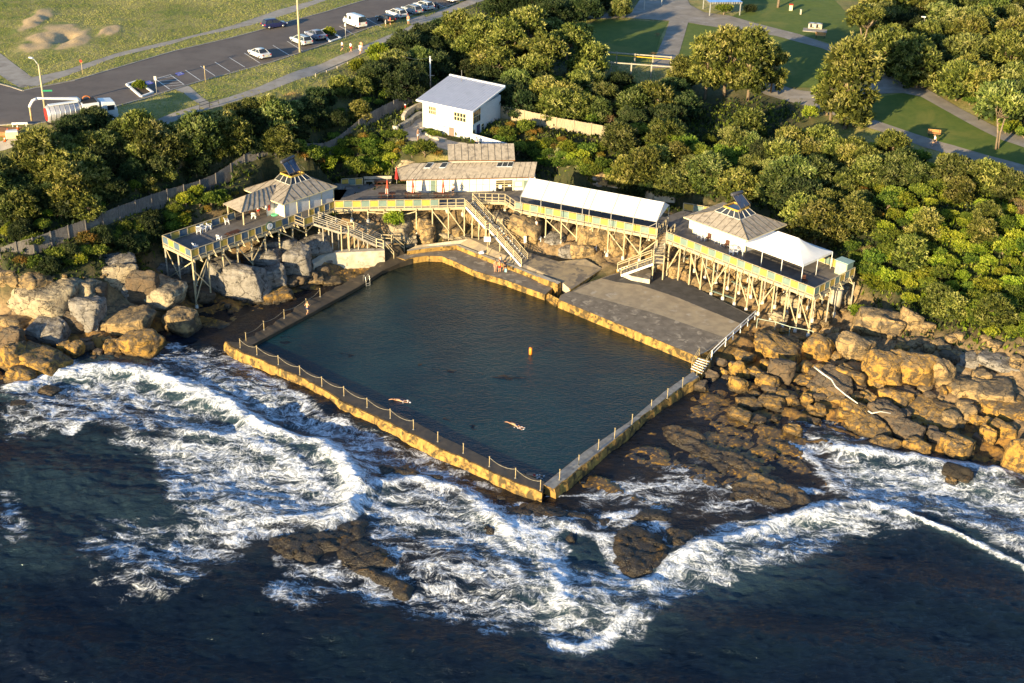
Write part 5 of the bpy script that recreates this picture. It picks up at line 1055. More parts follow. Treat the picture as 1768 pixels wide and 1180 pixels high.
# ---------------------------------------------------------------- boulders
def rockmat(name,a,b,c,scale=1.4,t3=(.5,.62),wet=True,top_shade=1.):
    m,nt,bs,co=newmat(name); n1=_noise(nt,co,scale*1.5,9,.76,.3); n2=_noise(nt,co,.6*scale,8,.74,.6); n3=_noise(nt,co,4.5*scale,5,.7)
    col=_mix(nt,_ramp(nt,n1,.36,.62),a,b); col=_mix(nt,_ramp(nt,n2,*t3),col,c); col=_mix(nt,_ramp(nt,n3,.56,.7,0,.6),col,tuple(x*.35 for x in b))
    gn=nt.nodes.new('ShaderNodeNewGeometry'); sn=nt.nodes.new('ShaderNodeSeparateXYZ'); nt.links.new(gn.outputs['Normal'],sn.inputs[0]); shd=_math(nt,'MULTIPLY',_ramp(nt,sn.outputs[2],.45,.85),_ramp(nt,n1,.40,.60,.15*top_shade,.8*top_shade)); col=_mix(nt,shd,col,(.10,.085,.065))  # grazing-sun darkness of upward faces painted into the rock colour
    if wet:
        g=nt.nodes.new('ShaderNodeNewGeometry'); sx=nt.nodes.new('ShaderNodeSeparateXYZ'); nt.links.new(g.outputs['Position'],sx.inputs[0]); z=_math(nt,'ADD',sx.outputs[2],_ramp(nt,n2,.3,.7,-.35,.35)); wl=_ramp(nt,z,.1,.75,1,0)
        col=_mix(nt,wl,col,(.035,.026,.014)); nt.links.new(_ramp(nt,wl,0,1,.9,.3),bs.inputs['Roughness'])
    else: bs.inputs['Roughness'].default_value=.92
    nt.links.new(col,bs.inputs['Base Color'])
    # cracks
    wv=nt.nodes.new('ShaderNodeVectorMath'); wv.operation='MULTIPLY_ADD'; nn_=nt.nodes.new('ShaderNodeTexNoise'); nn_.inputs['Scale'].default_value=.9; nt.links.new(co,nn_.inputs['Vector']); nt.links.new(nn_.outputs['Color'],wv.inputs[0]); wv.inputs[1].default_value=(1.6,1.6,1.6); nt.links.new(co,wv.inputs[2])
    vo=nt.nodes.new('ShaderNodeTexVoronoi'); vo.feature='DISTANCE_TO_EDGE'; vo.inputs['Scale'].default_value=.42; nt.links.new(wv.outputs[0],vo.inputs['Vector']); ck=_math(nt,'MAXIMUM',_ramp(nt,vo.outputs['Distance'],.004,.028),_ramp(nt,n1,.42,.55,1,0))
    col=_mix(nt,ck,tuple(x*.3 for x in b),col); nt.links.new(col,bs.inputs['Base Color'])
    mp=nt.nodes.new('ShaderNodeMapping'); mp.inputs['Scale'].default_value=(.6,.6,5); nt.links.new(co,mp.inputs[0]); nb=_noise(nt,mp.outputs[0],1.5,4,.6,.5)
    h=_math(nt,'ADD',_math(nt,'ADD',_noise(nt,co,2.0*scale,10,.72,.3),_math(nt,'MULTIPLY',nb,.8)),_math(nt,'MULTIPLY',ck,.35)); nt.links.new(_bump(nt,h,1.,.22),bs.inputs['Normal']); return m
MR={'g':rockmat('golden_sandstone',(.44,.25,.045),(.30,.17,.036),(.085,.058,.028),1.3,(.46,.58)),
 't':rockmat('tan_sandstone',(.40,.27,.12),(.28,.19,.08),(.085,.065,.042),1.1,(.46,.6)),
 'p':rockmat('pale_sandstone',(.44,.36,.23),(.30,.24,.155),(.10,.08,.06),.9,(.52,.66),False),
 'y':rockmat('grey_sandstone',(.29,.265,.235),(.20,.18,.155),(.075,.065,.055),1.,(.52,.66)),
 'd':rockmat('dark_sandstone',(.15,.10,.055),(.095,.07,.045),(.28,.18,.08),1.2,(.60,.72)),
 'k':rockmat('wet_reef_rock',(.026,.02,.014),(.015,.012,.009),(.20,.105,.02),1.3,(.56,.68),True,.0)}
def rock_mesh(name,sx,sy,sz,seed,rough=1.,sub=3):
    import bmesh
    rnd=random.Random(seed); bm=bmesh.new()
    for i in range(rnd.randint(9,13)):
        p=Vector((rnd.uniform(-1,1),rnd.uniform(-1,1),rnd.uniform(-1,1))); m=max(abs(p.x),abs(p.y),abs(p.z)); p/= (m**.8)*(1+.22*(p.length-1)); bm.verts.new(p)
    for x in(-1,1):
        for y in(-1,1): bm.verts.new((x*rnd.uniform(.55,.95),y*rnd.uniform(.55,.95),rnd.uniform(-.9,-.5))); bm.verts.new((x*rnd.uniform(.45,.85),y*rnd.uniform(.45,.85),rnd.uniform(.35,.9)))
    r=bmesh.ops.convex_hull(bm,input=bm.verts); bmesh.ops.delete(bm,geom=[g for g in r['geom_interior'] if isinstance(g,bmesh.types.BMVert)],context='VERTS')
    loose=[v for v in bm.verts if not v.link_faces]; bmesh.ops.delete(bm,geom=loose,context='VERTS')
    bmesh.ops.triangulate(bm,faces=bm.faces)
    for _ in range(sub):
        L=sum(e.calc_length() for e in bm.edges)/len(bm.edges); bmesh.ops.subdivide_edges(bm,edges=[e for e in bm.edges if e.calc_length()>.13],cuts=1,use_grid_fill=False); bmesh.ops.triangulate(bm,faces=[f for f in bm.faces if len(f.verts)>3])
    bmesh.ops.smooth_vert(bm,verts=bm.verts,factor=.22,use_axis_x=True,use_axis_y=True,use_axis_z=True)
    bm.normal_update(); V=np.array([v.co[:] for v in bm.verts]); N=np.array([v.normal[:] for v in bm.verts]); S=np.array([sx,sy,sz]); W=V*S
    d=.09*rough*vn3(W*.55+seed,seed)+.10*rough*np.abs(vn3(W*1.3,seed+3))+.06*rough*vn3(W*4,seed+4)
    # grooves along bedding
    gz=(W[:,2]+.25*vn3(W*.4,seed+9))*1.6; d-= .13*rough*np.exp(-((gz-np.round(gz))/.10)**2)*(vn3(W*.5,seed+6)>-.3); d-=.14*rough*np.exp(-(vn3(W*.7,seed+12)/.07)**2)
    d=np.clip(d,-.22,.2); V2=V+N*d[:,None]*np.minimum(1.2/S,1)
    for v,c in zip(bm.verts,V2*S): v.co=c
    me=bpy.data.meshes.new(name); bm.to_mesh(me); bm.free(); me.polygons.foreach_set('use_smooth',[True]*len(me.polygons)); return me
def rock(cx,cy,w,h,k,label=None,ang=0,group=None,name='boulder',seed=None,tilt=(0,0),dep=.75,z=None,sink=.25):
    """boulder covering w x h photo pixels centred on cx,cy"""
    b=G(cx,cy+h*.42) if z is None else P(cx,cy+h*.42,z); b.z=max(b.z,-.25); s=PS(b); W=w/s; D=W*dep; Hh=max((h/s-D*.42)/.9,W*(.28 if cx<1220 else .15)); Hh*=(1. if cx<1220 else .82)
    seed=seed if seed is not None else int(cx*7+cy*13)
    me=rock_mesh(name,W*.52,D*.52,(Hh*(1+sink))*.5,seed)
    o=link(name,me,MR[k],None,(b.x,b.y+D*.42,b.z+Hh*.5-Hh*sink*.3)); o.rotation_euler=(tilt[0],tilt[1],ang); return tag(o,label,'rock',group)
RL='''48 508 180 84 p|huge pale cream overhanging cliff block at the left edge
150 545 60 70 y|steep grey rock shoulder right of the pale overhang
125 500 95 60 p|pale folded sandstone block below the grassy cliff top
5 478 60 44 t|tan rock at the left edge under the fence
40 490 90 36 t|brown crumbly rock cap above the pale overhang
160 508 48 52 d|black and cream weathered boulder leaning on the cliff
205 480 60 60 p|tall cream cliff buttress beside the gully
195 455 75 30 y|grey layered rock ledge just under the left shrubs
75 575 70 55 y|grey boulder with a furrowed top below the pale cliff
20 555 60 34 t|brown ledge tucked under the pale overhang at the left edge
18 592 44 52 d|dark boulder cut by the left edge of the picture
125 558 44 44 d|dark wedge boulder left of the leaning slab
158 548 28 52 y|upright leaning slab with a golden edge
207 560 112 52 t|long brown boulder with a flat golden front, centre of the left heap
268 508 102 62 p|large pointed whitish boulder above the left heap
225 503 36 32 y|small lilac grey boulder behind the pointed white one
308 560 66 56 t|rounded brown boulder at the right end of the left heap
315 495 40 40 d|dark boulder behind the pointed white one
240 608 84 62 g|big golden cube boulder standing in the surf
193 603 38 34 g|small orange block leaning on the golden cube boulder
197 622 26 18 g|small orange stone below the golden cube boulder
110 605 24 36 g|yellow-topped upright stone behind the pebbles
128 608 34 42 g|stone with a bright yellow split face above the pebbles
152 600 22 18 d|rounded dark pebble boulder, upper one in the small heap
168 610 20 16 d|rounded dark pebble boulder, right one in the small heap
158 622 22 16 d|rounded dark pebble boulder, lower one in the small heap
145 590 24 16 d|rounded dark pebble boulder at the back of the small heap
60 632 110 62 g|broad dark gold boulder at the left waterline
22 620 60 60 g|orange boulder cut by the left edge at the waterline
35 662 60 44 g|low orange block at the left edge in the foam
88 703 36 22 g|small orange rock alone in the left surf
35 735 36 20 k|small black rock awash in the left surf
420 487 92 78 y|large grey boulder under the middle of the left deck
380 480 60 70 y|grey boulder at the second row of left deck posts
345 510 50 40 d|dark boulder at the foot of the left deck corner
468 478 50 50 y|grey slab boulder leaning beside the big grey one
455 445 70 50 y|grey boulder high under the left deck below the clock
510 455 50 70 y|tall rounded grey boulder beside the whitish retaining wall
540 425 60 50 y|grey rock bluff under the left pavilion
480 425 60 44 y|grey rock face behind the left deck posts
420 506 40 28 g|small boulder with a golden cap under the left deck
470 514 62 34 g|golden-crusted boulder in the tidal pool below the left deck
432 520 20 12 t|small flat stone left of the golden-crusted boulder
512 482 34 26 d|dark rounded boulder in the tidal flat, left of three
535 474 26 22 d|dark rounded boulder in the tidal flat, middle of three
556 468 28 24 d|dark rounded boulder in the tidal flat, right of three
495 490 34 22 d|low dark boulder in front of the three dark ones
543 486 34 14 t|flat brown stone on the tidal flat near the walkway
570 490 34 12 t|second flat brown stone on the tidal flat nearest the ladder
525 497 22 12 d|tiny dark stone on the tidal flat
565 452 18 10 y|small pale stone at the foot of the retaining wall
688 404 40 42 p|cream upright boulder with orange base under the middle deck
707 421 26 28 p|small pale boulder carrying a deck post behind the parapet
736 412 34 44 t|tan boulder left of the middle deck's broad rock
725 385 60 50 t|striped tan boulder under the centre of the middle deck
745 418 26 24 t|small brown boulder carrying a deck post
780 395 50 34 t|tan ledge under the right half of the middle deck
800 412 40 20 p|pale sandstone block in the low ledge left of the central stair
770 412 34 16 p|pale sandstone block in the low ledge under the middle deck
830 370 60 40 t|golden boulder right under the top of the central stair
868 390 54 52 p|tall pale boulder behind the central staircase
905 400 60 60 t|dark striped boulder under the left end of the awning deck
655 380 40 26 d|dark rock under the left end of the middle deck
640 410 50 20 y|grey flat rock above the retaining wall
985 432 44 34 y|striped grey boulder on the terrace under the awning deck
1030 405 80 60 t|big tan split boulder under the centre of the awning deck
1010 435 46 44 t|tan boulder in front of the big split one
1075 418 56 60 t|tall tan boulder under the right half of the awning deck
1110 432 50 36 t|tan ledge behind the right stair
970 392 60 30 d|dark recess rock under the awning deck
955 412 44 26 y|rough grey rock ledge carrying the lone chair
1122 456 36 22 p|cream rough boulder inside the small grey terrace
1170 470 40 36 t|tan boulder under the left end of the right deck
1210 450 60 40 t|tan rock slope behind the right deck posts
1245 480 40 26 t|low tan rock under the right deck
1280 470 50 34 t|broad tan rock under the middle of the right deck
1320 500 50 34 t|tan rock under the right half of the right deck
1370 520 40 30 p|pale boulder at the foot of the right deck's end posts
1345 545 34 26 p|cream boulder by the green pipe fence
1420 540 50 34 t|tan boulder below the right end of the right deck
1450 505 50 40 p|cream rock bank under the right deck's end
1522 556 84 56 t|large pale brown pointed boulder below the scrub
1572 550 38 46 t|upright brown slab beside the pointed boulder
1350 602 92 56 g|long golden slab with a rounded lit front above the boulder field
1415 600 54 48 g|golden boulder at the upper end of the white driftwood
1320 580 28 26 g|small golden knob at the fence end
1284 616 38 22 g|rounded split golden boulder nearest the white railing
1272 637 30 34 g|knobbly golden boulder below the split one
1250 645 18 20 g|small square golden stone by the grey wall
1262 628 18 12 d|small dark stone beside the split boulder
1287 645 16 20 g|thin leaning golden stone
1303 645 28 24 g|golden boulder in shade half, centre of the boulder field
1275 665 34 32 g|striped golden boulder standing at the water
1325 660 38 30 g|wedge shaped golden boulder in the boulder field
1345 640 50 46 d|broad dark flat-topped boulder in the boulder field
1303 682 22 14 g|small round golden stone at the waterline
1294 698 44 24 g|flat diamond shaped golden stone in the shallows
1333 697 44 26 g|pointed golden stone aimed at the sea
1355 683 62 26 g|long golden bar shaped boulder
1278 714 42 24 g|striped square golden block in the shallows
1305 726 34 16 g|low brown block beside the striped one
1338 724 16 12 g|tiny golden stone in the shallows
1392 690 24 24 g|triangular golden boulder left of the driftwood
1402 706 18 16 g|small golden cube stone
1414 714 26 18 g|round golden stone at the white water
1406 728 26 14 g|low golden stone in the white water
1440 660 80 40 d|dark cracked flat slab under the driftwood
1430 682 60 26 g|golden flat slab with a dark centre
1380 655 50 22 g|small golden ledge left of the driftwood
1480 600 60 52 t|tan craggy boulder at the head of the big slope
1530 640 70 80 g|long golden slab running down the big slope, first of three
1575 640 76 80 g|broad golden faced slab in the middle of the big slope
1550 690 54 44 g|smooth golden nose of rock at the foot of the slope
1470 650 56 44 g|craggy golden ledge left of the long slabs
1500 690 36 24 g|stepped orange rock below the craggy ledge
1620 640 50 60 t|tan boulder right of the broad golden face
1620 715 100 44 g|big golden whale-backed boulder near the right sea edge
1700 670 120 60 t|huge tan slab with a bright lit flank at the right edge
1740 700 100 44 g|golden lower slab under the huge tan one
1670 620 60 30 y|grey cracked rock shelf above the huge tan slab
1735 625 80 34 y|grey rock shelf cut by the right edge
1480 710 54 36 g|golden block with a dark top in the lower platform
1500 742 80 44 g|long golden waterline block, left end of the platform
1535 712 60 40 d|dark sloping slab with cracks behind the waterline blocks
1570 745 60 36 d|dark flat slab in the lower platform
1532 768 50 26 g|triangular golden block at the foam
1585 770 44 30 g|double golden block at the foam
1650 770 60 50 g|cracked dark gold cube at the foam
1625 755 40 30 d|dark block behind the cracked cube
1735 740 44 36 g|rounded golden boulder with a cleft
1706 750 26 36 g|upright rounded golden boulder
1755 790 50 80 g|tall golden boulder cut by the right edge
1685 725 26 20 g|small boulder in the gully, left one
1708 728 18 16 g|small boulder in the gully, right one
1690 757 22 20 d|small dark boulder under the gully
1655 830 44 36 k|black rock with surf running over it, right side
1640 842 22 20 g|small golden rock against the black one in the surf
1514 803 16 12 g|small golden rock in the right surf
1370 742 32 20 g|small triangular golden rock in the shallows
1005 818 12 10 g|tiny yellow stone beside the right sea wall
1320 840 60 26 g|low golden reef rock with foam around it
1365 855 44 22 g|low golden reef rock right of the foam channel
1295 850 30 14 g|small golden reef rock left of the foam channel
1228 650 30 24 d|dark block at the bottom of the white edged steps
1212 668 28 22 d|dark block against the right sea wall
1245 628 22 18 d|small dark block under the terrace end wall'''
for i,l in enumerate(RL.split('\n')):
    a,lb=l.split('|'); x,y,w_,h_,k=a.split(); rnd=random.Random(i*3+1)
    reg=float(x)>1220
    rock(float(x),float(y),float(w_)*(1.14 if reg else 1.0),float(h_)*(1.1 if reg else 1.0),k,lb,rnd.uniform(-.85,-.35) if reg else rnd.uniform(-.5,.5),tilt=(rnd.uniform(.0,.3) if reg else rnd.uniform(-.15,.15),rnd.uniform(-.12,.12)),dep=.62 if (float(w_)>70 or reg) else .85,sink=.25 if not reg else .5)
# small loose stones: countable, share a group
rnd=random.Random(5); protos={k:[rock_mesh('stone',1,.8,.6,700+i,1,2) for i in range(4)] for k in 'gtd'}
ZN=[([(1240,620),(1420,640),(1440,720),(1380,700),(1260,690)],40,.5,1.6,'gd','small angular stone among the golden boulders beside the right sea wall'),
 ([(1300,575),(1450,560),(1500,600),(1480,650),(1330,600)],32,.5,1.5,'tg','small stone on the rocks between the pipe fence and the pointed boulder'),
 ([(1450,600),(1640,600),(1768,640),(1768,760),(1600,760),(1440,720)],70,.4,2.2,'tggd','small stone wedged in the cracks of the big right rock slope'),
 ([(1470,540),(1640,575),(1768,600),(1768,640),(1560,600)],36,.5,1.6,'t','small brown stone along the foot of the green slope'),
 ([(1160,455),(1330,505),(1440,510),(1460,545),(1320,540),(1180,480)],26,.3,.9,'t','small stone under the right deck'),
 ([(0,600),(160,590),(320,560),(330,590),(160,640),(60,600)],22,.4,1.2,'dg','small stone between the boulders of the left heap'),
 ([(360,520),(520,470),(560,480),(420,560)],18,.3,.8,'d','small dark stone on the tidal flat below the left deck'),
 ([(620,385),(800,380),(900,380),(880,420),(700,425)],16,.3,.8,'t','small stone under the middle deck'),
 ([(920,380),(1120,400),(1120,440),(960,425)],14,.3,.8,'t','small stone under the awning deck'),
 ([(0,470),(120,480),(200,470),(260,470),(240,490),(60,485)],12,.3,.8,'t','small stone on the left cliff edge')]
for pl_,n,s0,s1,ks,lb in ZN:
    xs=[p[0] for p in pl_];ys=[p[1] for p in pl_]; c=0
    while c<n:
        x,y=rnd.uniform(min(xs),max(xs)),rnd.uniform(min(ys),max(ys))
        if not inpoly(np.array([x]),np.array([y]),pl_)[0]: continue
        c+=1; k=rnd.choice(ks); g=G(x,y); s=rnd.uniform(s0,s1)*.6; g.z=max(g.z,-.1)
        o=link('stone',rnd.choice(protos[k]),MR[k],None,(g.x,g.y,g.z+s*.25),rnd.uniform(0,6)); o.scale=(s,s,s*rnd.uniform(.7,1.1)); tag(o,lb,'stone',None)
        o['group']='loose stones: '+lb
# reef shelves breaking the surface
def reef(px,h,label,fal=1.2,seed=1,k='k'):
    w=[(p.x,p.y) for p in (P(x,y,0) for x,y in px)]; xs=[p[0] for p in w];ys=[p[1] for p in w]; st=.22
    X,Y=np.meshgrid(np.arange(min(xs)-1.5,max(xs)+1.5,st),np.arange(min(ys)-1.5,max(ys)+1.5,st)); d=segd(X,Y,w+[w[0]]); d=np.where(inpoly(X,Y,w),d,-d)+.9*fbm(X*.45,Y*.45,seed,4)
    Z=-.6+(h+.6)*np.clip(d/fal+.3,0,1)**.6+.30*cells(X,Y,2.6,1.3,R(-30),seed)*.8+.16*fbm(X*1.1,Y*1.1,seed+1,5)
    I=np.arange(X.size).reshape(X.shape);F=np.stack([I[:-1,:-1],I[:-1,1:],I[1:,1:],I[1:,:-1]],-1).reshape(-1,4); dd=d.ravel(); F=F[(dd[F]>-.5).any(1)]
    us=np.unique(F); mp=-np.ones(X.size,int); mp[us]=np.arange(len(us)); V=np.stack([X,Y,Z],-1).reshape(-1,3)[us]; o=Vector((V[:,0].mean(),V[:,1].mean(),0)); V=V-np.array(o)
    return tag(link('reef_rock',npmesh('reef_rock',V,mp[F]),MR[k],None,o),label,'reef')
reef([(450,925),(500,915),(560,910),(615,895),(640,900),(635,935),(560,955),(545,968),(490,962)],.4,'long black reef shelf with a golden sunlit lip, left of centre in the surf',1.3,2)
reef([(565,950),(620,930),(665,950),(690,975),(640,985),(605,980)],.32,'triangular black reef shelf with a gold edge right of the long one',1.2,3)
reef([(605,985),(640,978),(680,990),(715,1015),(700,1030),(650,1010)],.35,'small dark reef knob below the triangular shelf',1.0,4)
reef([(1050,925),(1090,905),(1140,925),(1155,950),(1130,985),(1090,995),(1060,970)],.5,'round black reef rock with foam on its top and a golden front edge',1.3,5)
reef([(1150,915),(1200,905),(1215,925),(1175,950),(1155,940)],.4,'brown and gold reef patch right of the round black one',1.2,6)
reef([(860,870),(940,865),(1000,885),(1060,890),(1150,880),(1160,900),(1050,905),(950,905),(880,895)],.2,'low dark reef ridge just below the sea corner of the pool',1.3,7)
reef([(965,915),(1000,915),(1000,940),(975,940)],.35,'tiny black reef knob inside the central foam',.9,8)
reef([(835,905),(860,912),(858,930),(838,925)],.3,'tiny brown reef knob in the foam left of centre',.9,9)
reef([(1255,835),(1330,825),(1400,845),(1410,868),(1340,875),(1270,860)],.35,'broad flat gold-brown reef rock at the right of the wet shelf',1.2,10,'g')
reef([(1140,735),(1200,735),(1240,770),(1290,790),(1330,800),(1290,818),(1240,815),(1200,780),(1150,755)],.32,'long diagonal wet ledge with bright orange broken edges on the shelf',1.2,11,'g')
reef([(640,800),(700,800),(800,830),(870,860),(840,870),(740,835),(660,820)],.15,'low dark rock patch in the wash below the long sea wall',1.3,12)
# driftwood
def drift(pts,z,r,label):
    ps=[G(p[0],p[1],None,2.1) for p in pts]; zz=sum(q.z for q in ps)/len(ps)+2.1; ps=[P(p[0],p[1],zz-.05*i) for i,p in enumerate(pts)]; mb=MB(ps[0]); mb.tube(ps,[r*(1-.6*i/len(ps)) for i in range(len(ps))],6); tag(mb.build('driftwood',mat('bleached_wood',(.72,.68,.6),(.58,.54,.46),3,.8,.2),None,ps[0]),label,'driftwood')
drift([(1406,634),(1420,645),(1436,656),(1443,668),(1460,682),(1481,697)],1,.12,'long bleached driftwood pole lying on the right rocks'); drift([(1499,710),(1505,714),(1520,711),(1538,714)],1,.09,'short curved bleached driftwood right of the long pole')
p=G(183,535); r=empty('timber_stump',p,0,'short grey timber post standing among the left boulders','post'); mb=MB(); mb.tube([(0,0,-.3),(-.1,0,1.4)],.16,8); mb.build('stump_shaft',m_gtimb,r)
# ---------------------------------------------------------------- vegetation
def leafmat(name,cols,trans=.42,rnd=.30,hue=.03):
    m=bpy.data.materials.new(name); m.use_nodes=True; nt=m.node_tree; b=nt.nodes['Principled BSDF']; out=nt.nodes['Material Output']
    a=nt.nodes.new('ShaderNodeAttribute'); a.attribute_name='lv'; cr=nt.nodes.new('ShaderNodeValToRGB'); e=cr.color_ramp.elements
    while len(e)<len(cols): e.new(.5)
    for i,c in enumerate(cols): e[i].position=i/(len(cols)-1); e[i].color=(*c,1)
    nt.links.new(a.outputs['Fac'],cr.inputs[0]); oi=nt.nodes.new('ShaderNodeObjectInfo'); h=nt.nodes.new('ShaderNodeHueSaturation'); nt.links.new(cr.outputs[0],h.inputs['Color']); nt.links.new(_ramp(nt,oi.outputs['Random'],0,1,1-rnd,1+rnd),h.inputs['Value'])
    r2=_math(nt,'FRACT',_math(nt,'MULTIPLY',oi.outputs['Random'],7.3)); nt.links.new(_ramp(nt,r2,0,1,.5-hue*.25,.5+hue),h.inputs['Hue'])
    nt.links.new(h.outputs[0],b.inputs['Base Color']); b.inputs['Roughness'].default_value=.6; b.inputs['Specular IOR Level'].default_value=.25
    t=nt.nodes.new('ShaderNodeBsdfTranslucent'); nt.links.new(h.outputs[0],t.inputs[0]); ms=nt.nodes.new('ShaderNodeMixShader'); ms.inputs[0].default_value=trans; nt.links.new(b.outputs[0],ms.inputs[1]); nt.links.new(t.outputs[0],ms.inputs[2]); nt.links.new(ms.outputs[0],out.inputs[0]); return m
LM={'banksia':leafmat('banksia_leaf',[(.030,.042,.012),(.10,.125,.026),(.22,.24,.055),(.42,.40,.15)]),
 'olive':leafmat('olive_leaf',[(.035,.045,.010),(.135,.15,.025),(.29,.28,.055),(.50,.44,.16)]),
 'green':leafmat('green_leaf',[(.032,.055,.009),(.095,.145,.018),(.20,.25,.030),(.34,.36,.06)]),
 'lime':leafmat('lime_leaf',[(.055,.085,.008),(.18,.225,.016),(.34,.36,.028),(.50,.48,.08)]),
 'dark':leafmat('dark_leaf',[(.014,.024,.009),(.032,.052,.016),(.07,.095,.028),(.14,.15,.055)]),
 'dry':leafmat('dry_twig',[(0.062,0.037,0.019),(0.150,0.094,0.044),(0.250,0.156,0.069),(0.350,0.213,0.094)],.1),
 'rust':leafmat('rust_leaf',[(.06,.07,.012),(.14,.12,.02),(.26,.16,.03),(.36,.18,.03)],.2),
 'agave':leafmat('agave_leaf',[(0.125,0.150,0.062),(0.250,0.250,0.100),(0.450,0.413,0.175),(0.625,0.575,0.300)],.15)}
m_bark=mat('bark',(.22,.165,.11),(.14,.105,.07),3,.9,.4,(.33,.26,.18),1.2,(.55,.7))
def leaves(C,D,per,size,seed,spread=.9,asp=.38,lift=.3,lv=None,sz=None):
    """rosettes of leaf blades at C pointing along D"""
    rg=np.random.default_rng(seed); n=len(C); c=np.repeat(C,per,0); d=np.repeat(D,per,0)+rg.normal(0,spread,(n*per,3)); d[:,2]+=lift; d/=np.linalg.norm(d,axis=1)[:,None]+1e-9
    s=np.cross(d,rg.normal(0,1,d.shape)); s/=np.linalg.norm(s,axis=1)[:,None]+1e-9; L=size*rg.uniform(.6,1.25,(n*per,1))*(1 if sz is None else np.repeat(sz,per)[:,None]); w=L*asp
    c=c+rg.normal(0,size*.18,c.shape); V=np.stack([c,c+d*L*.5+s*w*.5,c+d*L,c+d*L*.5-s*w*.5],1).reshape(-1,3); F=np.arange(len(V)).reshape(-1,4)
    l=np.clip((np.repeat(lv,per) if lv is not None else .45)+rg.normal(0,.16,n*per),0,1); return V,F,l
def crown(kind,R_,Hc,seed,nl=9,dens=1.,leaf=.36,per=5,flat=.75,asp=.38,ragged=.25,inner=True,low=0,lr0=.30,lr1=.52):
    """crown of lobes; origin at ground; returns V,F,l and lobe centres"""
    rg=np.random.default_rng(seed); lobes=[]
    for i in range(nl):
        a=i*2.399+rg.uniform(-.4,.4); rr=R_*.62*math.sqrt((i+.3)/nl); lr=R_*rg.uniform(lr0,lr1); z=Hc-lr*flat-rr/R_*Hc*.28+rg.uniform(-.1,.08)*Hc; lobes.append((rr*math.cos(a),rr*math.sin(a),max(z,lr*.5),lr))
    for i in range(low):
        a=i*6.283/low+rg.uniform(-.3,.3); lr=R_*rg.uniform(.28,.42); rr=R_*rg.uniform(.5,.72); lobes.append((rr*math.cos(a),rr*math.sin(a),Hc*rg.uniform(.22,.42),lr))
    Cs=[];Ds=[];Ls=[]
    for k,(x,y,z,lr) in enumerate(lobes):
        n=int(48*dens*lr*lr*(.36/leaf)**2*1.1)+8; v=rg.normal(0,1,(n,3)); v/=np.linalg.norm(v,axis=1)[:,None]; v[:,2]=np.where((v[:,2]<-.25),-v[:,2],v[:,2])
        rad=lr*(1+ragged*rg.normal(0,.6,(n,1))*.5); rad=np.where(rg.random((n,1))<.15,rad*rg.uniform(.5,.9,(n,1)),rad); c=np.array([x,y,z])+v*rad*np.array([1,1,flat]); Cs.append(c); Ds.append(v)
        Ls.append(np.full(n,rg.uniform(.28,.72))+.25*vn3(c*1.1,seed+k)+.12*v[:,2])  # lobe tops lighter: sunlit tips put into the leaf tone
    C=np.concatenate(Cs);D=np.concatenate(Ds);Lv=np.concatenate(Ls)
    k=np.ones(len(C),bool)
    for (x,y,z,lr) in lobes:   # drop rosettes buried in another lobe
        q=((C[:,0]-x)/lr)**2+((C[:,1]-y)/lr)**2+((C[:,2]-z)/(lr*flat))**2; k&=q>.5
    k&=C[:,2]>.1; C,D,Lv=C[k],D[k],Lv[k]; V,F,l=leaves(C,D,per,leaf,seed,asp=asp,lv=Lv)
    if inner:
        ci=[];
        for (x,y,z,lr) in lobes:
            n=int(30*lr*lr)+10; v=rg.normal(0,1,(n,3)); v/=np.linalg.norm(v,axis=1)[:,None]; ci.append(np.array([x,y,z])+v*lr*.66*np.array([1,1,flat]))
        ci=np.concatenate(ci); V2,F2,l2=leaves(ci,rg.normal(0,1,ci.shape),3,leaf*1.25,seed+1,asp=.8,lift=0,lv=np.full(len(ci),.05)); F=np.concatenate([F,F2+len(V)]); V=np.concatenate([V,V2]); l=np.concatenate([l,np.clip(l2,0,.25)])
    return V,F,l,lobes
def limbs(lobes,th,seed,name='trunk',r0=.16,bend=.5,stems=1):
    rg=random.Random(seed); mb=MB()
    for s in range(stems):
        ox,oy=(rg.uniform(-.5,.5),rg.uniform(-.4,.4)) if stems>1 else (0,0); top=Vector((rg.uniform(-bend,bend)+ox*2,rg.uniform(-bend,bend)+oy*2,th)); mid=Vector((ox*1.4+rg.uniform(-.3,.3),oy*1.4,th*.5)); mb.tube([(ox,oy,-.3),mid,top],[r0,r0*.85,r0*.65],7)
        for i,(x,y,z,lr) in enumerate(lobes):
            if i%stems!=s: continue
            e=Vector((x,y,z)); m=top.lerp(e,.5)+Vector((rg.uniform(-.25,.25),rg.uniform(-.25,.25),-.1*abs(e.z-top.z))); mb.tube([top,m,e],[r0*.6,r0*.38,r0*.15],5)
            for q in range(2): mb.tube([m.lerp(e,.5),e+Vector((rg.uniform(-1,1),rg.uniform(-1,1),rg.uniform(.2,.8)))*lr*.8],[r0*.2,r0*.07],4)
    return mb.mesh(name)
VP={}   # prototypes: kind -> list of (crown mesh, trunk mesh, material)
def proto(key,mt,n,R_,Hc,th,**k):
    st=k.pop('stems',1); r0=k.pop('r0',.15); L=[]
    for i in range(n):
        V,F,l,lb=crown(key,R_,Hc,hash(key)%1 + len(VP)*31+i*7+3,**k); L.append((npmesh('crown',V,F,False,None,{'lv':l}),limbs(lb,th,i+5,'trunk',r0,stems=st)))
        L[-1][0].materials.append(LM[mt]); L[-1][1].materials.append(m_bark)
    VP[key]=L
proto('banksia','banksia',5,3.0,4.5,2.0,nl=20,leaf=.42,per=7,low=9,lr0=.17,lr1=.36,ragged=.4,asp=.3)
proto('olive','olive',5,3.0,4.9,2.2,nl=19,leaf=.44,per=7,ragged=.5,low=8,lr0=.16,lr1=.36,asp=.3)
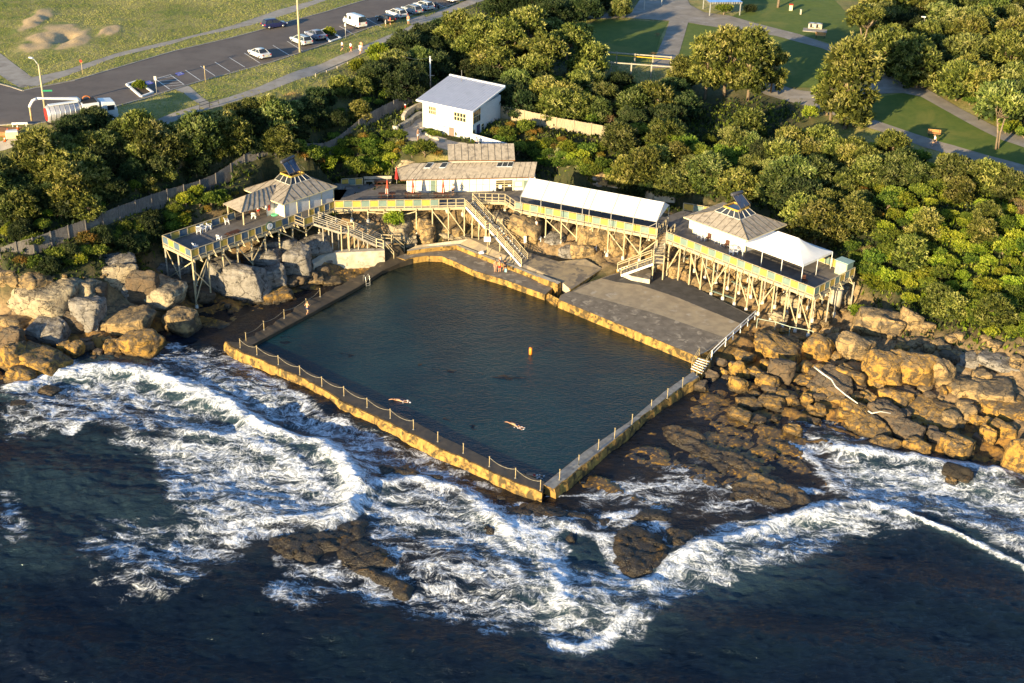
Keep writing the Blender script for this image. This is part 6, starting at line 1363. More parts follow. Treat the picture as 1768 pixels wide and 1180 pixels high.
proto('dark','dark',3,3.0,3.8,1.4,nl=18,leaf=.38,per=7,low=8,lr0=.17,lr1=.36,asp=.3,ragged=.4)
proto('green','green',4,2.0,2.2,.7,nl=16,leaf=.28,per=6,flat=.8,lr0=.2,lr1=.42,ragged=.4)
proto('lime','lime',4,1.8,2.2,.7,nl=14,leaf=.30,per=6,flat=.9,lr0=.2,lr1=.45,ragged=.45)
proto('rust','rust',2,1.1,1.1,.3,nl=7,leaf=.18,per=6)
proto('dry','dry',2,1.7,2.2,.6,nl=8,leaf=.5,per=5,asp=.07,inner=False)
proto('open','olive',3,3.4,6.5,3.4,nl=18,leaf=.42,per=7,ragged=.6,flat=.6,stems=2,r0=.13,dens=.9,lr0=.14,lr1=.32,asp=.3)
proto('tall','olive',3,2.6,7.6,3.0,nl=26,leaf=.42,per=7,flat=1.0,r0=.2,ragged=.5,low=9,lr0=.2,lr1=.38,asp=.3)
proto('tuft','dark',2,2.6,2.2,.6,nl=9,leaf=.5,per=6,asp=.10,dens=1.6)
NM={'banksia':'banksia_tree','olive':'banksia_tree','dark':'dark_tree','green':'green_shrub','lime':'bright_shrub','rust':'flowering_shrub','dry':'dead_shrub','open':'open_tree','tall':'tall_tree','tuft':'spiky_shrub'}
DS={'banksia':'dense grey-green banksia','olive':'olive gold banksia','dark':'dark leafy tree','green':'low green shrub','lime':'bright yellow-green bush','rust':'orange flowered low shrub','dry':'bare brown shrub','open':'open bare-limbed tree','tall':'tall dense tree','tuft':'dark spiky shrub'}
CT={'green':'shrub','lime':'shrub','rust':'shrub','dry':'shrub','tuft':'shrub'}
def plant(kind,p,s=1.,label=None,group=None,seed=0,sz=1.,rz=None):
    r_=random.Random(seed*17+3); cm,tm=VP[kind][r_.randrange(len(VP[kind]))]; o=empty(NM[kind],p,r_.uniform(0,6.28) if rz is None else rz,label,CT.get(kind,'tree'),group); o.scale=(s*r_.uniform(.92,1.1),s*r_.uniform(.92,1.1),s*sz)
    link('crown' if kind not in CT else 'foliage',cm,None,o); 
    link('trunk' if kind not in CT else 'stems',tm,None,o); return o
TREES=[]   # (x,y,kind,scale,zscale) px of the crown centre -> base by height
def treeat(x,y,kind,s,sz=1.,label=None,group=None,seed=None):
    h={'banksia':2.6,'olive':2.8,'dark':2.,'green':1.1,'lime':1.1,'rust':.5,'dry':1.2,'open':4.2,'tall':4.2,'tuft':1.}[kind]*s*sz
    g=G(x,y,None,h)   # crown centre at height h meets this view ray
    return plant(kind,g,s,label,group,seed if seed is not None else int(x*3+y*11),sz)
def near(zone,n,tot): return '%s from the left %s'%(od(n),zone)
def scatter(zone,grp,poly,sp,mix,smin,smax,seed,sy=.62,hand=()):
    """fill a photo area with plants about sp px apart, back to front; label each"""
    rnd=random.Random(seed); xs=[p[0] for p in poly];ys=[p[1] for p in poly]; L=list(hand)
    y=min(ys)
    row=0
    while y<max(ys):
        x=min(xs)+(row%2)*sp*.5
        while x<max(xs):
            a,b=x+rnd.uniform(-.3,.3)*sp,y+rnd.uniform(-.3,.3)*sp*sy
            if inpoly(np.array([a]),np.array([b]),poly)[0] and all((a-q[0])**2+((b-q[1])/sy)**2>(sp*.62)**2 for q in hand): L.append((a,b,rnd.choices([m[0] for m in mix],[m[1] for m in mix])[0],rnd.uniform(smin,smax)))
            x+=sp
        y+=sp*sy; row+=1
    ct={}
    for t in sorted(L,key=lambda t:t[0]):
        k=t[2]; ct[k]=ct.get(k,0)+1; tot=None
        treeat(t[0],t[1],k,t[3],1.,'%s, %s of its kind from left %s'%(DS[k],od(ct[k]-1),zone),grp)
# strip between the paling fence and the road
scatter('in thicket above left fence','thicket along the left paling fence',[(-30,325),(40,285),(75,248),(130,246),(200,228),(300,222),(380,200),(470,180),(560,150),(640,135),(700,125),(740,110),(745,135),(640,150),(540,188),(420,232),(300,270),(150,328),(60,350),(-30,380)],33,[('banksia',5),('olive',4),('dark',3),('green',1.5),('dry',.8)],.6,.98,11)
scatter('directly above left paling fence','shrubs at the foot of the left thicket',[(-20,395),(150,335),(290,285),(400,245),(520,205),(640,165),(700,145),(700,165),(640,190),(520,228),(400,270),(290,312),(150,368),(-20,425)],26,[('green',3),('dark',4),('lime',.8),('dry',.8),('olive',1.5)],.42,.72,12)
for x,y,k,s,l in ((-5,300,'banksia',.9,'dark banksia cut by the left edge below the road works'),(235,225,'olive',1.05,'gold tipped banksia just below the white edged planter'),(340,230,'banksia',1.2,'largest banksia of the thicket, below the path railing'),(255,240,'banksia',1.1,'rounded banksia right of the tank truck'),(68,262,'olive',1.2,'big rounded gold green banksia below the rear of the tank truck'),(120,320,'olive',1.15,'large olive banksia above the left paling fence'),
  (475,200,'banksia',1.0,'tall banksia leaning over the fence gap'),(483,245,'olive',.8,'golden bush on the fence behind the left pavilion'),(655,90,'lime',1.1,'bright yellow bush beside the walkers on the path'),(662,112,'lime',1.3,'tall yellow bush below the one beside the walkers'),(620,115,'lime',.9,'yellow green bush left of the tall yellow one'),
  (160,205,'dark',.8,'small dark banksia behind the truck wheels'),(130,225,'dark',.9,'dark banksia under the truck'),(35,360,'lime',1.2,'yellow green bush at the left edge above the fence'),(185,250,'dry',1.3,'brown bare bush in the left thicket'),(60,420,'green',.8,'low bush on the fence line at the far left')):
    treeat(x,y,k,s,1.,l)
# slope below the fence (left)
scatter('on bank behind left deck','bank below the left paling fence',[(130,425),(290,360),(400,320),(420,335),(300,395),(230,440),(140,450),(30,465),(60,448)],24,[('green',5),('rust',2),('lime',1.6),('dark',2)],.45,.8,13)
scatter('in left pavilion garden','garden behind the left pavilion',[(500,268),(560,240),(640,225),(690,232),(700,250),(770,262),(760,278),(680,282),(640,300),(560,290),(510,300)],22,[('rust',3),('green',6),('lime',4)],.6,1.0,14)
for x,y,k,s,l in ((320,345,'lime',.75,'bright bush on the bank behind the left deck rail'),(340,330,'lime',.6,'second bright bush behind the left deck rail'),(395,350,'lime',.4,'small creeper on the left shelter roof edge'),(150,415,'rust',1.3,'round golden bush below the fence near the cliff'),(38,452,'rust',.9,'spiky golden clump at the cliff top'),(680,378,'lime',.9,'lit green bush growing under the middle deck'),(570,372,'green',.7,'dark bush under the left end of the middle deck')): treeat(x,y,k,s,1.,l)
# behind the house
scatter('in grove behind white house','grove behind the white house',[(640,118),(700,70),(760,50),(840,40),(900,70),(900,160),(880,180),(860,140),(780,118),(740,120),(720,150),(660,160)],34,[('dark',6),('tuft',3),('banksia',1.5)],.85,1.15,15)
scatter('in sunlit trees behind house','sunny trees behind the white house',[(770,55),(900,40),(900,105),(860,118),(790,100)],38,[('open',3),('olive',3)],.8,1.05,16,)
for x,y,k,s,l in ((790,55,'tall',1.0,'leafy crown at the left of the sunlit trees behind the car park'),(832,72,'tall',1.15,'second tall crown of the sunlit trees left of the bare limbed tree'),(872,72,'open',1.3,'wide open tree above the right end of the house roof'),(912,60,'tall',1.3,'tallest gold crown of the sunlit trees above the house'),(938,92,'open',1.2,'open gold tree left of the bare limbed tree, lower'),(1018,100,'olive',1.1,'rounded gold crown at the left end of the pergola'),(925,122,'olive',1.1,'low gold crown over the dark grove right of the house'),(800,62,'open',.95,'open tree with pale forked trunk above the house pole'),(985,75,'open',1.15,'open tree with bare pale limbs in front of the park lawn'),(950,55,'open',.9,'sparse tree left of the bare limbed tree'),(1005,60,'olive',.8,'leafy crown right of the bare limbed tree'),(900,85,'olive',1.0,'gold banksia above the right end of the house roof'),(870,100,'olive',.9,'gold banksia overhanging the house roof'),(830,95,'olive',.85,'gold banksia behind the house roof ridge'),
  (956,160,'dry',1.3,'fan shaped bare brown shrub right of the house fence'),(1072,12,'banksia',.8,'small round tree at the top centre by the path')): treeat(x,y,k,s,1.,l)
scatter('at top centre edge','trees at the top centre',[(800,25),(830,0),(1050,-10),(1050,20),(930,30)],34,[('dark',5),('tuft',2)],.9,1.1,17)
# middle right
scatter('above right paling fence','scrub between the right fence and the park',[(880,120),(940,120),(1010,130),(1080,140),(1160,150),(1190,185),(1180,240),(1110,230),(1080,225),(1000,200),(900,180),(880,170)],34,[('dark',4),('green',3),('olive',3),('banksia',2),('dry',.8)],.75,1.05,18)
scatter('on slope above right pavilion','slope above the awning',[(1080,235),(1180,230),(1300,225),(1420,245),(1480,270),(1500,400),(1460,410),(1380,370),(1330,335),(1240,320),(1160,325),(1080,300),(1060,270)],37,[('olive',6),('banksia',4),('dark',1),('green',3),('lime',2.5),('rust',.8),('dry',.6)],.55,1.15,19)
for x,y,k,s,l in ((1298,108,'tall',1.45,'largest gold crown in front of the lawn, right part of the pair'),(1258,100,'tall',1.45,'central tallest crown of the big gold group before the lawn'),(1222,112,'tall',1.3,'large gold crown in front of the lawn, left part of the pair'),(1180,122,'olive',1.0,'smaller gold crown at the end of the timber pergola'),(1335,118,'tall',.95,'banksia at the right shoulder of the big pair'),(1442,150,'tall',1.2,'lower left leafy part beside the tall upright tree'),(1470,140,'tall',1.7,'tall upright tree standing alone between the two lawns'),(1430,180,'dry',1.5,'brown dead branches leaning on the tall upright tree'),(1478,190,'olive',.9,'gold bush at the foot of the tall upright tree'),(1400,195,'lime',.8,'small bright bush left of the tall upright tree'),
  (1070,235,'banksia',.9,'banksia at the end of the right paling fence'),(1130,170,'olive',1.1,'olive tree above the right fence end'),(1290,215,'olive',1.0,'dome shaped bush below the big gold pair'),(1005,145,'olive',.8,'gold tree below the pergola')): treeat(x,y,k,s,1.,l)
# park right grove
scatter('in upper right grove','upper right grove',[(1440,20),(1500,-10),(1640,-20),(1790,-20),(1790,230),(1740,215),(1690,170),(1620,125),(1560,110),(1490,85),(1450,50)],44,[('olive',6),('banksia',4),('dark',2),('open',1)],.85,1.5,20)
scatter('just below park path','scrub below the park path',[(1340,215),(1500,240),(1600,268),(1700,290),(1790,315),(1790,345),(1640,330),(1520,300),(1400,265)],34,[('olive',3),('lime',2),('banksia',3),('green',3)],.7,1.0,21)
scatter('on right-hand green slope','shrubs of the right green slope',[(1480,310),(1790,355),(1790,590),(1700,575),(1600,525),(1500,500),(1465,430),(1500,400)],33,[('green',6),('lime',7),('olive',1.5),('dry',.5),('rust',1)],.55,.95,22)
scatter('in far right path hedge','hedge beside the far right path',[(1680,165),(1768,205),(1790,225),(1790,245),(1740,225),(1670,180)],22,[('lime',4),('green',3)],.5,.7,23)
for x,y,k,s,l in ((1250,17,'green',.9,'dark bush at the corner of the park shelter'),(1295,15,'tuft',.55,'grassy mound bush right of the park shelter'),(1480,538,'lime',.7,'bright bush left of the pointed brown boulder'),(1500,470,'green',1.0,'green bush right of the deck end cabinet')): treeat(x,y,k,s,1.,l)
# gardens round the house
scatter('in garden beside white house','garden right of the white house',[(830,235),(875,215),(900,205),(960,240),(1040,255),(1060,280),(1020,300),(930,285),(900,262),(850,250)],21,[('green',4),('rust',3),('lime',2.5)],.5,.9,24)
scatter('in garden behind awning','garden behind the awning',[(1000,300),(1100,305),(1160,320),(1150,340),(1080,325),(1000,312)],20,[('green',4),('dark',2)],.45,.8,25)
# spear lilies, palms
def spiky(name,p,n,L,w,h,mt,label,cat='plant',trunk=0,droop=.5,seed=1,segs=4):
    rg=random.Random(seed); r=empty(name,p,0,label,cat); mb=MB()
    for i in range(n):
        a=rg.uniform(0,6.28); el=rg.uniform(.25,1.35); l=L*rg.uniform(.7,1.1); d=Vector((math.cos(a),math.sin(a),0)); s=Vector((-math.sin(a),math.cos(a),0)); vs=[]
        for k in range(segs+1):
            t=k/segs; q=d*(l*t*math.cos(el))+Vector((0,0,trunk+h+l*t*math.sin(el)-droop*l*t*t)); ww=w*(1-t)**.7*.5+.01; vs+=[q-s*ww,q+s*ww]
        mb.add(vs,[(2*k,2*k+1,2*k+3,2*k+2) for k in range(segs)])
    me=mb.mesh('leaves'); at=me.attributes.new('lv','FLOAT','FACE'); at.data.foreach_set('value',[rg.uniform(.3,.9) for _ in me.polygons]); link('fronds',me,LM[mt],r)
    if trunk: mb=MB(); mb.tube([(0,0,-.2),(0,0,trunk+h)],[.25,.18],8); mb.build('trunk',m_bark,r)
for i,(x,y,s,l) in enumerate(((960,272,1.9,'left giant spear lily in the cream green clump'),(980,268,2.2,'tallest giant spear lily in the middle of the clump'),(1000,275,2.0,'right giant spear lily in the clump'),(975,285,1.8,'front giant spear lily of the clump'),(990,290,1.6,'low front right spear lily of the clump'))): spiky('spear_lily',G(x,y),46,s,.28,.1,'agave',l,'plant',0,.35,i+1)
spiky('palm',G(1124,328),40,2.3,.30,.8,'lime','small feathery palm behind the awning','palm',.6,.55,9,5)
spiky('agave',G(933,262),26,.9,.2,0,'agave','small blue agave left of the spear lilies','plant',0,.2,10); spiky('agave',G(685,312-60),24,.9,.16,0,'agave','cactus like plant by the garden path','plant',0,.1,11); spiky('agave',G(880,240),34,1.5,.35,.2,'lime','large leaved lime plant right of the house','plant',0,.4,12); spiky('agave',G(170,404),28,1.1,.18,0,'agave','grey agave on the bank under the paling fence','plant',0,.25,13)
spiky('spinifex_clump',G(37,455),60,1.3,.1,0,'agave','round spiky golden clump at the left cliff top','plant',0,.4,14)
# ---------------------------------------------------------------- fences
m_pal=mat('grey_palings',(.17,.155,.145),(.11,.10,.095),2.5,.9,.2,(.22,.2,.175),.8,(.5,.7),sc=(4,4,.4))
m_pal2=mat('pale_palings',(.40,.33,.22),(.30,.245,.16),2.5,.9,.2,(.28,.24,.18),.8,(.5,.7),sc=(4,4,.4))
def paling(pts,h,mt,label,sp=2.4,hid=()):
    gs=[G(*p) for p in pts]; ps=[]
    for a,b in zip(gs[:-1],gs[1:]):
        n=max(1,round((b-a).length/sp))
        for k in range(n): q=a.lerp(b,k/n); ps.append(Vector((q.x,q.y,H(q.x,q.y))))
    ps.append(gs[-1]); 
    zs=[p.z for p in ps]; 
    for _ in range(4): zs=[zs[0]]+[(zs[i-1]+zs[i]*2+zs[i+1])/4 for i in range(1,len(zs)-1)]+[zs[-1]]
    for p,z in zip(ps,zs): p.z=z
    r=empty('paling_fence',ps[0],0,label,'fence'); rnd=random.Random(3)
    for a,b in zip(ps[:-1],ps[1:]):
        d=(b-a); L=math.hypot(d.x,d.y); dn=Vector((d.x,d.y,0)).normalized(); nn=Vector((-dn.y,dn.x,0)); mb=MB(ps[0]); k=int(L/.16)
        for i in range(k):
            q=a+d*((i+.5)/k); hh=h+rnd.uniform(-.03,.03); mb.bar(q-Vector((0,0,.4)),q+Vector((0,0,hh)),.145,.02,nn)
        for z in(.35,h-.3): mb.bar(a+nn*.05+Vector((0,0,z)),b+nn*.05+Vector((0,0,z)),.05,.09)
        mb.build('paling_panel',mt,r); mb=MB(ps[0]); mb.bar(a-nn*.05-Vector((0,0,.3)),a-nn*.05+Vector((0,0,h+.12)),.12,.12,dn); mb.build('fence_post',mt,r)
    return r
paling([(-25,470),(60,440),(150,405),(290,347),(400,307),(470,282),(520,262),(620,222),(680,196),(728,174)],1.9,m_pal,'long grey paling fence climbing from the left cliff to the white house')
paling([(858,203),(905,213),(960,224),(1020,236),(1075,247)],1.9,m_pal2,'sunlit pale paling fence running right from the white house')
# ---------------------------------------------------------------- road
m_asph=mat('asphalt',(.135,.112,.098),(.11,.093,.083),.5,.9,.25,(.15,.128,.112),.12,(.45,.7),bs=12)
m_kerb=mat('kerb_concrete',(.34,.31,.26),(.26,.235,.2),1.2,.85,.15); m_path=mat('path_concrete',(.34,.31,.27),(.28,.25,.21),.8,.85,.2,(.22,.19,.16),.4,(.55,.7))
m_line=mat('road_paint',(.66,.64,.60),(.55,.53,.5),2.5,.7,0); m_bluep=mat('blue_paint',(.16,.16,.50),(.13,.13,.4),2,.7,0)
ZR=17.0
def PR(x,y): 
    return G(x,y,HRS)
HRS=HR
def st(px): return drape('x',px,None)
def road(name,px,mt,dz,**k): o=drape(name,px,mt,dz,**k); tag(o,kind='structure'); return o
road('road',[(-60,168),(0,146),(16,150),(40,158),(64,152),(128,140),(200,119),(300,89),(400,66),(442,55),(500,38),(560,22),(640,-2),(700,-22),(900,-60),(1000,-40),(860,-16),(800,0),(770,12),(707,28),(640,48),(592,66),(545,83),(470,108),(400,127),(340,143),(300,155),(250,171),(192,187),(140,203),(60,215),(-60,216)],m_asph,.05)
def kerb(name,px,label,w=.28,h=.13):
    gs=resample([G(*p) for p in px],1.5); mb=MB(gs[0])
    for a,b in zip(gs[:-1],gs[1:]):
        a=Vector((a.x,a.y,H(a.x,a.y)+h/2));b=Vector((b.x,b.y,H(b.x,b.y)+h/2)); mb.bar(a,b+(b-a).normalized()*.02,w,h)
    return tag(mb.build(name,m_kerb,None,gs[0]),kind='structure')
kerb('kerb',[(40,158.5),(64,153),(128,140.5),(200,119.5),(300,89.5),(400,66.5),(442,55.5),(500,38.5),(560,22.5),(640,-1)],'')
kerb('kerb',[(-50,217),(60,215.5),(140,203.5),(192,187.5),(250,171.5),(300,155.5),(340,143.5),(400,127.5),(470,108.5),(545,83.5),(592,66.5),(640,48.5),(707,28.5),(770,12.5),(800,1)],'')
kerb('kerb',[(-20,138),(0,146),(18,151),(40,158.5)],'')
PW=lambda n,px: road(n,px,m_path,.03)
PW('footpath',[(64,150),(34,151),(28,140),(110,123),(200,93),(300,70),(400,45),(480,18),(540,2),(560,-5),(575,-2),(500,24),(442,42),(400,52),(330,66),(300,76),(200,100),(115,132)])
PW('footpath',[(-30,82),(0,93),(30,115),(56,135),(64,150),(34,152),(16,142),(-30,108)])
PW('footpath',[(300,155),(322,147.5),(330,152),(345,166),(362,178),(345,181),(330,172),(318,162)])
PW('footpath',[(240,222),(330,186),(390,170),(442,153),(530,118),(600,92),(660,66),(700,50),(760,18),(830,-6),(840,0),(775,24),(730,46),(700,58),(640,88),(600,107),(545,130),(470,156),(440,166),(390,182),(340,197),(250,232)])
PW('footpath',[(700,34),(732,27),(745,40),(712,44)])
for px in ((-30,240),):
    PW('footpath',[(-60,244),(20,240),(60,232),(60,246),(20,256),(-60,262)])
def line(a,b,w=.14,mt=None,dz=.075,name='parking_line'):
    A=G(*a);B=G(*b); d=(B-A); d.z=0; d.normalize(); n=Vector((-d.y,d.x,0))*w/2; mb=MB(); vs=[]
    for p in (A-n,A+n,B+n,B-n): vs.append(Vector((p.x,p.y,H(p.x,p.y)+dz)))
    mb.add(vs,[(0,1,2,3)]); o=mb.build(name,mt or m_line)
    if o.data.polygons[0].normal.z<0: o.data.flip_normals()
    return tag(o,kind='structure')
for a,b in (((320,122.5),(345.5,140)),((346,115.5),(371.5,132.5)),((371,108.5),(397,125)),((396.5,101),(423,117.5)),((422,93),(449,110.5)),((471,79.5),(499,96.5)),((496,72.5),(522,89)),((586,46.5),(613,62)),((632,33),(660,48.5)),((757,8.5),(771,15)),((681,17),(705,27))): line(a,b)
for a,b in (((268,137.5),(293,155.5)),((268,137.5),(294,130.5)),((294,130.5),(318,147.5)),((275,137),(300,133)),((275,141.5),(306,140)),((281,146),(312,144.5)),((287,150.5),(317,147.5))): line(a,b,.16)
def patch(px,mt,dz): o=drape('painted_bay',px,mt,dz); tag(o,kind='structure')
patch([(248,143),(258,140.5),(266,145),(255,148)],m_bluep,.07); patch([(302,128),(313,125.5),(319,129),(308,132.5)],m_bluep,.07)
for cx,cy in ((257,144),(310.5,129)):
    c=G(cx,cy); mb=MB(); z=H(c.x,c.y)+.078
    for i in range(10):
        a=i*.628;b=(i+.8)*.628
        if i<7: mb.add([(c.x+math.cos(a)*.35,c.y+math.sin(a)*.5,z),(c.x+math.cos(b)*.35,c.y+math.sin(b)*.5,z),(c.x+math.cos(b)*.22,c.y+math.sin(b)*.34,z),(c.x+math.cos(a)*.22,c.y+math.sin(a)*.34,z)],[(0,1,2,3)])
    mb.add([(c.x-.06,c.y,z),(c.x+.06,c.y,z),(c.x+.06,c.y+.9,z),(c.x-.06,c.y+.9,z)],[(0,1,2,3)]); o=mb.build('wheelchair_symbol',m_line); tag(o,kind='structure')
def planter(px,label,bush,s):
    ps=[G(*p) for p in px]; r=empty('planter_kerb',ps[0],0,label,'planter'); mb=MB(ps[0])
    for a,b in zip(ps,ps[1:]+ps[:1]): mb.bar(a+Vector((0,0,.14)),b+Vector((0,0,.14)),.3,.24)
    mb.build('kerb_ring',m_white,r); mb=MB(ps[0]); mb.prism([(p.x,p.y) for p in ps],ps[0].z-.2,ps[0].z+.15); mb.build('soil',mat('soil',(.06,.045,.03),(.09,.065,.04),2,.9,.3),r)
    c=sum(ps,Vector())/4; plant('lime',c,s,bush,None,5,.9)
planter([(219,148),(236,142.5),(264,162),(244,169)],'white edged rectangular planter at the left end of the parking bays','lone bright bush growing in the left planter',.62)
planter([(552,56),(563,51.5),(588,68),(570,74)],'white edged planter between the dark sedan and the white van','lone bright bush growing in the planter by the van',.66)
# path railing
railing('path_railing',[G(168,243),G(195,236)],1.1,mat('dark_rail',(.05,.05,.05)),'dark rail of the footpath behind the tank truck',2,2,.06); railing('path_railing',[G(345,192),G(362,187),G(378,182)],1.1,MT['dark_rail'],'dark rail of the footpath at the ramp',2,2,.06)
railing('low_rail',[G(545,134),G(600,111),G(640,92),G(690,66)],.5,m_gtimb,'low timber rail along the lower side of the long footpath',1,3,.12)
# ---------------------------------------------------------------- poles
m_pole2=mat('timber_pole',(.50,.42,.26),(.40,.33,.2),2,.8,.1); m_galv=mat('galvanised',(.5,.5,.48),(.42,.42,.4),3,.45,0,metal=.5)
def lamp(px,h,arm,label,mt,r0=.16,z=None):
    b=G(*px); r=empty('street_lamp',b,0,label,'street lamp'); mb=MB(); mb.tube([(0,0,-.1),(0,0,h)],[r0,r0*.7],10); mb.build('pole',mt,r); mb=MB(); mb.tube([(0,0,h-.2),(arm[0]*.5,arm[1]*.5,h+.5),(arm[0],arm[1],h+.7)],.05,6); mb.build('arm',m_galv,r)
    mb=MB(); d=math.atan2(arm[1],arm[0]); mb.box((arm[0],arm[1],h+.68),(.75,.28,.14),rz=d); mb.build('lamp_head',m_white,r); return r
lamp((78,190),6.3,(-1.2,.8),'street lamp with a cream timber pole right behind the tank truck',m_pole2,.17)
lamp((518,92),10.5,(-1.6,1.0),'tall yellow timber power pole with a lamp between parked cars',m_pole2,.19)
lamp((1592,66),3.0,(-.3,.1),'white short park lamp among the upper right trees',m_white,.06)
def signp(px,h,label,bw=.5,bh=.5,mt=None,pm=None):
    b=G(*px); r=empty('sign_post',b,R(-20),label,'sign'); mb=MB(); mb.tube([(0,0,-.1),(0,0,h)],.05,6); mb.build('post',pm or m_galv,r); mb=MB(); mb.box((0,-.06,h-bh/2),(bw,.03,bh)); mb.build('sign_plate',mt or m_white,r)
m_red=mat('red_paint',(.6,.03,.02)); signp((143,129),2.2,'post with a small red sign at the footpath beyond the road',.4,.35,m_red,m_post); signp((355,143),2.5,'thin cream post at the bay with the round road mark',.16,.3,m_post,m_post); signp((271,163),2.6,'grey sign post beside the striped disabled bay',.42,.6,m_galv); signp((597,68),2.6,'grey sign post at the front of the white van bay',.3,.5,m_galv)
# green street name sign on left lamp
b=G(78,190); r=empty('street_sign',b+Vector((0,-.2,2.7)),R(10),'small green street name blade on the left lamp pole','sign'); mb=MB(); mb.box((.7,0,0),(1.3,.04,.22)); mb.build('sign_blade',mat('green_paint',(.02,.25,.12)),r)
b=G(743,152); r=empty('utility_pole',b,0,'white utility pole at the left rear corner of the white house','pole'); mb=MB(); mb.tube([(0,0,-.3),(0,0,4.9)],.11,8); mb.build('pole',m_white,r); mb=MB(); mb.box((.1,0,1.9),(1.1,.06,.1)); mb.box((.1,0,4.3),(.5,.06,.08)); mb.build('crossarm',m_galv,r)
a=b+Vector((0,0,4.75)); c=P(694,97,21.5); mb=MB(a); mb.tube([a.lerp(c,i/8)-Vector((0,0,.4*4*(i/8)*(1-i/8))) for i in range(9)],.03,4); tag(mb.build('power_cable',m_post,None,a),'yellowish overhead cable running up left from the utility pole','cable')
# ---------------------------------------------------------------- vehicles
m_tyre=mat('tyre',(.02,.02,.02),(.03,.03,.03),8,.9,0); m_rim=mat('rim',(.5,.5,.52),(.4,.4,.42),5,.3,0,metal=.7); m_hl=mat('headlight_glass',(.7,.72,.75),None,rough=.1); m_tl=mat('tail_light',(.5,.02,.02),None,rough=.2)
def cpaint(n,c): return mat('car_'+n,c,tuple(x*.92 for x in c),1,.28,0,spec=.6)
def wheels(r,L,W,rad,xs):
    for x in xs:
        for s in(-1,1):
            mb=MB(); mb.tube([(x,s*(W/2-.2),rad),(x,s*(W/2-.0),rad)],rad,16); w=mb.build('wheel',m_tyre,r); mb=MB(); mb.tube([(x,s*(W/2-.02),rad),(x,s*(W/2+.015),rad)],rad*.62,12); mb.build('rim',m_rim,w)
def car(p,rz,body,label,kind='sedan',L=4.5,W=1.78,Hh=1.45,group=None,name='parked_car',dark_roof=False):
    r=empty(name,p,rz,label,'van' if kind=='van' else 'car',group); h=L/2
    # profile sections: x, half width low, z sill, half width belt, z belt
    if kind=='van': prof=[(-h,.92,.45,.9,1.05),(-h+.1,1,.3,1,1.1),(h-.9,1,.3,1,1.1),(h-.1,.95,.35,.93,.95),(h,.85,.5,.8,.85)]
    else: prof=[(-h,.85,.5,.8,.86),(-h+.18,.97,.32,.95,.95),(-h+.9,1,.24,.98,.93),(h-1.2,1,.24,.97,.90),(h-.35,.95,.3,.9,.78),(h,.80,.45,.74,.62)]
    vs=[];fs=[];w2=W/2
    for x,a,zl,b,zb in prof:
        vs+=[(x,-w2*a*.96,zl),(x,-w2*a,(zl+zb)/2),(x,-w2*b,zb-.04),(x,-w2*b*.9,zb+.02),(x,w2*b*.9,zb+.02),(x,w2*b,zb-.04),(x,w2*a,(zl+zb)/2),(x,w2*a*.96,zl)]
    n=len(prof)
    for i in range(n-1):
        for k in range(8): fs.append((i*8+k,i*8+(k+1)%8,(i+1)*8+(k+1)%8,(i+1)*8+k))
    fs+=[tuple(range(8)),tuple((n-1)*8+k for k in range(8))[::-1]]
    mb=MB(); mb.add(vs,fs,False); bo=mb.build('body',body,r); bv=bo.modifiers.new('b','BEVEL'); bv.width=.05; bv.segments=2
    zb=.93
    if kind=='sedan': cb=[(-h+.75,zb,.82),(-h+1.45,Hh-.03,.68),(-h+2.0,Hh,.70),(h-1.95,Hh-.04,.68),(h-1.15,zb-.02,.82)]
    elif kind=='wagon': cb=[(-h+.12,zb,.84),(-h+.5,Hh-.02,.72),(-h+1.6,Hh+.02,.74),(h-2.0,Hh-.03,.70),(h-1.15,zb-.02,.83)]
    elif kind=='hatch': cb=[(-h+.1,zb,.84),(-h+.45,Hh-.04,.70),(-h+1.2,Hh,.73),(h-1.9,Hh-.04,.68),(h-1.05,zb-.02,.82)]
    else: cb=[(-h+.05,1.08,.95),(-h+.2,Hh-.05,.84),(-h+1.4,Hh,.86),(h-1.2,Hh-.03,.84),(h-.25,1.0,.90)]
    zb0=1.08 if kind=='van' else zb
    # cabin: pillars in paint, glass band, roof
    vs=[];fs=[]
    for x,z,a in cb: vs+=[(x,-w2*a,z),(x,w2*a,z)]
    roof=MB(); rt=[(x,z,a) for x,z,a in cb[1:-1]]; v2=[];f2=[]
    for x,z,a in rt: v2+=[(x,-w2*a,z-.07),(x,-w2*a*.9,z),(x,w2*a*.9,z),(x,w2*a,z-.07)]
    for i in range(len(rt)-1):
        for k in range(3): f2.append((i*4+k,i*4+k+1,(i+1)*4+k+1,(i+1)*4+k))
    roof.add(v2,f2,True); ro=roof.build('roof',body,r)
    if ro.data.polygons[1].normal.z<0: ro.data.flip_normals()
    lo=[(x,z0,a) for (x,z,a),z0 in zip(cb,[zb0]*9)]
    def glass(pts,name='window'):
        mb=MB(); mb.add(pts,[tuple(range(len(pts)))]); return mb.build(name,m_glass,r)
    f0,f1=cb[0],cb[1]; e1,e0=cb[-2],cb[-1]
    glass([(f0[0],-w2*f0[2],f0[1]),(f0[0],w2*f0[2],f0[1]),(f1[0],w2*f1[2],f1[1]-.06),(f1[0],-w2*f1[2],f1[1]-.06)],'rear_window')
    glass([(e0[0],-w2*e0[2],e0[1]),(e0[0],w2*e0[2],e0[1]),(e1[0],w2*e1[2],e1[1]-.06),(e1[0],-w2*e1[2],e1[1]-.06)],'windscreen')
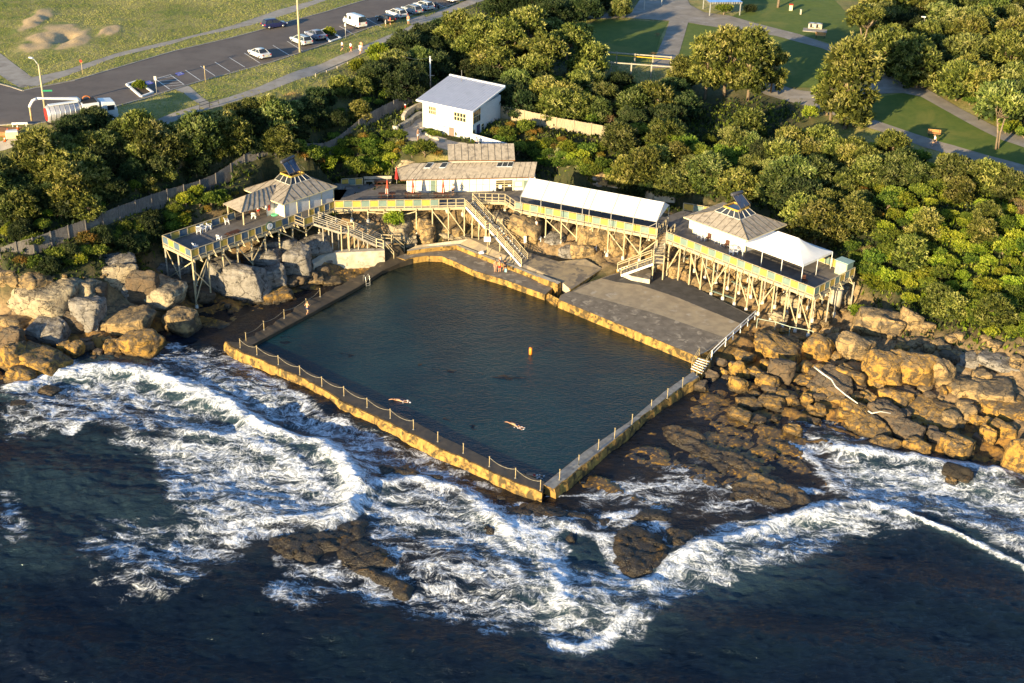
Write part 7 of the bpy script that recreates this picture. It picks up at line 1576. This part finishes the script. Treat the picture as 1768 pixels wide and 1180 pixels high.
    for s in(-1,1):
        low=[(f0[0],s*w2*.9,zb0),(e0[0],s*w2*.88,zb0)]; top=[(x,s*w2*a,z-.07) for x,z,a in cb[1:-1]]
        if kind=='van':
            mb=MB(); mb.add([low[0],low[1]]+top[::-1],[tuple(range(2+len(top)))]); mb.build('side_panel',body,r)
            for x0,x1 in ((h-1.25,h-.65),(h-2.5,h-1.7)): glass([(x0,s*(w2*.905),1.18),(x1,s*(w2*.915),1.18),(x1-.12,s*(w2*.875),Hh-.28),(x0,s*(w2*.875),Hh-.28)])
        else:
            glass([low[0],low[1]]+top[::-1],'side_window')
            bx=(cb[1][0]+cb[-2][0])/2; bars=[((bx,s*w2*.895,zb0),(bx,s*w2*.72,Hh-.07),.09,.03),(low[0],top[0],.1,.05),(low[1],top[-1],.07,.05)]
            if kind=='wagon': bars.append(((cb[1][0]+.75,s*w2*.895,zb0),(cb[1][0]+.6,s*w2*.735,Hh-.06),.09,.03))
            for q0,q1,w_,h_ in bars: mb=MB(); mb.bar(q0,q1,w_,h_,(1,0,0) if abs(q0[0]-q1[0])<.2 else (0,0,1)); mb.build('pillar',body,r)
        mb=MB(); mb.box((h-.12,s*w2*.66,.66 if kind!='van' else .75),(.2,.34,.14)); mb.build('headlight',m_hl,r)
        mb=MB(); mb.box((-h+.05,s*w2*.76,.80 if kind!='van' else .9),(.14,.24,.18 if kind!='van' else .3)); mb.build('tail_light',m_tl,r)
        mb=MB(); mb.box((h-1.55,s*(w2+.06),zb0+.05),(.1,.16,.1)); mb.build('mirror',body,r)
    mb=MB(); mb.box((-h-.01,0,.62),(.03,.42,.12)); mb.build('number_plate',mat('plate',(.75,.68,.3)),r)
    if kind=='wagon':
        for s in(-1,1): mb=MB(); mb.bar((cb[1][0]+.2,s*w2*.6,Hh+.05),(cb[-2][0],s*w2*.6,Hh+.03),.04); mb.build('roof_rack',m_dark,r)
    wheels(r,L,W,.32,(-h+.85,h-.88)); return r
def at_(a,b):
    """car pose from rear and front ground pixels"""
    A,B=G(*a),G(*b); c=(A+B)/2; return Vector((c.x,c.y,H(c.x,c.y)+.05)),math.atan2(B.y-A.y,B.x-A.x)
CARS=(((461,107),(436,92),'silver','sedan',(.62,.62,.60),'silver sedan parked alone left of the power pole'),((534,84),(507,69),'silver_green','wagon',(.50,.55,.55),'silver station wagon parked right behind the power pole'),((557,74),(534,60),'slate','sedan',(.20,.22,.30),'dark blue grey sedan beside the planter'),
 ((677,45),(655,33),'black','hatch',(.02,.02,.022),'black hatchback with open tailgate and people behind it'),((698,38),(672,22),'silver2','wagon',(.66,.66,.66),'silver wagon between the black hatchback and the grey four wheel drive'),((725,31),(698,15),'grey','wagon',(.30,.32,.35),'grey four wheel drive with roof rails'),((744,24),(720,8),'white_silver','wagon',(.70,.70,.70),'pale silver wagon left of the motorbike'),((786,9),(766,-5),'white','sedan',(.78,.78,.78),'white car at the top edge of the car park'),((806,3),(786,-8),'black2','hatch',(.025,.025,.03),'dark car at the top edge right of the white car'))
for a,b,n,k,c,l in CARS:
    p,rz=at_(a,b); car(p,R(131) if True else rz,cpaint(n,c),l,k,4.6 if k!='hatch' else 4.1,1.8,1.5 if k=='wagon' else 1.43,'cars parked in the angled bays')
p,rz=at_((456,53),(492,44)); car(p,R(36),cpaint('navy',(.02,.025,.09)),'dark blue hatchback driving along the road','hatch',4.3,1.78,1.55,None,'moving_car')
p,rz=at_((622,54),(604,38)); car(p,R(131),cpaint('van_white',(.80,.79,.76)),'white delivery style van parked between planter and black hatchback','van',4.9,1.8,2.05,None,'parked_van')
# motorbike
p=G(754,15); r=empty('motorbike',p,R(120),'dark motorbike parked between two pale cars','motorbike')
for x in(-.7,.7):
    mb=MB(); disc(mb,Vector((x,-.06,.32)),Vector((.001,1,0)),.32,.12,16); mb.build('wheel',m_tyre,r)
mb=MB(); mb.tube([(-.75,0,.75),(-.2,0,.72),(.3,0,.85),(.6,0,.7)],[.1,.16,.2,.08],8); mb.build('body',cpaint('bike',(.05,.02,.02)),r); mb=MB(); mb.bar((.45,-.35,1.05),(.45,.35,1.05),.04); mb.bar((.45,0,1.05),(.7,0,.35),.06); mb.build('handlebar',m_galv,r)
# ---- vacuum tank truck
A,B=G(88,214),G(186,193); rz=math.atan2(B.y-A.y,B.x-A.x); rz=R(31); c=P(140,218,17.2); c=G(142,216); tr=empty('tank_truck',Vector((c.x,c.y,H(c.x,c.y)+.05)),rz,'big white vacuum tank truck with a raised suction boom parked on the kerb','truck')
m_tw=cpaint('truck_white',(.74,.74,.73)); m_ts=mat('stainless',(.50,.50,.52),(.42,.42,.44),2,.35,0,metal=.5)
def TB_(name,c,d,mt,par=None,bev=.05,rz=0):
    mb=MB(); mb.box(c,d,rz); o=mb.build(name,mt,par or tr)
    if bev: b=o.modifiers.new('b','BEVEL'); b.width=bev; b.segments=2
    return o
TB_('chassis',(-.3,0,.85),(8.4,.9,.3),m_dark); cabm=MB(); cabm.add([(2.6,-1.2,.7),(4.6,-1.2,.7),(4.65,-1.2,1.7),(4.35,-1.15,2.85),(2.6,-1.15,3.0),(2.6,1.2,.7),(4.6,1.2,.7),(4.65,1.2,1.7),(4.35,1.15,2.85),(2.6,1.15,3.0)],[(0,1,2,3,4),(9,8,7,6,5),(0,5,6,1),(1,6,7,2),(2,7,8,3),(3,8,9,4),(4,9,5,0)]); cb_=cabm.build('cab',m_tw,tr); b=cb_.modifiers.new('b','BEVEL'); b.width=.12; b.segments=3
mb=MB(); mb.add([(4.67,-1.05,1.75),(4.67,1.05,1.75),(4.40,1.0,2.7),(4.40,-1.0,2.7)],[(0,1,2,3)]); mb.build('windscreen',m_glass,tr)
for s in(-1,1): TB_('side_window',(3.75,s*1.19,2.15),(.9,.05,.65),m_glass,None,0)
TB_('locker',(1.2,0,2.0),(2.2,2.4,2.1),m_tw); TB_('locker_opening',(1.6,-1.2,2.0),(.8,.06,1.5),m_dark,None,0); TB_('locker_roof_gear',(1.2,0,3.12),(1.9,1.9,.15),m_dark)
mb=MB(); mb.tube([(-4.4,0,2.0),(-4.2,0,2.0),(-.1,0,2.0),(.05,0,2.0)],[.95,1.15,1.15,.95],24); tk=mb.build('tank',m_ts,tr); mb=MB()
for i in range(7): x=-4.1+i*.65; mb.tube([(x,0,2.0),(x+.06,0,2.0)],1.18,24)
mb.build('tank_ribs',m_galv,tk); TB_('tank_catwalk',(-2.1,0,3.2),(3.8,.8,.1),m_tw); mb=MB(); mb.tube([(-4.42,0,2.0),(-4.5,0,2.0)],.85,20); mb.build('rear_door',m_red,tr)
bm_=MB(); bm_.tube([(.1,0,3.2),(-.3,0,3.6),(-1.6,0,3.75),(-4.6,.3,4.1),(-5.2,.4,4.15)],[.28,.26,.2,.16,.16],8); bo=bm_.build('boom',m_tw,tr); mb=MB(); mb.tube([(-5.2,.4,4.15),(-5.8,.4,3.9),(-6.2,.4,3.3),(-6.25,.4,3.1)],.2,8); mb.build('hose_bend',m_white,bo); mb=MB(); mb.tube([(-6.25,.4,3.1),(-6.25,.4,1.3)],.13,8); mb.build('suction_pipe',m_post,bo); mb=MB(); mb.tube([(1.0+.5*math.cos(t),.1,3.4+.35*math.sin(t)) for t in [i*.5 for i in range(8)]],.1,6); mb.build('hose_reel',mat('hose_orange',(.4,.14,.05)),tr)
for x in(3.7,-2.2,-3.4):
    for s in(-1,1):
        mb=MB(); mb.tube([(x,s*.85,.5),(x,s*1.2,.5)],.5,18); w_=mb.build('wheel',m_tyre,tr); mb=MB(); mb.tube([(x,s*1.18,.5),(x,s*1.23,.5)],.28,12); mb.build('rim',m_rim,w_)
TB_('headlight',(4.66,-.85,1.0),(.08,.35,.2),m_hl,None,0); TB_('headlight',(4.66,.85,1.0),(.08,.35,.2),m_hl,None,0)
# road works: dirt heap, cones, ute-like box
p=G(8,228); mb=MB(p); o=rock_mesh('dirt_heap',3.6,1.8,.5,5,1,3); dh=link('dirt_heap',o,mat('orange_soil',(.42,.20,.08),(.32,.15,.06),1.5,.9,.4),None,p); tag(dh,'low orange dirt heap beside the cones at the left edge','dirt heap')
for i,(x,y,l) in enumerate(((31,224,'traffic cone nearest the tank truck'),(14,232,'traffic cone on the orange dirt heap'),(9,246,'traffic cone lowest at the left edge'))):
    g=G(x,y); r=empty('traffic_cone',g,0,l,'traffic cone','traffic cones'); mb=MB(); mb.tube([(0,0,.03),(0,0,.35)],[.17,.11],12); mb.tube([(0,0,.55),(0,0,.75)],[.07,.03],12); mb.build('cone_body',mat('cone_orange',(.8,.12,.02)),r); mb=MB(); mb.tube([(0,0,.35),(0,0,.55)],[.11,.07],12); mb.build('reflective_band',m_white,r); mb=MB(); mb.box((0,0,.02),(.4,.4,.04)); mb.build('cone_base',m_dark,r)
p=G(22,240); r=empty('generator_box',p,R(20),'cream equipment box beside the traffic cones','equipment'); mb=MB(); mb.box((0,0,.55),(1.6,1.,.9)); o=mb.build('box_body',m_cream,r); b=o.modifiers.new('b','BEVEL'); b.width=.08; mb=MB(); mb.box((0,0,1.05),(1.4,.8,.1)); mb.build('box_lid',m_white,r)
mb=MB(G(33,221)); q=G(33,221); mb.bar(q+Vector((-.9,0,.5)),q+Vector((1.1,.3,.5)),.15,.25); mb.bar(q+Vector((-.8,0,0)),q+Vector((-.8,0,.6)),.06); mb.bar(q+Vector((.9,.2,0)),q+Vector((.9,.2,.6)),.06); tag(mb.build('barrier_board',m_white,None,q),'white barrier board behind the nearest cone','barrier')
# ---------------------------------------------------------------- park
m_ppath=mat('park_path',(.27,.24,.20),(.21,.185,.155),.5,.85,.2,(.30,.275,.25),.3,(.5,.7))
m_lawn=mat('lawn',(.075,.115,.016),(.10,.135,.02),.8,.9,.5,(.15,.16,.03),.12,(.5,.7),bs=14)
def lawn(px): o=drape('lawn',px,m_lawn,.03); tag(o,kind='structure')
lawn([(1030,34),(1154,38),(1140,66),(1130,105),(1060,110),(1010,90),(1000,60)]); lawn([(1188,41),(1260,50),(1340,62),(1420,84),(1470,105),(1440,150),(1396,152),(1340,148),(1250,130),(1165,115),(1172,95)])
lawn([(1262,30),(1300,40),(1380,62),(1450,80),(1480,90),(1500,60),(1440,0),(1260,-5),(1290,15)]); lawn([(1510,170),(1570,160),(1600,172),(1660,205),(1730,240),(1800,270),(1800,300),(1740,283),(1660,262),(1580,233),(1500,210),(1470,180)])
road('park_path',[(1000,24),(1090,22),(1105,0),(1110,-20),(1175,-20),(1192,10),(1215,22),(1260,28),(1300,40),(1380,60),(1440,80),(1480,92),(1520,125),(1560,140),(1600,155),(1660,190),(1730,225),(1800,255),(1800,270),(1730,243),(1660,207),(1590,168),(1540,158),(1490,128),(1460,104),(1420,85),(1340,63),(1250,50),(1188,40),(1172,95),(1160,118),(1122,120),(1132,98),(1148,62),(1156,37),(1080,32),(1020,34)],m_ppath,.06)
road('park_path',[(1280,130),(1345,147),(1400,160),(1440,170),(1500,205),(1580,232),(1640,250),(1700,268),(1800,300),(1800,312),(1700,284),(1640,268),(1560,242),(1500,222),(1440,200),(1380,182),(1320,164),(1270,148)],m_ppath,.05)
road('park_path',[(1420,158),(1540,140),(1580,150),(1560,162),(1440,172)],m_ppath,.055)
# pergola / timber ramp with yellow tape
a0,a1=G(1020,128),G(1158,138); pg=empty('timber_pergola',a0,0,'pale timber post and rail frame with yellow tape at the park edge','pergola'); b0_,b1_=a0+Vector((1.5,6.,0)),a1+Vector((.5,6.,0))
for u_,v_,n in ((a0,a1,4),(b0_,b1_,4)):
    for i in range(n+1):
        q=u_.lerp(v_,i/n); mb=MB(a0); mb.bar((q.x,q.y,H(q.x,q.y)-.2),(q.x,q.y,q.z+2.2),.2,.2,(1,0,0)); mb.build('pergola_post',m_gtimb,pg)
    mb=MB(a0); mb.bar(u_+Vector((0,0,2.05)),v_+Vector((0,0,2.05)),.14,.18); mb.build('top_beam',m_gtimb,pg)
mb=MB(a0); 
for i in range(60): q=a0.lerp(a1,i/60); mb.bar(q+Vector((0,0,.1)),q+Vector((0,0,1.9)),.01,.01,(1,0,0))
for z in [.1+.2*i for i in range(10)]: mb.bar(a0+Vector((0,0,z)),a1+Vector((0,0,z)),.01,.01)
mb.build('wire_mesh',m_dark,pg); mb=MB(a0); mb.bar(b0_+Vector((0,-.2,1.75)),b1_+Vector((0,-.2,1.7)),.04,.13); mb.build('warning_tape',mat('yellow_tape',(.6,.38,.02)),pg)
# park shelter with blue roof
c=G(1245,22); sh=empty('park_shelter',c,R(8),'park picnic shelter with a blue roof and scalloped grey eaves, cut by the top edge','shelter'); mb=MB(); hw_,hd=3.2,2.6
for s,t in((-1,-1),(1,-1),(1,1),(-1,1)): q=MB(); q.bar((s*hw_*.9,t*hd*.9,-.2),(s*hw_*.9,t*hd*.9,2.5),.16,.16,(1,0,0)); q.build('shelter_post',m_galv,sh)
q=MB(); e=[Vector((s*hw_,t*hd,2.5)) for s,t in((-1,-1),(1,-1),(1,1),(-1,1))]; ap=Vector((0,0,3.9))
for i in range(4): q.add([e[i],e[(i+1)%4],ap],[(0,1,2)])
q.build('roof',mat('blue_roof',(.12,.26,.60),(.1,.22,.52),1,.5,0),sh); q=MB()
for i in range(4):
    for k in range(14): a=e[i].lerp(e[(i+1)%4],(k+.2)/14);b=e[i].lerp(e[(i+1)%4],(k+.8)/14); q.add([a,b,b-Vector((0,0,.28)),(a+b)/2-Vector((0,0,.4)),a-Vector((0,0,.28))],[(0,1,2,3,4)])
q.build('scalloped_valance',m_greyc,sh)
for (x,y,l) in ((1112,18,'left grey post of the upper park path'),(1142,10,'right grey post of the upper park path')): g=G(x,y); r=empty('park_post',g,0,l,'post'); mb=MB(); mb.bar((0,0,-.1),(0,0,2.4),.14,.14,(1,0,0)); mb.build('post_shaft',m_galv,r); mb=MB(); mb.box((0,0,2.42),(.2,.2,.08)); mb.build('post_cap',m_galv,r)
m_slat=mat('orange_slats',(.52,.26,.09),(.42,.2,.07),2,.6,.1)
def bench(px,rz,label):
    g=G(*px); r=empty('park_bench',g,rz,label,'bench','park benches'); mb=MB()
    for i in range(4): mb.box((0,-.2+.13*i,.45),(1.8,.1,.04))
    mb.build('seat',m_slat,r); mb=MB()
    for i in range(3): mb.box((0,.27+.03*i,.58+.14*i),(1.8,.04,.11))
    mb.build('backrest',m_slat,r)
    for s in(-1,1): mb=MB(); mb.box((s*.7,0,.22),(.07,.5,.44)); mb.box((s*.7,.28,.6),(.06,.06,.6)); mb.build('leg',m_dark,r)
bench((1416,66),R(-14),'orange slatted park bench near the stone barbecue'); bench((1612,236),R(-14),'orange slatted park bench beside the runner')
g=G(1407,50); r=empty('barbecue',g,R(-14),'cream stone barbecue block with two steel hotplates','barbecue'); mb=MB()
mb.box((0,0,.1),(2.4,1.0,.16)); mb.box((-1.05,0,.5),(.3,1,.7)); mb.box((1.05,0,.5),(.3,1,.7)); mb.box((0,0,.5),(.35,1,.7)); mb.box((0,.42,.5),(2,.12,.7)); mb.build('stone_base',m_palec,r); mb=MB(); mb.box((0,0,.9),(2.4,1.05,.1)); mb.build('bench_top',m_greyc,r)
for s in(-.55,.55): mb=MB(); mb.box((s,0,.965),(.7,.5,.03)); mb.build('hotplate',m_ts,r)
g=G(1407,54); mb=MB(); mb.box((0,0,.06),(4.2,2.4,.1),rz=R(-14)); o=mb.build('barbecue_pad',m_path,None,g-Vector((0,0,.0))); tag(o,kind='structure')
g=G(1365,19); r=empty('rubbish_bin',g,R(-10),'cream rubbish bin with a red lid edge in the upper park','bin'); mb=MB(); mb.box((0,0,.5),(.6,.6,1.)); mb.build('bin_body',m_cream,r); mb=MB(); mb.box((0,0,1.12),(.66,.66,.2)); mb.build('bin_lid',m_red,r)
g=G(1382,26); r=empty('drinking_fountain',g,0,'small stone drinking fountain near the bin','fountain'); mb=MB(); mb.box((0,0,.45),(.25,.25,.9)); mb.build('fountain_pillar',m_palec,r); mb=MB(); mb.tube([(0,0,.9),(0,0,.98)],.2,10); mb.build('fountain_bowl',m_galv,r); 
g=G(1343,14); mb=MB(g); mb.tube([g-Vector((0,0,.3)),g+Vector((.1,0,4))],[.28,.2],9); tag(mb.build('bare_trunk',m_bark,None,g),'pale tree trunk rising out of the top edge above the barbecue','trunk')
for i,(x,y,l) in enumerate(((1135,65,'dark garden stake shrub on the left lawn edge'),(1127,100,'dark twiggy shrub at the lower lawn corner'))): treeat(x,y-4,'dry',.35,1.,l)
# garden path and walls by the house
PG=[(690,222),(705,212),(720,200),(728,195),(733,214),(737,222),(748,232),(766,241),(790,247),(835,262),(820,268),(775,262),(735,250),(705,243)]
road('garden_path',PG,mat('garden_path_stone',(.42,.38,.33),(.34,.30,.26),1,.85,.2),.05)
for l,c_ in (((697,212),'a'),):
    pass
def lowwall(px,h,w,mt,label):
    gs=resample([G(*p) for p in px],.8); mb=MB(gs[0]); rnd=random.Random(4)
    for a,b in zip(gs[:-1],gs[1:]): mb.bar(a+Vector((0,0,h*.3)),b+Vector((0,0,h*.3))+(b-a)*.0,w*rnd.uniform(.85,1.15),h*rnd.uniform(1.2,1.45))
    return tag(mb.build('garden_wall',mt,None,gs[0]),label,'wall')
lowwall([(734,184),(720,190),(708,196),(700,204),(696,210)],.9,.5,m_palec,'curved golden stone retaining wall left of the white house'); lowwall([(728,198),(715,206),(704,215),(692,222)],.5,.9,m_greyc,'grey stone step wall beside the garden path'); lowwall([(728,224),(735,233),(748,240),(770,245)],.4,.5,m_palec,'rough stone edging of the small bed below the house'); 
lowwall([(1050,325),(1090,332),(1130,345),(1165,352)],1.2,1.0,m_palec,'pale ragged rock ledge behind the awning roof')
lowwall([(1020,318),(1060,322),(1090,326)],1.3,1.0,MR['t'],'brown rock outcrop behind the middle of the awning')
rock(703,315-28,50,26,'p','pale rock outcrop between the left garden and the kiosk',0,dep=.5); rock(1045,310,44,26,'y','grey rock outcrop with dark streaks behind the awning',0,dep=.5); rock(1390,345,30,14,'p','small pale rock in the scrub behind the marquee',0); rock(590,325,44,22,'y','grey rock wall at the back left of the middle deck',0,dep=.5)
rock(250,500,60,60,'d','dark overhang rock in the shaded gully left of the left deck',0,dep=.5); rock(300,470,70,40,'y','shaded grey ledge under the back of the left deck',0,dep=.5)
treeat(750,232,'green',.6,.6,'dark low shrub in the bed at the house door'); treeat(740,228,'green',.5,.6,'low leafy shrub in the bed at the house corner')
g=G(683,228); r=empty('plant_pot',g,0,'large cream pot with a cactus beside the garden path','pot'); mb=MB(); mb.tube([(0,0,0),(0,0,.3),(0,0,.9)],[.3,.42,.45],12); mb.build('pot_body',m_palec,r); mb=MB(); mb.tube([(0,0,.8),(.05,0,1.9)],[.14,.1],7); mb.tube([(0,.1,.9),(-.25,.1,1.2),(-.25,.1,1.6)],.09,6); mb.build('cactus',LM['agave'],r)
g=G(700,190); r=empty('bollard_light',g,0,'small red and white bollard by the left garden fence','bollard'); mb=MB(); mb.tube([(0,0,0),(0,0,.7)],.12,8); mb.build('bollard_shaft',m_red,r); mb=MB(); mb.tube([(0,0,.7),(0,0,.85)],.14,8); mb.build('bollard_cap',m_white,r)
# small bags and towels
for x,y,z,mt,l in ((831,438,2.1,m_wc,'white bag by the notice board post'),(1292,510,2.3,m_pc,'pink towel on the rocks under the right deck'),(1299,500,2.3,m_wc,'white and red towel behind the pink one'),(985,392,4.6,m_rc,'red towel hanging under the awning deck')):
    q=P(x,y,z); q.z=max(z,H(q.x,q.y))+.12; mb=MB(q); mb.box(q,(.6,.45,.22),rz=.4); mb.box(q+Vector((.1,.1,.14)),(.35,.3,.12),rz=.9); tag(mb.build('bag' if 'bag' in l else 'towel',mt,None,q),l,'bag' if 'bag' in l else 'towel')
LM['grass']=leafmat('grass_blade',[(.15,.17,.03),(.22,.22,.045),(.30,.27,.07),(.40,.33,.11)],.3)
# ground cover: uncountable leafy scrub over the slopes
def cover(name,mask,n,size,mt,per,seed,hmax=.35,asp=.4):
    rg=np.random.default_rng(seed); X=rg.uniform(-95,105,n*8);Y=rg.uniform(120,262,n*8); k=HV(X,Y,mask)>rg.random(n*8)*.8+.2; X,Y=X[k][:n],Y[k][:n]
    for pl_ in DRP:
        k=~inpoly(X,Y,pl_); X,Y=X[k],Y[k]
    # keep only what the frame can show
    d=np.stack([X,Y,HV(X,Y)-CH],-1); w_=d@np.array(FW); u=884+FPX*(d@np.array(RT))/w_; v=590-FPX*(d@np.array(UP))/w_; k=(u>-40)&(u<1810)&(v>-40); X,Y=X[k],Y[k]; cl=fbm(X*.5,Y*.5,seed,3)
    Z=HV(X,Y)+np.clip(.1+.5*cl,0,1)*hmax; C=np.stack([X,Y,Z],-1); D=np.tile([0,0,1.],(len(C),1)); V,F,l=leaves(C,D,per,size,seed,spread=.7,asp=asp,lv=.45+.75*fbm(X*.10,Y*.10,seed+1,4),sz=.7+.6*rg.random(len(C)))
    return tag(link(name,npmesh(name,V,F,False,None,{'lv':l}),LM[mt]),None,None,None,'stuff')
SCM=SCR*(1-np.clip(GRS*2,0,1))
# keep plants off decks and house
cover('ground_cover',SCM,26000,.42,'green',4,3)
cover('dark_undergrowth',SCM,12000,.6,'dark',4,4,.3)
GM=np.clip((XX>60)*1.0*SCM*((YY<200)),0,1); cover('slope_scrub',GM,12000,.42,'lime',5,5,.9)

WM=np.clip(GRS*2.2,0,1)*((XX<25)*1.)*(1-np.clip(_dirt*2,0,1)); cover('grass',WM,95000,.21,'grass',3,6,.03,.2)
DM=SCR*((XX>52)*(YY<165)*1.); cover('bright_scrub',DM,9000,.5,'lime',5,8,.9)
